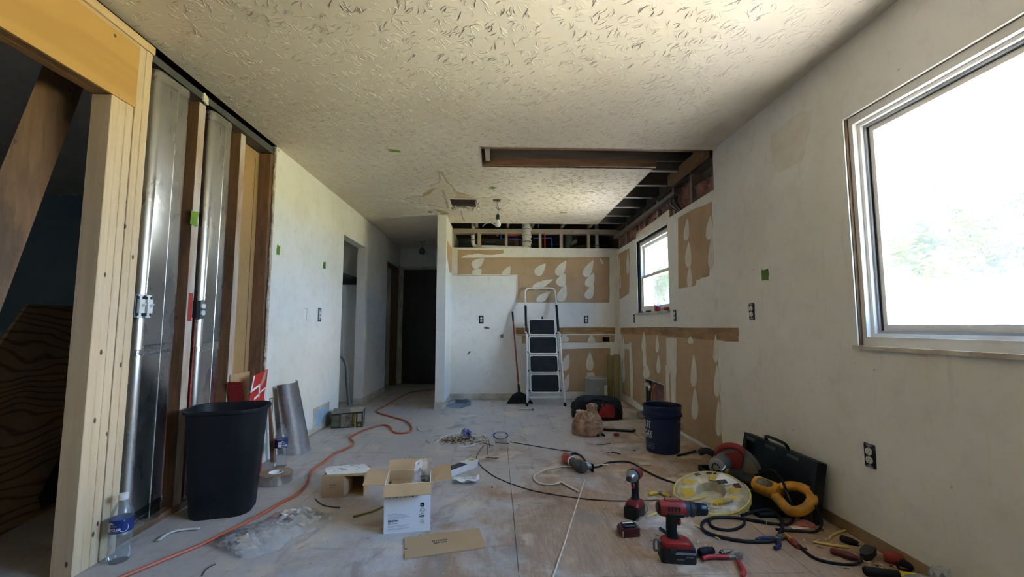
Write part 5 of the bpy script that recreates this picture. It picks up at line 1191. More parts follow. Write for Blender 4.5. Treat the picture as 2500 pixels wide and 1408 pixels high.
MB().lathe([(.098, .0625), (.046, .0625)], 40, cap=False).build('tape_side', plain('brown_tape_side', (.34, .24, .16), .6), tp, world=False)
MB().lathe([(.0445, .0), (.0445, .064), (.040, .064), (.040, 0), (.0445, 0)], 32, cap=False).build('core', PAPER, tp, True, world=False)
# sheet metal half pipe leaning on the wall
sm = thing('duct_sheet', 'curved offcut of shiny sheet metal leaning on the left wall', 'sheet metal', (-1.60, 3.66, 0))
def arc(cx, cy, z, r, a0, a1, n=22): return [V(cx+r*math.cos(a0+(a1-a0)*i/n), cy+r*math.sin(a0+(a1-a0)*i/n), z) for i in range(n+1)]
b0 = arc(-1.655, 3.69, .002, .125, -1.75, 1.05); b1 = arc(-1.700, 3.545, .575, .105, -1.55, 1.05)
d_ = [q-p for p, q in zip(b0, b1)]
n = len(b0); mb = MB(); rows = []
for k in range(7): rows.append([V(max(p.x+dd.x*k/6, XL+.004), p.y+dd.y*k/6, p.z+dd.z*k/6+.02*(i/n-.5)*(k/6)) for i, (p, dd) in enumerate(zip(b0, d_))])
mb.add([p for r in rows for p in r], [(k*n+i, k*n+i+1, (k+1)*n+i+1, (k+1)*n+i) for k in range(6) for i in range(n-1)])
mb.build('sheet', plain('shiny_galvanised', (.74, .77, .82), .28, 1.0, col2=(.60, .62, .66), scale=60, bmp=.15, bscale=90), sm, True)
MB().tube(rows[-1], .002, 5).build('hem', STEEL, sm)
# vent cover sheet
vt = thing('vent_panel', 'pale blue panel taped over the floor vent of the left wall', 'vent', (XL, 4.45, .13))
MB().box((.0005, -.20, -.115), (.006, .19, .105)).build('frame', TRIMW, vt, world=False)
MB().box((.006, -.155, -.085), (.0075, .155, .075)).build('blue_sheet', plain('pale_blue_film', (.40, .56, .72), .5), vt, world=False)
# carton of contractor bags
cb = thing('bag_carton', 'crushed black and yellow carton of contractor bags by the doorway', 'box', (-1.53, 4.62, 0), math.radians(12))
BKC = plain('black_carton', (.02, .02, .018), .5, col2=(.05, .045, .035), scale=9); YL = plain('yellow_print', (.72, .58, .03), .6)
w_, d2, h_ = .30, .26, .155
MB().add([(-w_/2, -d2/2, 0), (w_/2, -d2/2, 0), (w_/2, d2/2, 0), (-w_/2, d2/2, 0), (-w_/2, -d2/2, h_*.92), (w_/2, -d2/2, h_), (w_/2, d2/2, h_*1.02), (-w_/2, d2/2, h_*.98)], [(0, 3, 2, 1), (0, 1, 5, 4), (1, 2, 6, 5), (2, 3, 7, 6), (3, 0, 4, 7)]).build('carton', BKC, cb, world=False)
MB().add([(-w_/2, -d2/2, h_*.92), (w_*.1, -d2/2, h_*.97), (w_*.05, 0, h_*1.08), (-w_/2, d2*.1, h_*1.10)], [(0, 1, 2, 3)]).build('flap', plain('grey_flap', (.22, .2, .18), .7), cb, world=False)
MB().add([(w_*.1, -d2/2, h_*.97), (w_/2, -d2/2, h_), (w_/2, d2/2, h_*1.02), (-w_/2, d2/2, h_*.98), (-w_*.2, .02, h_*1.02)], [(0, 1, 2, 3, 4)]).build('flap', plain('tan_flap', (.42, .37, .27), .8), cb, world=False)
fr_ = lambda x0, z0: (lambda x, y: (x0+x, -d2/2-.001, z0+y)); sd_ = lambda y0, z0: (lambda x, y: (w_/2+.001, y0+x, z0+y))
MB().box((-.06, -d2/2-.0012, .012), (.045, -d2/2-.0004, .135)).build('picture', plain('photo_print', (.30, .24, .18), .5, col2=(.03, .03, .03), scale=16), cb, world=False)
MB().box((-.145, -d2/2-.0012, .02), (-.075, -d2/2-.0004, .125)).build('picture', plain('olive_print', (.16, .16, .10), .5, col2=(.06, .07, .05), scale=10), cb, world=False)
text_mesh('2', .05, fr_(-.135, .09), 'lettering', YL, cb); text_mesh('CONTRACTOR', .022, (lambda x, y: (.070-y*0+.0+ -0+y, -d2/2-.0015, .135-x)), 'lettering', YL, cb, bold=.0006)
text_mesh('CLEAN-UP BAGS', .011, (lambda x, y: (.055+y, -d2/2-.0015, .12-x)), 'lettering', YL, cb)
text_mesh('42', .030, fr_(.102, .012), 'lettering', YL, cb, bold=.0008)
MB().box((.098, -d2/2-.0015, .055), (.138, -d2/2-.0004, .135)).build('label_panel', plain('mauve_label', (.42, .33, .36), .6), cb, world=False)
for k, s in enumerate(('42 GAL', 'CONTRACTOR', 'CLEAN-UP', 'BAGS')): text_mesh(s, .026, sd_(-.08, .085-.026*k), 'lettering', YL, cb, bold=.0006)
MB().box((w_/2+.0003, -.09, .105), (w_/2+.0012, -.03, .14)).build('label_panel', plain('lilac_label', (.62, .55, .68), .6), cb, world=False)
# red box behind the bin
rb = thing('red_carton', 'open red printed carton with white lines behind the trash bin', 'box', (-1.695, 3.055, 0), 0); rb.scale = (.5, .95, 1.0)
REDC = plain('red_carton_print', (.50, .025, .02), .5, col2=(.42, .02, .02)); MAR = plain('dark_red_carton', (.22, .012, .014), .6)
MB().box((-.105, -.125, 0), (.105, .125, .50)).build('carton', REDC, rb, world=False)
MB().add([(.106, -.09, .50), (.106, .125, .50), (.125, .125, .715), (.118, -.06, .685)], [(0, 1, 2, 3)]).build('flap', REDC, rb, world=False)
fq = lambda y, z: (.1062+.019*(max(z-.50, 0)/.215)+.0012, y, z)
def strip(pts, w, mat, nm):
    mb = MB(); Q = [V(p[0], p[1], 0) for p in pts]
    for p, q in zip(Q, Q[1:]):
        d = (q-p).normalized(); s = V(-d.y, d.x, 0)*w; e = d*w
        mb.add([fq(*(p-s-e)[:2]), fq(*(q-s+e)[:2]), fq(*(q+s+e)[:2]), fq(*(p+s-e)[:2])], [(0, 1, 2, 3)])
    mb.build(nm, mat, rb, world=False)
strip([(-.052, .68), (-.075, .585), (.03, .615), (.034, .55), (-.02, .53)], .008, PRINTW, 'white_line')
MB().add([fq(.05, .60), fq(.095, .64), fq(.118, .705), fq(.085, .70), fq(.06, .66), fq(.035, .61)], [(0, 1, 2, 3, 4, 5)]).build('tan_shape', plain('tan_print', (.45, .30, .20), .6), rb, world=False)
strip([(.035, .535), (.035, .56), (.115, .585), (.115, .51)], .006, PRINTW, 'white_line')
MB().add([(-.105, -.126, .50), (.08, -.126, .50), (.08, -.16, .66), (-.105, -.16, .66)], [(0, 1, 2, 3)]).build('flap', MAR, rb, world=False)
MB().add([(-.106, -.12, .50), (-.106, .12, .50), (-.12, .12, .70), (-.12, -.12, .70)], [(0, 1, 2, 3)]).build('flap', CARD, rb, world=False)
tag(MB().loft([[(-1.70, 3.40, .0), (-1.66, 3.40, 0), (-1.66, 3.42, 0), (-1.70, 3.42, 0)], [(-1.72, 3.375, .42), (-1.705, 3.375, .42), (-1.705, 3.385, .42), (-1.72, 3.385, .42)]]).build('wood_strip', wood('brown_strip', (.30, .16, .09), (.2, .1, .06), 'z')), 'thin brown wood strip leaning at the cut wall edge', 'wood')
# closet contents
sf = thing('closet_shelf', 'dark closet shelf with folded things on it in the doorway', 'shelf', (-2.3, 5.4, 1.66))
MB().box((-.38, -.53, .0), (.36, .60, .03)).box((-.38, -.53, -.07), (-.36, .60, 0)).box((-.38, .58, -.07), (.36, .60, 0)).build('board', plain('dark_shelf', (.035, .032, .03), .7), sf, world=False)
for i, (y, h_) in enumerate(((.36, .10), (.12, .07))):
    tag(lumpy([(.11, 0), (.12, .02), (.11, h_), (.05, h_+.02)], 20, 40+i, .08, (1, .9), Matrix.Translation((-2.2, 5.4+y, 1.692))).build('folded_cloth', plain('dark_cloth', (.04, .04, .045), .9), None, True), ('dark folded cloth on the closet shelf nearer the far end', 'dark flat bundle on the closet shelf nearer the doorway')[i], 'cloth')
vc = thing('shop_vacuum', 'dark shop vacuum with red lid standing in the closet doorway', 'vacuum', (-2.06, 5.22, 0))
MB().lathe([(.16, .03), (.18, .05), (.19, .30), (.185, .32)], 28).build('tank', BLACKP, vc, True, world=False)
MB().lathe([(.19, .32), (.195, .35), (.15, .43), (.08, .47), (.0, .475)], 28).build('lid', plain('dark_red_lid', (.10, .02, .018), .5), vc, True, world=False)
for a_ in range(4): MB().lathe([(.03, 0), (.035, .02), (.02, .045)], 10, Matrix.Translation((.15*math.cos(a_*PI/2+.6), .15*math.sin(a_*PI/2+.6), 0))).build('caster', BLACKR, vc, True, world=False)
MB().tube(smooth_path([V(.10, .05, .42), V(.05, .12, .60), V(.10, .26, .66), V(.16, .34, .55), V(.18, .36, .3), V(.2, .4, .02)]), .020, 10).build('hose', plain('grey_hose', (.24, .24, .23), .7), vc, True, world=False)

# ------------------------------------------------------------------ cartons and papers on the floor
def flapbox(): pass
bx = thing('fan_carton', 'white printed fan carton standing open with four cardboard flaps', 'box', (0, 0, 0))
b0_ = G(936, 1304); b1_ = G(1044, 1295); ang = math.atan2(b1_.y-b0_.y, b1_.x-b0_.x); bw = .226; bd = .215; bh = .235
bx.location = (b0_.x, b0_.y, 0); bx.rotation_euler = (0, 0, ang)
def face4(pts, th, mat_out, mat_in, nm, par):
    P = [V(*p) for p in pts]; nn = (P[1]-P[0]).cross(P[3]-P[0]).normalized()*th
    MB().add(P+[p+nn for p in P], [(0, 1, 2, 3), (7, 6, 5, 4), (0, 4, 5, 1), (1, 5, 6, 2), (2, 6, 7, 3), (3, 7, 4, 0)]).build(nm, mat_out, par, world=False)
    if mat_in: MB().add([p+nn*1.05 for p in P], [(0, 1, 2, 3)]).build(nm+'_lining', mat_in, par, world=False)
t_ = .004
MB().box((0, 0, 0), (bw, t_, bh)).build('front_panel', BOXWHITE, bx, world=False)
MB().box((0, bd-t_, 0), (bw, bd, bh)).build('back_panel', BOXWHITE, bx, world=False)
MB().box((0, t_, 0), (t_, bd-t_, bh)).build('side_panel', BOXWHITE, bx, world=False)
MB().box((bw-t_, t_, 0), (bw, bd-t_, bh)).build('side_panel', BOXWHITE, bx, world=False)
MB().box((t_, t_, 0), (bw-t_, bd-t_, .004)).build('bottom_panel', CARDIN, bx, world=False)
for lo, hi in (((t_, t_, .01), (bw-t_, t_+.001, bh)), ((t_, bd-t_-.001, .01), (bw-t_, bd-t_, bh)), ((t_, t_, .01), (t_+.001, bd-t_, bh)), ((bw-t_-.001, t_, .01), (bw-t_, bd-t_, bh))):
    MB().box(lo, hi).build('lining', CARDIN, bx, world=False)
def flap(pts, mat=CARDIN): 
    P = [V(*p) for p in pts]; nn = V(0, 0, .0035)
    MB().add(P+[p-nn for p in P], [(0, 1, 2, 3), (7, 6, 5, 4), (0, 4, 5, 1), (1, 5, 6, 2), (2, 6, 7, 3), (3, 7, 4, 0)]).build('flap', mat, bx, world=False)
flap([(0, 0, bh), (bw, 0, bh), (bw+.0, -.055, bh-.038), (.0, -.055, bh-.038)])
flap([(0, bd, bh), (0, 0, bh), (-.105, .0, bh+.006), (-.10, bd, bh+.012)])
flap([(bw, 0, bh), (bw, bd, bh), (bw+.105, bd+.005, bh+.02), (bw+.105, .0, bh+.012)])
flap([(bw, bd, bh), (0, bd, bh), (.0, bd+.02, bh+.05), (bw, bd+.02, bh+.05)])
holed(MB().box((.02, .03, .06), (bw-.05, bd-.02, .150)), 'z', .186, .19, .02, bw-.05, .03, bd-.02, [(.085, .098, .06, .15)]).box((.02, .03, .15), (.023, bd-.02, .186)).box((bw-.053, .03, .15), (bw-.05, bd-.02, .186)).box((.023, .03, .15), (bw-.053, .033, .186)).box((.023, bd-.023, .15), (bw-.053, bd-.02, .186)).build('inner_carton', CARD, bx, world=False)
F_ = lambda x0, z0: (lambda x, y: (x0+x, -.0006, z0+y))
text_mesh('NuTone', .036, F_(.022, .170), 'lettering', INK, bx, bold=.0004)
text_mesh('BROAN', .0125, F_(.020, .055), 'lettering', INK, bx, bold=.0006, sx=1.15)
text_mesh('NuTone', .0125, F_(.020, .044), 'lettering', INK, bx, sx=1.1)
for k, (z_, s_) in enumerate(((.088, 'Specifications subject to change without notice'), (.083, 'Product may vary from the one illustrated'), (.075, 'Sujet a changement sans avis prealable du fabricant'), (.070, 'Le produit peut varier de celui illustre ici'), (.034, 'Broan-NuTone LLC, Hartford, Wisconsin 53027'), (.029, '800-558-1711  www.broan-nutone.com'), (.021, 'Venmar Ventilation, Drummondville, QC J2C 7V8'), (.016, '877-896-1119  www.venmar.ca'))):
    text_mesh(s_, .0052, F_(.020, z_), 'lettering', INKG, bx)
ic = lambda mb, nm='icon', m=INK: mb.build(nm, m, bx, world=False)
ic(MB().box((.176, -.0008, .118), (.196, -.0001, .138))); text_mesh('star', .007, lambda x, y: (.180+x, -.001, .125+y), 'lettering', PRINTW, bx)
def ringxz(cx, cz, r, w):
    mb = MB(); n = 20
    mb.add([(cx+r*math.cos(2*PI*i/n), -.0007, cz+r*math.sin(2*PI*i/n)) for i in range(n)]+[(cx+(r-w)*math.cos(2*PI*i/n), -.0007, cz+(r-w)*math.sin(2*PI*i/n)) for i in range(n)], [(i, (i+1) % n, n+(i+1) % n, n+i) for i in range(n)]); return mb
ic(ringxz(.186, .102, .0115, .0016)); text_mesh('UL', .011, F_(.180, .098), 'lettering', INK, bx); text_mesh('c', .009, F_(.168, .098), 'lettering', INK, bx); text_mesh('us', .009, F_(.199, .098), 'lettering', INK, bx)
text_mesh('HVI', .014, F_(.173, .068), 'lettering', INK, bx, bold=.0008); text_mesh('CERTIFIED', .004, F_(.174, .063), 'lettering', INK, bx)
ic(MB().add([(.172, -.0007, .079), (.186, -.0007, .086), (.200, -.0007, .079), (.200, -.0007, .081), (.186, -.0007, .0885), (.172, -.0007, .081)], [(0, 1, 4, 5), (1, 2, 3, 4)]))
ic(ringxz(.186, .046, .0095, .0015)); text_mesh('e', .013, F_(.1825, .0425), 'lettering', INK, bx)
FILM = clear('crinkled_film', (.99, .99, .995), .20, .16, 0)
# plastic pouch hanging in the carton
pc = thing('plastic_pouch', 'crinkled clear plastic pouch stuck in the open fan carton', 'plastic bag', (0, 0, 0))
M0 = Matrix.Translation((b0_.x, b0_.y, 0)) @ Matrix.Rotation(ang, 4, 'Z')
rnd = random.Random(77); nu, nv = 10, 14
mb = MB(); rows = []
for j in range(nv):
    v = j/(nv-1); row = []
    for i in range(nu):
        u = i/(nu-1); row.append(M0 @ V(.13+.085*u+.045*v*.6-.01+rnd.uniform(-.004, .004), .06+.03*v+rnd.uniform(-.011, .011)+.02*math.sin(u*PI), .155+.16*v-(.012*abs(u-.5) if j == nv-1 else 0)))
    rows.append(row)
mb.add([p for r in rows for p in r], [(j*nu+i, j*nu+i+1, (j+1)*nu+i+1, (j+1)*nu+i) for j in range(nv-1) for i in range(nu-1)])
pc.location = rows[0][0]; mb.build('film', FILM, pc, True)
rows2 = [[p+M0.to_3x3() @ V(0, .022*math.sin(PI*min(i, nu-1)/(nu-1)), 0) for i, p in enumerate(r)] for r in rows]
mb = MB(); mb.add([p for r in rows2 for p in r], [(j*nu+i, j*nu+i+1, (j+1)*nu+i+1, (j+1)*nu+i) for j in range(nv-1) for i in range(nu-1)]); mb.build('film', FILM, pc, True)
for k in range(5):
    p = M0 @ V(.175+rnd.uniform(-.012, .014), .065+rnd.uniform(-.006, .01), .18+.016*k); MB().box(p-V(.011, .004, .005), p+V(.011, .004, .005), None).build('screw_pack', STEEL, pc)
# flat cardboard
fc = thing('cardboard_sheet', 'flat brown cardboard sheet with small printed code before the fan carton', 'cardboard', (0, 0, 0))
q = [G(988, 1366), G(1186, 1338), G(1170, 1291), G(987, 1314)]; fc.location = q[0]
fu = (q[1]-q[0]).normalized(); fv = V(-fu.y, fu.x, 0)
ed = (q[3]-q[0]).normalized(); pq = [q[0], q[1], q[2], q[3], q[0]+ed*.090, q[0]+ed*.084+fu*.012, q[0]+ed*.078+fu*.012, q[0]+ed*.072]
MB().prism([(p.x, p.y) for p in pq], .001, .006, 'z').build('sheet', CARD, fc)
for k, s in enumerate(('01142D5A', 'REV 11B')): text_mesh(s, .017, (lambda x, y, k=k: fu*(.165+x)+fv*(.112-.02*k+y)+V(0, 0, .0066)), 'print', INK, fc, 'CENTER', bold=.0005)
# small open carton with the paper on it
sb = thing('small_carton', 'small brown carton lying on its side under the instruction sheet', 'box', (0, 0, 0))
s0 = G(785, 1215); s1 = G(888, 1212); sang = math.atan2(s1.y-s0.y, s1.x-s0.x); sb.location = s0; sb.rotation_euler = (0, 0, sang+.02)
SW_, SD, SH = .245, .17, .125
MB().box((0, 0, .0), (SW_, SD, .004)).build('panel', CARD, sb, world=False)
MB().box((0, -.0, SH-.004), (SW_, SD, SH)).build('panel', CARD, sb, world=False)
MB().box((0, SD-.004, 0), (SW_, SD, SH)).build('panel', CARD, sb, world=False)
MB().box((0, .0, .004), (.004, SD, SH)).build('panel', CARD, sb, world=False); MB().box((SW_-.004, .0, .004), (SW_, SD, SH)).build('panel', CARD, sb, world=False)
MB().add([(.0, -.001, .0), (.128, -.001, .0), (.122, -.004, SH), (.0, -.004, SH), (.0, -.005, .0), (.128, -.005, .0), (.122, -.008, SH), (.0, -.008, SH)], [(0, 1, 2, 3), (7, 6, 5, 4), (0, 4, 5, 1), (1, 5, 6, 2), (2, 6, 7, 3), (3, 7, 4, 0)]).build('flap', CARD, sb, world=False)
MB().add([(.128, 0, .006), (.155, .09, .008), (.15, .10, SH-.006), (.122, 0, SH-.006)], [(0, 1, 2, 3)]).build('flap', CARD, sb, world=False)
for k, s in enumerate(('031420A', 'REV B')): text_mesh(s, .011, (lambda x, y, k=k: (.064+x, -.0092, .072-.015*k+y)), 'print', INK, sb, 'CENTER')
pp_ = thing('instruction_sheet', 'folded white instruction sheet with drawings lying on the small carton', 'paper', (0, 0, 0))
Ms = Matrix.Translation(s0) @ Matrix.Rotation(sang+.02, 4, 'Z'); pp_.matrix_world = Ms
qv = [V(.02, .02, SH+.002), V(.245, .035, SH+.002), V(.262, .085, SH+.012), V(.215, .17, SH+.004), V(.19, .235, SH-.006), V(-.01, .20, SH-.004), V(-.03, .13, SH+.004), V(-.005, .07, SH+.008)]
cq = V(.115, .12, SH+.008)
MB().add(qv+[cq]+[p-V(0, 0, .0012) for p in qv], [(i, (i+1) % 8, 8) for i in range(8)]+[(i, 9+i, 9+(i+1) % 8, (i+1) % 8) for i in range(8)]).build('sheet', PAPER, pp_, world=False)
rnd = random.Random(5)
for k in range(16):
    x, y = rnd.uniform(.03, .20), rnd.uniform(.06, .19); L_ = rnd.uniform(.01, .04); a_ = rnd.choice((0.1, 1.6, .8, -.4))
    MB().box((-L_/2, -.0012, 0), (L_/2, .0012, .0008), Matrix.Translation((x, y, SH+.0095)) @ Matrix.Rotation(a_, 4, 'Z')).build('drawing_line', INKG, pp_, world=False)
# white narrow box right of the carton
nb = thing('narrow_carton', 'narrow white carton with black foam inside behind the fan carton', 'box', (0, 0, 0))
n0 = G(1098, 1166); n1 = G(1167, 1140); na = math.atan2(n1.y-n0.y, n1.x-n0.x); nb.location = n0; nb.rotation_euler = (0, 0, na); NL = (n1-n0).length
MB().box((0, 0, 0), (NL, .004, .045)).box((0, .075, 0), (NL, .079, .045)).box((0, 0, 0), (.004, .079, .045)).box((NL-.004, 0, 0), (NL, .079, .045)).box((0, 0, 0), (NL, .079, .003)).build('carton', BOXWHITE, nb, world=False)
MB().bbox((.006, .006, .003), (NL*.62, .073, .050), .008).build('foam', BLACKP, nb, world=False)
MB().box((NL*.60, -.002, .045), (NL+.01, .081, .049)).build('lid', BOXWHITE, nb, world=False)
MB().box((NL*.86, .02, .0491), (NL*.98, .06, .0496)).build('yellow_label', YL, nb, world=False)
cr = thing('paper_scrap', 'crumpled white printed paper scrap on the floor right of the fan carton', 'paper', G(1138, 1178))
rnd = random.Random(8); c0 = G(1138, 1178); P = []
for j in range(5):
    for i in range(8): P.append(V(-.085+.17*i/7+rnd.uniform(-.006, .006), -.04+.08*j/4+rnd.uniform(-.006, .006), .004+abs(rnd.gauss(.006, .010))+.014*(j in (0, 4))))
MB().add(P, [(j*8+i, j*8+i+1, (j+1)*8+i+1, (j+1)*8+i) for j in range(4) for i in range(7)]).build('sheet', PAPER, cr, world=False)
text_mesh('NuTone', .03, lambda x, y: (-.03+x, -.015+y, .030), 'print', INKG, cr)
# big clear film on the floor
fl = thing('plastic_film', 'large crumpled clear plastic film lying beside the orange cord', 'plastic bag', G(665, 1300))
rnd = random.Random(21); c0 = G(665, 1300); A_ = G(560, 1345)-c0; B_ = G(775, 1250)-c0; ax_ = (B_-A_).normalized(); pr = V(-ax_.y, ax_.x, 0); LL = (B_-A_).length
for layer in range(2):
    nu, nv = 34, 16; P = []
    for i in range(nu):
        u = i/(nu-1); wd_ = .10+.075*math.sin(PI*min(max(u*.9+.1, 0), 1))+.03*math.sin(9*u+layer)
        for j in range(nv):
            v = j/(nv-1)*2-1
            e = 1-v*v
            P.append(A_+ax_*(LL*(u*1.06-.03)+rnd.uniform(-.006, .006))+pr*(wd_*v+rnd.uniform(-.007, .007))+V(0, 0, max(.002, (.060+.035*math.sin(6*u+2.2*layer))*e*(.55+.45*layer)*math.sin(PI*min(1, .12+u*.9))+rnd.uniform(-.011, .011)*e+.004)))
    MB().add(P, [(i*nv+j, (i+1)*nv+j, (i+1)*nv+j+1, i*nv+j+1) for i in range(nu-1) for j in range(nv-1)]).build('film', FILM, fl, 20, world=False)
for nm, px, py, s in (('clear plastic scrap standing behind the scrap heap', 1128, 1040, .06), ('clear plastic scrap beside the battery', 1590, 1290, .055)):
    f2 = thing('plastic_scrap', nm, 'plastic', G(px, py)); rnd = random.Random(px); P = []
    for i in range(9):
        for j in range(7): P.append(V((i/8-.5)*s*3+rnd.uniform(-.006, .006), (j/6-.5)*s*1.5+rnd.uniform(-.006, .006), .004+s*.75*math.sin(PI*i/8)*(.4+.6*j/6)+rnd.uniform(0, .010)))
    MB().add(P, [(i*7+j, (i+1)*7+j, (i+1)*7+j+1, i*7+j+1) for i in range(8) for j in range(6)]).build('film', FILM, f2, True, world=False)
# ------------------------------------------------------------------ cords and wires
def cord(name, label, pts, r, mat, cat='cord', group=None, z=None, flat=None, k=6):
    Q = [(G(p[0], p[1], p[2] if len(p) > 2 else (r if z is None else z))) for p in pts]
    return tag(MB().tube(smooth_path(Q, k), r, 8, flat=flat).build(name, mat, None, True), label, cat, group)
ORANGE = plain('orange_cord_jacket', (.52, .13, .05), .5, col2=(.42, .10, .045), scale=8)
cord('extension_cord', 'orange extension cord winding from the hall along the floor', [(1075, 948), (1040, 952), (1000, 958), (975, 970), (940, 990), (920, 1001), (926, 1008), (960, 1018), (990, 1027), (1004, 1040), (1002, 1052), (980, 1057), (960, 1053), (953, 1042), (935, 1037), (900, 1045), (872, 1057), (855, 1068), (863, 1080), (855, 1090), (820, 1105), (790, 1128), (762, 1150), (748, 1182), (722, 1208), (680, 1230), (640, 1254), (580, 1285), (500, 1325), (400, 1366), (300, 1407), (220, 1440)], .0085, ORANGE)
WIRE = plain('dark_wire', (.045, .03, .025), .5)
cord('fish_wire', 'thin dark wire curving over the middle of the floor', [(1181, 1087), (1170, 1101), (1163, 1119), (1175, 1138), (1210, 1164), (1264, 1186), (1315, 1200), (1394, 1213), (1474, 1221), (1550, 1222), (1620, 1219), (1672, 1214)], .0032, WIRE, 'wire')
cord('stiff_wire', 'straight dark wire lying behind the multi tool', [(1245, 1078), (1315, 1090), (1360, 1097), (1408, 1104)], .0035, WIRE, 'wire')
cord('rubber_cord', 'black rubber cord looping from the multi tool towards the cable roll', [(1402, 1126), (1389, 1122), (1387, 1116), (1393, 1109), (1404, 1107), (1417, 1111), (1427, 1122), (1435, 1134), (1440, 1139), (1447, 1141), (1464, 1138), (1484, 1129), (1499, 1127), (1523, 1126), (1546, 1131), (1578, 1150), (1617, 1168), (1672, 1186), (1705, 1196)], .0062, BLACKR)
cord('jacketed_cable', 'white flat electric cable curling under the multi tool', [(1486, 1133), (1436, 1137), (1378, 1138), (1337, 1145), (1311, 1156), (1304, 1167), (1315, 1178), (1340, 1182), (1359, 1180), (1370, 1176), (1385, 1184), (1413, 1199)], .0085, plain('cream_cable', (.68, .62, .54), .5), 'cable', flat=.5)
cord('fibreglass_rod', 'long thin pale rod lying from the multi tool towards the foreground', [(1428, 1171), (1405, 1240), (1380, 1320), (1350, 1408), (1338, 1445)], .0042, plain('pale_rod', (.62, .56, .48), .4), 'rod')
BR = BLACKR
cord('rubber_cord', 'thick black cord looping on the floor in front of the cable roll', [(1810, 1258, .02), (1868, 1243, .03), (1899, 1257, .02), (1911, 1278), (1904, 1301), (1894, 1314), (1878, 1321), (1826, 1321), (1787, 1316), (1747, 1307), (1721, 1296), (1713, 1282), (1722, 1270), (1747, 1263), (1790, 1263), (1830, 1268), (1870, 1275)], .0078, BR, z=.009)
cord('rubber_cord', 'black cord loop nested inside the thick cord loop', [(1738, 1264), (1732, 1273), (1738, 1284), (1760, 1292), (1792, 1292), (1815, 1281), (1818, 1270)], .007, BR, z=.008)
cord('plug_cord', 'black cord running past the screwdriver to the plug', [(1905, 1296), (1930, 1311), (1947, 1326), (1969, 1348), (1997, 1365), (2036, 1374), (2070, 1377), (2091, 1376)], .0062, BR)
YW = plain('yellow_wire_jacket', (.66, .52, .16), .5)
cord('cable_offcut', 'yellow cable offcut by the black cord loop', [(1697, 1281), (1715, 1290), (1735, 1303), (1757, 1316)], .0045, YW, 'cable')
cord('cable_offcut', 'bent yellow cable offcut near the wall base', [(2022, 1318), (2030, 1308), (2045, 1300), (2068, 1293)], .006, YW, 'cable')
cord('cable_offcut', 'yellow cable offcut beside the dark screwdriver handle', [(1985, 1322), (2020, 1328), (2050, 1333), (2072, 1335)], .006, YW, 'cable')
cord('cable_offcut', 'yellow cable offcut behind the impact driver battery', [(1578, 1262), (1592, 1256), (1608, 1250)], .006, YW, 'cable')
cord('cable_offcut', 'green and yellow cable end sticking out left of the fan carton', [(862, 1260), (890, 1253), (915, 1245), (935, 1236)], .005, plain('olive_wire', (.36, .32, .08), .5), 'cable')
cord('trim_strip', 'curved white plastic strip on the floor before the trash bin', [(387, 1318), (410, 1302), (440, 1293), (487, 1289)], .010, WHITEP, 'strip', flat=.35)
cord('trim_strip', 'small curved white strip near the orange cord bend', [(1021, 1043), (1024, 1049), (1033, 1053)], .007, WHITEP, 'strip', flat=.4)
cord('dark_twig', 'thin dark wire end on the floor in front of the water bottle', [(493, 1405), (505, 1388), (526, 1376)], .002, WIRE, 'wire')
cord('dark_twig', 'thin dark wire beside the clear film end', [(770, 1218), (785, 1230), (805, 1236), (830, 1238)], .0025, WIRE, 'wire')
cord('bent_wire', 'bent dark wire scrap beside the ripping bar', [(1456, 1084), (1475, 1084), (1490, 1082)], .003, WIRE, 'wire')
cord('dark_stick', 'short dark stick on the floor left of the blue bucket', [(1492, 1103), (1503, 1105), (1514, 1108)], .005, WIRE, 'stick')
# wire offcuts beside the scrap heap
for i, (a, b) in enumerate((((1186, 1117), (1216, 1118)), ((1189, 1085), (1192, 1115)), ((1193, 1073), (1196, 1092)), ((1178, 1080), (1205, 1088)), ((1186, 1078), (1190, 1090)), ((1210, 1080), (1243, 1082)), ((1210, 1074), (1211, 1082)))):
    cord('nail', 'thin rusty wire offcut beside the scrap heap', [a, ((a[0]+b[0])/2, (a[1]+b[1])/2), b], .0028, plain('rusty_wire', (.14, .085, .06), .6), 'wire', 'rusty wire offcuts', k=1)
for i, r_ in enumerate((.062, .055, .048)):
    c = G(1222, 1068, .008+.007*i); tag(MB().tube([c+V(r_*math.cos(a/16*2*PI)*1.1, r_*.75*math.sin(a/16*2*PI), .02*(1+math.sin(a/16*2*PI))) for a in range(16)], .0032, 6, True).build('wire_coil', (PEXB, BLACKR, plain('white_wire', (.6, .62, .65), .5))[i], None, True), ('loop of blue wire in the small coil right of the scrap heap', 'loop of black wire in the small coil right of the scrap heap', 'loop of white wire in the small coil right of the scrap heap')[i], 'wire')

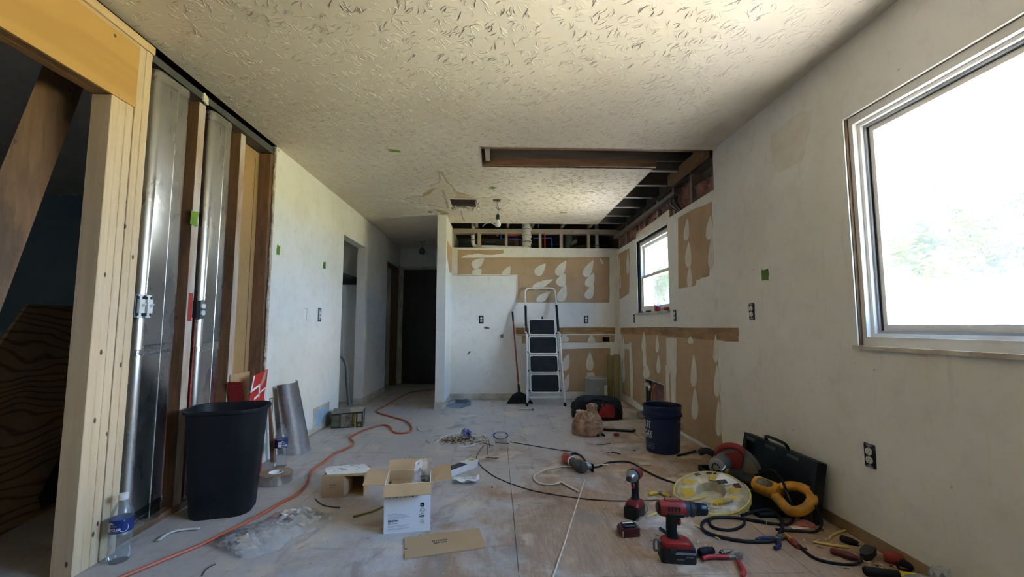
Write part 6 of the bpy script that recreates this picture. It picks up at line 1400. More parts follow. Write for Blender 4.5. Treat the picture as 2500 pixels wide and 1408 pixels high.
# ------------------------------------------------------------------ power tools
SATIN = plain('driver_nose_metal', (.30, .31, .33), .35, .9); DKRED = plain('dark_red_plastic', (.20, .010, .012), .42)
def screen(parent, s, fn, size=.012, mat=None, **k): return text_mesh(s, size, fn, 'print', mat or plain('grey_white_print', (.45, .46, .48), .5), parent, **k)
def drill():
    t = thing('cordless_drill', 'red cordless drill standing on its black battery with a blue grey chuck', 'drill', (.785, 1.965, 0), math.radians(-8))
    b = MB(); b.loft([[(x+.012, y, z) for x, y in rrect(.150*s, .092*s, .014, 4)] for z, s in ((0, .96), (.006, 1), (.050, 1), (.060, .97))]).build('battery', BLACKP, t, True, world=False)
    MB().loft([[(x+.010, y, z) for x, y in rrect(.128*s, .084*s, .02, 4)] for z, s in ((.058, .98), (.066, 1), (.080, .94), (.092, .62))]).build('foot', REDP, t, True, world=False)
    MB().box((-.005, -.0468, .040), (.082, -.0455, .050)).build('battery_stripe', plain('steel_blue_trim', (.18, .24, .36), .4), t, world=False)
    MB().bbox((-.030, -.053, .044), (.0, -.040, .064), .004).build('latch', BLACKP, t, world=False)
    MB().loft([[(cx+x*1.0, y, z) for x, y in rrect(w, d, min(w, d)*.42, 5)] for z, cx, w, d in ((.082, .004, .070, .052), (.098, -.004, .048, .040), (.13, -.008, .044, .038), (.165, -.004, .050, .040), (.185, .002, .062, .042))]).build('handle', BLACKR, t, True, world=False)
    MB().bbox((.018, -.009, .142), (.034, .009, .175), .006).build('trigger', REDP, t, world=False)
    mb = MB(); prof = [(.026, -.062), (.033, -.056), (.036, -.040), (.037, .0), (.038, .03), (.034, .052)]
    mb.lathe_x(prof, 24, None, (0, .214)).build('motor_housing', REDP, t, True, world=False)
    MB().lathe_x([(.0, -.068), (.024, -.066), (.031, -.058), (.031, -.052)], 24, None, (0, .214)).build('rear_cap', BLACKP, t, True, world=False)
    MB().lathe_x([(.0, -.0705), (.019, -.070), (.022, -.066)], 20, None, (0, .214)).build('rear_badge', DKRED, t, True, world=False)
    MB().bbox((-.030, -.040, .188), (.040, -.030, .205), .004).build('side_rib', BLACKP, t, world=False)
    MB().bbox((-.035, -.014, .246), (.03, .014, .256), .005).build('top_rib', DKRED, t, world=False)
    for k in range(4): MB().box((-.028+.015*k, -.0385, .212), (-.020+.015*k, -.0355, .232)).build('vent_slot', BLACKP, t, world=False)
    CH = plain('blue_grey_chuck', (.05, .06, .085), .35, .5)
    MB().lathe_x([(.034, .050), (.034, .062), (.030, .066), (.030, .072), (.033, .075), (.033, .088), (.0285, .090)], 26, None, (0, .214)).build('clutch_ring', CH, t, True, world=False)
    MB().lathe_x([(.0285, .090), (.0285, .100), (.026, .102), (.0275, .104), (.0275, .112), (.025, .114), (.0265, .116), (.026, .136), (.021, .146), (.010, .150)], 26, None, (0, .214)).build('chuck', plain('dark_chuck', (.035, .04, .05), .3, .6), t, True, world=False)
    MB().lathe_x([(.0078, .150), (.0078, .156)], 12, None, (0, .214)).build('jaw', STEEL, t, world=False)
    MB().tube(smooth_path([V(-.060, -.02, .080), V(-.085, -.02, .085), V(-.088, -.02, .055), V(-.084, -.02, .040), V(-.062, -.02, .045)]), .005, 8).build('belt_hook', BLACKIRON, t, True, world=False)
    screen(t, 'LITHIUM', lambda x, y: (.040+x, -.0466, .028+y), .0085); screen(t, 'OUTPUT', lambda x, y: (.0+x, -.0466, .016+y), .0085)
drill()
def impact():
    t = thing('impact_driver', 'red and black impact driver standing with its bit pointing down and forward', 'drill', (.755, 2.40, 0), math.radians(-128))
    MB().loft([[(x+.012, y, z) for x, y in rrect(.118*s, .082*s, .012, 4)] for z, s in ((0, .95), (.006, 1), (.050, 1), (.058, .96))]).build('battery', BLACKP, t, True, world=False)
    MB().loft([[(x+.008, y, z) for x, y in rrect(.112*s, .080*s, .02, 4)] for z, s in ((.056, .98), (.066, 1), (.080, .86), (.090, .52))]).build('foot', DKRED, t, True, world=False)
    MB().box((.0705, -.02, .062), (.0725, .02, .075)).build('badge', BLACKP, t, world=False)
    MB().loft([[(cx+x, y, z) for x, y in rrect(w, d, min(w, d)*.42, 5)] for z, cx, w, d in ((.082, .004, .055, .045), (.10, -.002, .042, .036), (.14, -.004, .040, .034), (.175, .0, .046, .036), (.19, .006, .058, .04))]).build('handle', BLACKR, t, True, world=False)
    MB().bbox((.016, -.009, .145), (.032, .009, .176), .006).build('trigger', REDP, t, world=False)
    MB().lathe_x([(.020, -.055), (.028, -.050), (.0335, -.035), (.0345, .010), (.034, .024)], 24, None, (0, .215)).build('motor_housing', DKRED, t, True, world=False)
    MB().lathe_x([(.0, -.060), (.018, -.058), (.025, -.051)], 22, None, (0, .215)).build('rear_cap', BLACKP, t, True, world=False)
    MB().lathe_x([(.0355, .016), (.0355, .028), (.033, .030)], 24, None, (0, .215)).build('bumper', BLACKR, t, True, world=False)
    MB().lathe_x([(.033, .029), (.031, .050), (.022, .070), (.016, .076), (.013, .078)], 24, None, (0, .215)).build('nose', SATIN, t, True, world=False)
    MB().lathe_x([(.0125, .076), (.0125, .092), (.010, .094)], 16, None, (0, .215)).build('collet', BLACKP, t, True, world=False)
    MB().lathe_x([(.0042, .092), (.0042, .122), (.0055, .124), (.0055, .134), (.003, .142)], 10, None, (0, .215)).build('bit', STEEL, t, True, world=False)
    MB().tube(smooth_path([V(.02, .042, .078), V(.02, .066, .082), V(.02, .072, .05), V(.02, .062, .036)]), .005, 8, flat=.5).build('belt_hook', DULLSTEEL, t, True, world=False)
impact()
bt_ = thing('battery_pack', 'dark red compact battery pack lying beside the impact driver', 'battery', (.655, 2.195, 0), math.radians(8))
MB().loft([[(x, y, z) for x, y in rrect(.098*s, .075*s, .010, 3)] for z, s in ((0, .96), (.005, 1), (.030, 1), (.040, .90))]).build('case', plain('maroon_plastic', (.09, .012, .014), .4), bt_, True, world=False)
MB().bbox((-.034, -.024, .040), (.034, .028, .050), .005).build('rail_block', BLACKP, bt_, world=False)
MB().box((-.049, -.0376, .006), (-.043, -.0370, .034)).box((.040, -.0376, .006), (.045, -.0370, .034)).build('trim', plain('pale_gold_trim', (.45, .36, .2), .4), bt_, world=False)
MB().box((-.028, .004, .0501), (.026, .016, .0505)).build('print', PRINTW, bt_, world=False)
# multi tool
mt = thing('multi_tool', 'red and grey oscillating multi tool lying in the middle of the floor', 'power tool', (.573, 3.16, 0), math.radians(-70))
MB().lathe_x([(.030, -.165), (.037, -.155), (.038, -.09), (.033, -.065)], 20, None, (0, .040)).build('rear_housing', plain('orange_red_plastic', (.50, .06, .03), .4), mt, True, world=False)
MB().lathe_x([(.031, -.067), (.029, -.04), (.030, .0), (.036, .03)], 20, None, (0, .040)).build('grip', plain('dark_grey_rubber', (.06, .065, .07), .5), mt, True, world=False)
MB().bbox((-.15, -.012, .070), (-.075, .012, .080), .004).build('top_switch', GREYP, mt, world=False)
MB().lathe_x([(.036, .028), (.040, .04), (.042, .075), (.036, .10), (.022, .112)], 20, None, (0, .042)).build('gear_head', plain('black_grey_head', (.055, .06, .06), .45), mt, True, world=False)
MB().cyl(V(.075, .02, .045), V(.085, .070, .040), .028, .022, n=16).build('tool_head', DULLSTEEL, mt, True, world=False)
MB().box((.065, .066, .006), (.120, .071, .062)).build('blade', plain('dark_blade', (.03, .03, .03), .4, .7), mt, world=False)
MB().lathe_x([(.0335, -.066), (.0345, -.062), (.0345, -.056), (.0335, -.052)], 20, None, (0, .040)).build('collar', PRINTW, mt, True, world=False)

# cable roll in its printed wrapper
YF = plain('yellow_film_print', (.62, .44, .06), .35, col2=(.50, .33, .05), scale=10); WF = plain('white_film_print', (.62, .57, .45), .3, col2=(.38, .31, .18), scale=11, bmp=.6, bscale=40); BF = plain('brown_film_print', (.10, .04, .03), .4)
cr_ = thing('cable_roll', 'roll of yellow cable in a printed white plastic wrapper lying on the tools', 'cable roll', (1.255, 2.56, .0), 0, rot=(math.radians(20), math.radians(-8), math.radians(-6)))
RO, RI, TH = .205, .075, .075
def ringpt(a, r, z): return V(r*math.cos(a), r*math.sin(a)*.82, z)
rnd = random.Random(3); n = 64
sec = [(RI, .012), (RI+.01, TH*.9), (RI+.06, TH*1.03), (RO-.035, TH), (RO-.006, TH*.78), (RO, TH*.45), (RO-.008, .014), (RO-.06, .0), (RI+.02, .0)]
rings = []
for i in range(n):
    a = 2*PI*i/n; rings.append([ringpt(a, r*(1+rnd.uniform(-.012, .012)), z+rnd.uniform(-.004, .004)+.012) for r, z in sec])
crumple(MB().loft(rings, closed=True), .008, 24, 2.0, False).build('wrapper', WF, cr_, 40, world=False)
MB().prism([(RI*1.05*math.cos(a/20*2*PI), RI*.86*math.sin(a/20*2*PI)) for a in range(20)], .02, .026, 'z').build('hole_film', WF, cr_, world=False)
for k in range(4):
    MB().tube([ringpt(2*PI*i/48, RO*(1.0+.004*(k % 2)), .022+.016*k) for i in range(48)], .0062, 6, True).build('cable_turn', YW, cr_, True, world=False)
MB().tube([ringpt(2.2+2.6*i/24, RO*1.012, TH*.86+.006*math.sin(i)) for i in range(25)], .0058, 6).build('cable_turn', YW, cr_, True, world=False)
def patch(a0, a1, r0, r1, mat, nm, dz=.006):
    m_ = 8; g = lambda a, r: ringpt(a, r, TH*(1.0 if r < RO-.03 else .93)+.012+dz)
    mb = MB(); mb.add([g(a0+(a1-a0)*i/m_, r0) for i in range(m_+1)]+[g(a0+(a1-a0)*i/m_, r1) for i in range(m_+1)], [(i, i+1, m_+2+i, m_+1+i) for i in range(m_)]); mb.build(nm, mat, cr_, world=False)
patch(-1.9, -1.2, .10, .158, YF, 'yellow_print'); patch(-.55, -.1, .10, .155, YF, 'yellow_print'); patch(2.0, 2.6, .105, .165, YF, 'yellow_print'); patch(1.0, 1.3, .085, .15, YF, 'yellow_print'); patch(2.9, 3.5, .10, .17, YF, 'yellow_print'); patch(-1.0, -.7, .11, .18, YF, 'yellow_print')
patch(1.05, 1.4, .15, .178, BF, 'brown_print', .008); patch(-.18, .12, .13, .165, BF, 'brown_print', .008); patch(1.55, 1.85, .145, .178, BF, 'brown_print', .008)
patch(.15, .95, .088, .165, plain('white_label', (.80, .79, .74), .4), 'label_panel', .008)
for i in range(9):
    x = .055+.006*i; MB().box((x, .022, TH+.0225), (x+(.003 if i % 2 else .0045), .055, TH+.0230)).build('barcode', INK, cr_, world=False)
def rt(r, a0): return lambda x, y: ringpt(a0+x/r, r+.0-y, TH+.024) if False else ringpt(a0+x/r, r-y*-1 if False else r+0-(-y)*-1, TH+.024)
text_mesh('250 ft Indoor', .036, lambda x, y: ringpt(-2.25+x/.158, .160-y*.9, TH+.021), 'lettering', plain('brown_lettering', (.16, .08, .03), .5), cr_)
text_mesh('NM-B 12/2', .026, lambda x, y: ringpt(-2.15+x/.125, .122-y*.9, TH+.022), 'lettering', plain('gold_lettering', (.50, .38, .08), .5), cr_)
text_mesh('Building Wire', .013, lambda x, y: ringpt(-2.0+x/.18, .182-y*.9, TH+.018), 'lettering', INK, cr_)
MB().tube(smooth_path([ringpt(3.2, .205, .08), ringpt(3.6, .19, .095), ringpt(3.9, .13, .105), ringpt(4.2, .08, .10)]), .0062, 8).build('loose_end', YW, cr_, True, world=False)

# open black tool case against the wall
cs = thing('tool_case', 'open black plastic tool case with its lid leaning on the right wall', 'tool case', (1.55, 2.66, 0))
CASE = plain('black_case_plastic', (.006, .007, .007), .45, col2=(.010, .011, .011), scale=5, bmp=.1, spec=.25)
# lid : shallow tray leaning on the wall from Y 2.30 to 3.45
Ml = Matrix.Translation((1.615, 2.585, .0)) @ Matrix.Rotation(math.radians(11), 4, 'Y')
L0 = [V(0, -.335, .0), V(0, .34, .0), V(0, .335, .315), V(0, -.33, .318)]
mb = MB(); inset = [V(0, -.30, .03), V(0, .305, .03), V(0, .30, .275), V(0, -.295, .278)]
outer = [p+V(.052, 0, 0) for p in L0]; rim = [p for p in L0]; pan = [p+V(.038, 0, 0) for p in inset]; rin = [p for p in inset]
mb.add(outer+rim+rin+pan, [(3, 2, 1, 0)]+[(i, (i+1) % 4, 4+(i+1) % 4, 4+i) for i in range(4)]+[(4+i, 4+(i+1) % 4, 8+(i+1) % 4, 8+i) for i in range(4)]+[(8+i, 8+(i+1) % 4, 12+(i+1) % 4, 12+i) for i in range(4)]+[(12, 13, 14, 15)], Ml)
mb.build('lid', CASE, cs)
MB().tube(smooth_path([Ml @ V(.02, .12, .315), Ml @ V(.0, .10, .345), Ml @ V(.0, -.06, .345), Ml @ V(.02, -.08, .315)]), .009, 8).build('handle', CASE, cs, True)
for y in (-.34, .20): MB().box((-.010, y, .01), (.0, y+.045, .13), Ml).build('latch', plain('dark_grey_latch', (.035, .04, .04), .4), cs)
for y in (-.2, 0, .2): MB().box((-.004, y, .283), (.0, y+.10, .300), Ml).build('rib', MATS['dark_grey_latch'], cs)
MB().bbox((1.40, 2.34, .0), (1.612, 3.03, .026), .008).build('tray', CASE, cs)
for lo, hi in (((1.40, 2.60, .026), (1.412, 3.03, .062)), ((1.412, 3.018, .026), (1.61, 3.03, .062)), ((1.412, 2.70, .026), (1.61, 2.71, .05))):
    MB().box(lo, hi).build('tray_wall', CASE, cs)
# circular saw resting in the case
cw = thing('circular_saw', 'red and grey circular saw lying in the open black case', 'saw', (1.505, 2.80, .030), math.radians(-46))
GSAW = plain('dusty_grey_casting', (.12, .117, .11), .6, col2=(.12, .115, .11), scale=14); RSAW = plain('dusty_red_plastic', (.26, .025, .022), .5, col2=(.17, .02, .018), scale=8)
MB().bbox((-.17, -.09, .0), (.17, .06, .008), .003).build('base_plate', DULLSTEEL, cs if False else cw, world=False)
MB().prism([(-.16, .008), (-.10, .008), (-.085, .035), (-.16, .04)], -.085, -.04, 'y').build('base_bracket', RSAW, cw, world=False)
MB().prism([(.02, .01), (.16, .01), (.17, .035), (.15, .05), (.03, .045)], -.085, -.045, 'y').build('base_bracket', RSAW, cw, world=False)
def yl(prof, c, nm, mat, n=22):
    mb = MB(); mb.loft([[(c[0]+r*math.cos(2*PI*i/n), y, c[1]+r*math.sin(2*PI*i/n)) for i in range(n)] for r, y in prof]); return mb.build(nm, mat, cw, True, world=False)
yl([(.030, -.155), (.045, -.15), (.052, -.13), (.055, -.06), (.060, .0)], (-.035, .115), 'motor', GSAW)
yl([(.030, -.157), (.047, -.152), (.050, -.135)], (-.035, .115), 'motor_cap', plain('grey_cap', (.24, .24, .235), .55))
for i in range(8):
    a = 2*PI*i/8+.2; MB().box((-.035+.022*math.cos(a)-.004, -.1595, .115+.022*math.sin(a)-.007), (-.035+.022*math.cos(a)+.004, -.1565, .115+.022*math.sin(a)+.007)).build('vent_slot', BLACKP, cw, world=False)
n = 28; arcs = [(.03+.13*math.cos(PI*(-.02)+i/n*PI*1.06), .075+.13*math.sin(PI*(-.02)+i/n*PI*1.06)) for i in range(n+1)]
MB().prism(arcs, .0, .045, 'y').build('blade_guard', plain('dusty_guard', (.16, .16, .14), .55, col2=(.22, .21, .18), scale=8), cw, True, world=False)
MB().tube([V(.03+.131*math.cos(i/n*PI), .022, .075+.131*math.sin(i/n*PI)) for i in range(2, n-1)], .018, 10).build('guard_rim', GSAW, cw, True, world=False)
MB().lathe([(.0, -.002), (.112, -.002), (.112, .0), (.0, .0)], 40, Matrix.Translation((.03, .05, .075)) @ Matrix.Rotation(PI/2, 4, 'X')).build('blade', STEEL, cw, world=False)
MB().tube(smooth_path([V(-.095, .01, .145), V(-.06, .01, .195), V(.0, .01, .222), V(.055, .012, .215), V(.08, .012, .19)]), [.020]*24+[.018], 12).build('main_handle', RSAW, cw, True, world=False)
MB().tube(smooth_path([V(-.10, .0, .15), V(-.135, -.01, .165), V(-.165, -.01, .158), V(-.185, -.005, .145)]), .021, 12).build('front_knob', BLACKR, cw, True, world=False)
MB().prism([(-.02, .175), (.06, .20), (.085, .17), (.07, .10), (.02, .09)], -.03, -.005, 'y').build('side_cover', RSAW, cw, world=False)
MB().cyl((.01, -.075, .080), (.01, -.12, .080), .014, n=12).build('brush_cap', BLACKP, cw, world=False)
# reciprocating saw
rs = thing('reciprocating_saw', 'yellow reciprocating saw with black nose lying over the black case', 'saw', (1.525, 2.445, .115), 0, rot=(math.radians(36), math.radians(3), math.radians(-66)))
def xl(rings_, nm, mat, sm=True): return MB().loft(rings_).build(nm, mat, rs, sm, world=False)
def sect(x, cy_, cz_, w, h, r=.4): return [(x, cy_+y, cz_+z) for y, z in rrect(w, h, min(w, h)*r, 5)]
xl([sect(-.235, 0, 0, .050, .055), sect(-.20, 0, 0, .060, .064), sect(-.14, 0, 0, .066, .070), sect(-.09, 0, 0, .072, .076), sect(-.075, 0, 0, .078, .082)], 'nose_boot', BLACKR)
xl([sect(-.235, 0, 0, .040, .045), sect(-.262, 0, 0, .036, .040)], 'shoe_clamp', plain('brass_clamp', (.30, .22, .10), .4, .8))
MB().bbox((-.30, -.022, -.028), (-.268, .022, .028), .004).build('shoe', DULLSTEEL, rs, world=False)
xl([sect(-.078, 0, 0, .074, .078), sect(-.06, 0, 0, .084, .088), sect(.03, 0, 0, .086, .090), sect(.065, 0, 0, .070, .080)], 'body', YELP)
MB().prism(rrect(.085, .045, .018, 5, -.008, .0), .0435, .0450, 'z', Matrix.Identity(4)).build('nameplate', plain('dirty_nameplate', (.10, .085, .05), .5, col2=(.22, .19, .12), scale=30), rs, world=False)
for k in range(6): MB().box((.012+.005*k, -.014, .0452), (.0145+.005*k, .014, .0460)).build('vent_slot', BLACKP, rs, world=False)
hp = smooth_path([V(.055, .030, 0), V(.085, .062, 0), V(.135, .080, 0), V(.185, .070, 0), V(.215, .035, 0), V(.215, -.015, 0), V(.195, -.055, 0), V(.155, -.075, 0), V(.115, -.060, 0), V(.055, -.028, 0)], 5)
MB().tube(hp, .026, 14).build('handle_loop', YELP, rs, True, world=False)
MB().tube(smooth_path([V(.10, -.045, 0), V(.13, -.040, 0), V(.165, -.048, 0)]), .014, 10).build('trigger', BLACKP, rs, True, world=False)
# cords of the two saws
def free_cord(nm, lab, pts, r): tag(MB().tube(smooth_path(pts, 8), r, 8).build(nm, BLACKR, None, True), lab, 'cord')
free_cord('saw_cord', 'black cord of the circular saw hanging over the yellow saw', [V(1.58, 2.72, .08), V(1.60, 2.64, .13), V(1.60, 2.54, .185), V(1.585, 2.44, .19), V(1.57, 2.36, .14), V(1.55, 2.28, .05), V(1.50, 2.25, .010), V(1.40, 2.27, .008)], .0068)
free_cord('saw_cord', 'black cord trailing from the yellow saw handle to the floor', [V(1.615, 2.26, .12), V(1.63, 2.22, .10), V(1.63, 2.19, .04), V(1.58, 2.17, .008), V(1.50, 2.18, .008), V(1.40, 2.20, .008)], .0065)

# ------------------------------------------------------------------ hand tools at the right front
pliers('diagonal cutters with red grips on the floor in front', G(1800, 1366), G(1820, 1352), .014, plain('red_grip', (.42, .02, .03), .45), .52, .16, .04)
pliers('pliers with navy blue grips beside the cord loop', G(1905, 1318), G(1918, 1312), .012, plain('navy_grip', (.012, .02, .09), .5), .30, .13, .045)
pliers('wire strippers with yellow grips behind the cordless drill', G(1612, 1206), G(1614, 1196), .012, plain('yellow_grip', (.70, .50, .02), .45), .75, .085, .04)
uk = thing('utility_knife', 'orange and dark red utility knife beside the blue pliers', 'knife', (0, 0, 0)); a = G(1916, 1302, .012); b = G(1950, 1334, .012); uk.location = (a.x, a.y, 0)
MB().tube([a, a+(b-a)*.55], [.007, .013], 8).build('front_half', plain('orange_plastic', (.62, .24, .03), .4), uk, True); MB().tube([a+(b-a)*.55, b], [.013, .011], 8).build('rear_half', plain('brick_red_plastic', (.20, .03, .02), .4), uk, True)
MB().box(a-V(.004, .001, .0), a+V(.0, .001, .006)).build('blade', STEEL, uk)
def driver(label, pa, pb_, hl, hr, mat, shaft=.10, sr=.003, ribs=True, z=.016):
    t = thing('screwdriver', label, 'screwdriver', (pa.x, pa.y, 0)); pa = V(pa.x, pa.y, z); d = (pb_-pa); d.z = 0; d.normalize()
    MB().tube([pa, pa+d*.008, pa+d*hl*.35, pa+d*hl*.75, pa+d*hl*.92, pa+d*hl], [hr*.7, hr, hr*1.02, hr*.9, hr*.62, hr*.75], 10).build('handle', mat, t, True)
    MB().tube([pa+d*hl, pa+d*(hl+shaft*.8)-V(0, 0, z*.5), pa+d*(hl+shaft)-V(0, 0, z*.6)], [sr, sr, sr*.8], 8).build('shaft', STEEL, t, True); return t
driver('screwdriver with a dark red handle near the black plug', G(2028, 1352), G(2100, 1374), .105, .014, plain('wine_red_handle', (.13, .015, .012), .4), .05)
driver('thick black handled multi bit driver with a step bit by the red drill', G(1708, 1362), G(1760, 1350), .075, .020, BLACKR, .01, .008, z=.021)
sb_ = thing('step_bit', 'silver step drill bit lying at the end of the black handle', 'drill bit', G(1764, 1350)); a = G(1759, 1350, .02); b = G(1794, 1341, .016); d = (b-a)
mb = MB(); 
mb.tube([a+d*x for x in (0, .12, .121, .3, .301, .45, .451, .6, .601, .75, 1.0)], [.009, .009, .013, .013, .011, .011, .009, .009, .007, .006, .001], 12); mb.build('bit', STEEL, sb_, True)
cord('pry_rod', 'black steel rod with a bright edge leaning from the plastic scrap to the driver', [(1612, 1290, .03), (1640, 1310, .03), (1670, 1334, .025), (1702, 1358, .02)], .009, plain('glossy_black_steel', (.04, .04, .045), .25, .6), 'rod')
pg = thing('power_plug', 'black angled power plug lying beside the wall base', 'plug', G(2118, 1350)); a = G(2096, 1374, .012); b = G(2118, 1350, .016); d = (b-a)
MB().tube([a, a+d*.5], [.006, .009], 8).build('strain_relief', BLACKR, pg, True); e = d.normalized(); s = V(-e.y, e.x, 0)
MB().loft([[p+s*w-V(0, 0, .012), p-s*w-V(0, 0, .012), p-s*w+V(0, 0, .016), p+s*w+V(0, 0, .016)] for p, w in ((a+d*.5, .010), (a+d*.8, .022), (a+d*1.35, .022), (a+d*1.4, .018))]).build('plug_body', BLACKP, pg)
kn = thing('multi_tool_pliers', 'folded dark multi tool lying near the wall base', 'pliers', G(2075, 1322)); a = G(2052, 1312, .012); b = G(2108, 1332, .012)
MB().tube([a, a+(b-a)*.1, a+(b-a)*.5, a+(b-a)*.8], [.010, .016, .017, .010], 8).build('grip', BLACKR, kn, True); MB().tube([a+(b-a)*.75, b], [.006, .002], 6).build('tip', DULLSTEEL, kn, True)
rt_ = thing('hand_tool', 'red cap and black bars of a tool lying against the wall base', 'hand tool', G(2190, 1368)); c = G(2184, 1362, .022)
MB().tube([c+V(-.03, .02, 0), c, c+V(.03, -.02, -.002)], [.020, .026, .020], 12).build('cap', plain('brick_red_cap', (.30, .03, .02), .6), rt_, True)
MB().tube([c, G(2215, 1378, .016), G(2262, 1396, .014)], [.016, .014, .010], 8).build('bar', BLACKP, rt_, True); MB().tube(smooth_path([c+V(-.01, -.02, -.006), G(2196, 1388, .008), G(2225, 1392, .008)]), .005, 6).build('wire', BLACKR, rt_, True)
pb2 = thing('pry_bar', 'thick tool handle with black grip and yellow shaft at the wall', 'hand tool', (0, 0, 0)); a = G(2108, 1392, .018); b = G(2195, 1404, .018); c = G(2250, 1412, .018); pb2.location = (a.x, a.y, 0)
MB().tube([a, a+(b-a)*.06, b], [.012, .018, .018], 14).build('grip', BLACKR, pb2, True); MB().tube([b, c], [.017, .016], 14).build('shaft', plain('bright_yellow', (.72, .55, .03), .4), pb2, True)
fb = thing('foil_bag', 'grey plastic bag with a knotted top at the near right corner', 'bag', (1.60, 1.615, 0)); fb.scale = (.8, .8, .8)
GF = plain('grey_shiny_film', (.20, .21, .24), .22, col2=(.13, .135, .155), scale=9, bmp=.4, bscale=14)
crumple(lumpy(resample([(.10, 0), (.12, .02), (.125, .05), (.10, .085), (.05, .105), (.02, .115)], 4), 64, 61, .04, (1.15, .8), fold=5, sharp=.03), .014, 20, 4.0).build('bag_body', GF, fb, True, world=False)
lumpy([(.022, .09), (.026, .11), (.045, .14), (.035, .150)], 18, 62, .15, (1, .8), Matrix.Translation((.06, .01, 0)), 4, .3).build('bag_knot', plain('pale_grey_film', (.48, .50, .55), .25), fb, 25, world=False)
# small things on the kitchen sill and by the boxes
tm = thing('tape_measure', 'small red and black tape measure standing on the kitchen window sill', 'tape measure', (XR-.005, 4.62, SW[2]))
MB().bbox((-.022, -.04, 0), (.022, .035, .062), .012).build('case', REDP, tm, world=False); MB().box((-.0225, -.022, .062), (.0225, .02, .070)).build('label', plain('pale_blue_label', (.45, .58, .68), .5), tm, world=False)
tag(MB().bbox((XR-.025, 4.33, SW[2]), (XR+.012, 4.40, SW[2]+.035), .006).build('small_box', plain('brick_red_box', (.26, .05, .03), .6)), 'small brick red box at the near end of the kitchen sill', 'box')
for i, (y, m_) in enumerate(((5.12, BLACKP), (4.96, WHITEP), (4.86, BLACKP))):
    tag(MB().bbox((XR-.02, y, SW[2]), (XR+.02, y+.09, SW[2]+.02), .006).build('sill_item', m_), ('flat black piece at the far end of the kitchen sill', 'flat white piece in the middle of the kitchen sill', 'flat black piece next to the tape measure on the sill')[i], 'hardware')

# ------------------------------------------------------------------ scraps and crumbs on the floor
CH_ = [plain('pale_wood_chip', (.62, .50, .33), .8), plain('white_plaster_chip', (.72, .69, .63), .9), plain('brown_wood_chip', (.34, .20, .10), .8), plain('dark_chip', (.05, .04, .035), .8)]
rnd = random.Random(99)
tag(MB().bbox((0, 0, 0), (.085, .055, .010), .003).build('plaster_piece', plain('gypsum_piece', (.58, .52, .42), .9)), 'flat pale piece of drywall on the floor before the blue bucket', 'drywall').location = G(1562, 1136)
tag(MB().bbox((0, 0, 0), (.09, .03, .005), .002).build('wood_chip', CH_[0]), 'pale wood sliver beside the black case edge', 'wood chip').location = G(1935, 1292)
tag(MB().box((0, 0, 0), (.016, .012, .006)).build('wire_clip', PEXB), 'bright blue wire clip by the yellow cable offcut', 'clip').location = G(1727, 1308)
pk_ = lumpy([(.035, 0), (.042, .006), (.032, .016), (.010, .022)], 20, 70, .10, (1.2, .8), fold=5, sharp=.2).build('insulation_tuft', plain('pink_tuft', (.45, .16, .13), .95, bmp=1), None, True); pk_.location = G(1965, 1283); tag(pk_, 'tuft of pink insulation on the floor beside the black case', 'insulation')
chips = []
for i in range(10):
    m = CH_[i % 4]; L_ = rnd.uniform(.010, .030); mb = MB(); mb.prism(blob(rrect(L_*2, L_*rnd.uniform(.4, .9), .002, 1), i, .002, 2), .0004, rnd.uniform(.003, .007), 'z'); chips.append(mb.mesh('chip')); chips[-1].materials.append(m)
def chip(x, y, label, group, s=1.0):
    o = bpy.data.objects.new('debris_chip', rnd.choice(chips)); COL.objects.link(o); o.location = (x, y, 0); o.rotation_euler = (0, 0, rnd.uniform(0, 6.28)); o.scale = (s, s, s); tag(o, label, 'debris', group)
for i in range(60):
    p = G(rnd.uniform(1960, 2200), rnd.uniform(1285, 1395))
    if p.x < XR-.04 and p.y > 1.75: chip(p.x, p.y, 'small chip of plaster or wood among the hand tools by the right wall', 'chips by the right wall', .6)
for i in range(45):
    p = G(rnd.uniform(880, 1760), rnd.uniform(1010, 1330)); 
    chip(p.x, p.y, 'small chip of plaster or wood scattered over the open floor', 'chips on the open floor', .42)
for i in range(22):
    p = G(rnd.uniform(1480, 1760), rnd.uniform(1060, 1150)); 
    if p.x < XR-.05: chip(p.x, p.y, 'small chip on the floor round the blue bucket', 'chips round the blue bucket', .6)
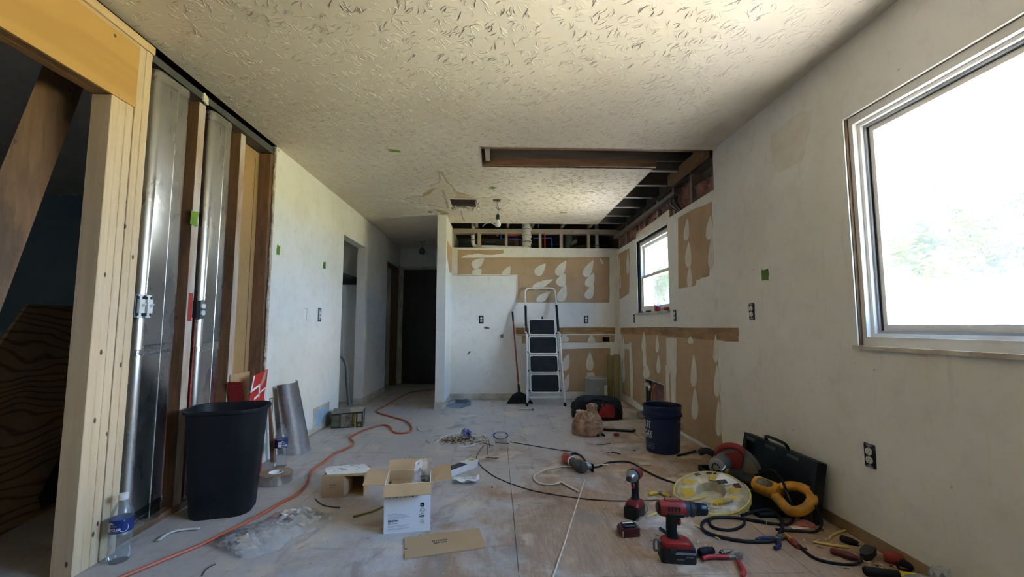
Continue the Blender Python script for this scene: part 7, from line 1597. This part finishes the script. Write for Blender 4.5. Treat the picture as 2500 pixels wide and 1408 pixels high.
# swept heap of scraps
hp0 = G(1122, 1074); heap = MB(); 
for i in range(420):
    a = rnd.uniform(0, 6.28); r = abs(rnd.gauss(0, .09)); x = hp0.x+r*1.5*math.cos(a); y = hp0.y+r*.8*math.sin(a); z = max(0, .034-r*.30)*rnd.random()+.003
    L_ = rnd.uniform(.008, .034); M = Matrix.Translation((x, y, z)) @ Euler((rnd.uniform(-.5, .5), rnd.uniform(-.5, .5), rnd.uniform(0, 6.28))).to_matrix().to_4x4()
    heap.box((-L_, -.0035, -.0015), (L_, .0035, .0015), M)
cuts = [MB(), MB(), MB(), MB()]
for k in range(0, len(heap.f), 6):
    vs_ = heap.v[k//6*8:k//6*8+8]; cuts[rnd.choice((0, 0, 2, 3, 1, 2))].add(vs_, [[i-k//6*8 for i in f] for f in heap.f[k:k+6]])
ht = thing('scrap_heap', 'swept heap of wood slivers and cable scraps in the middle of the floor', 'debris', (hp0.x, hp0.y, 0))
for mbx, m in zip(cuts, CH_): stuff(mbx.build('sliver_pile', m, ht))
lumpy([(.03, .0), (.045, .02), (.035, .045), (.01, .055)], 16, 81, .22, (1.3, .7), Matrix.Translation((hp0.x+.06, hp0.y+.05, .01)), 4, .4).build('blue_wrapper', plain('blue_wrapper', (.03, .07, .32), .5, col2=(.55, .55, .58), scale=18), ht, 25)
cord('cable_offcut', 'long white cable offcut poking out left of the scrap heap', [(1062, 1080), (1080, 1069), (1100, 1060), (1125, 1057)], .004, WHITEP, 'cable')
cord('cable_offcut', 'thick white cable offcut before the scrap heap', [(1125, 1091), (1145, 1090), (1163, 1083)], .006, WHITEP, 'cable')
crumbs = MB()
for i in range(900):
    if i % 2: p = G(rnd.uniform(1500, 2230), rnd.uniform(1060, 1400))
    else: p = G(rnd.uniform(700, 1750), rnd.uniform(985, 1400))
    if p.x > XR-.02 or p.y < 1.6: continue
    s = rnd.uniform(.0006, .0016); crumbs.box((p.x-s*1.6, p.y-s, 0), (p.x+s*1.6, p.y+s, s*1.2))
stuff(tag(crumbs.build('crumbs', CH_[1]), 'fine pale crumbs and plaster dust scattered over the floor', 'debris'))
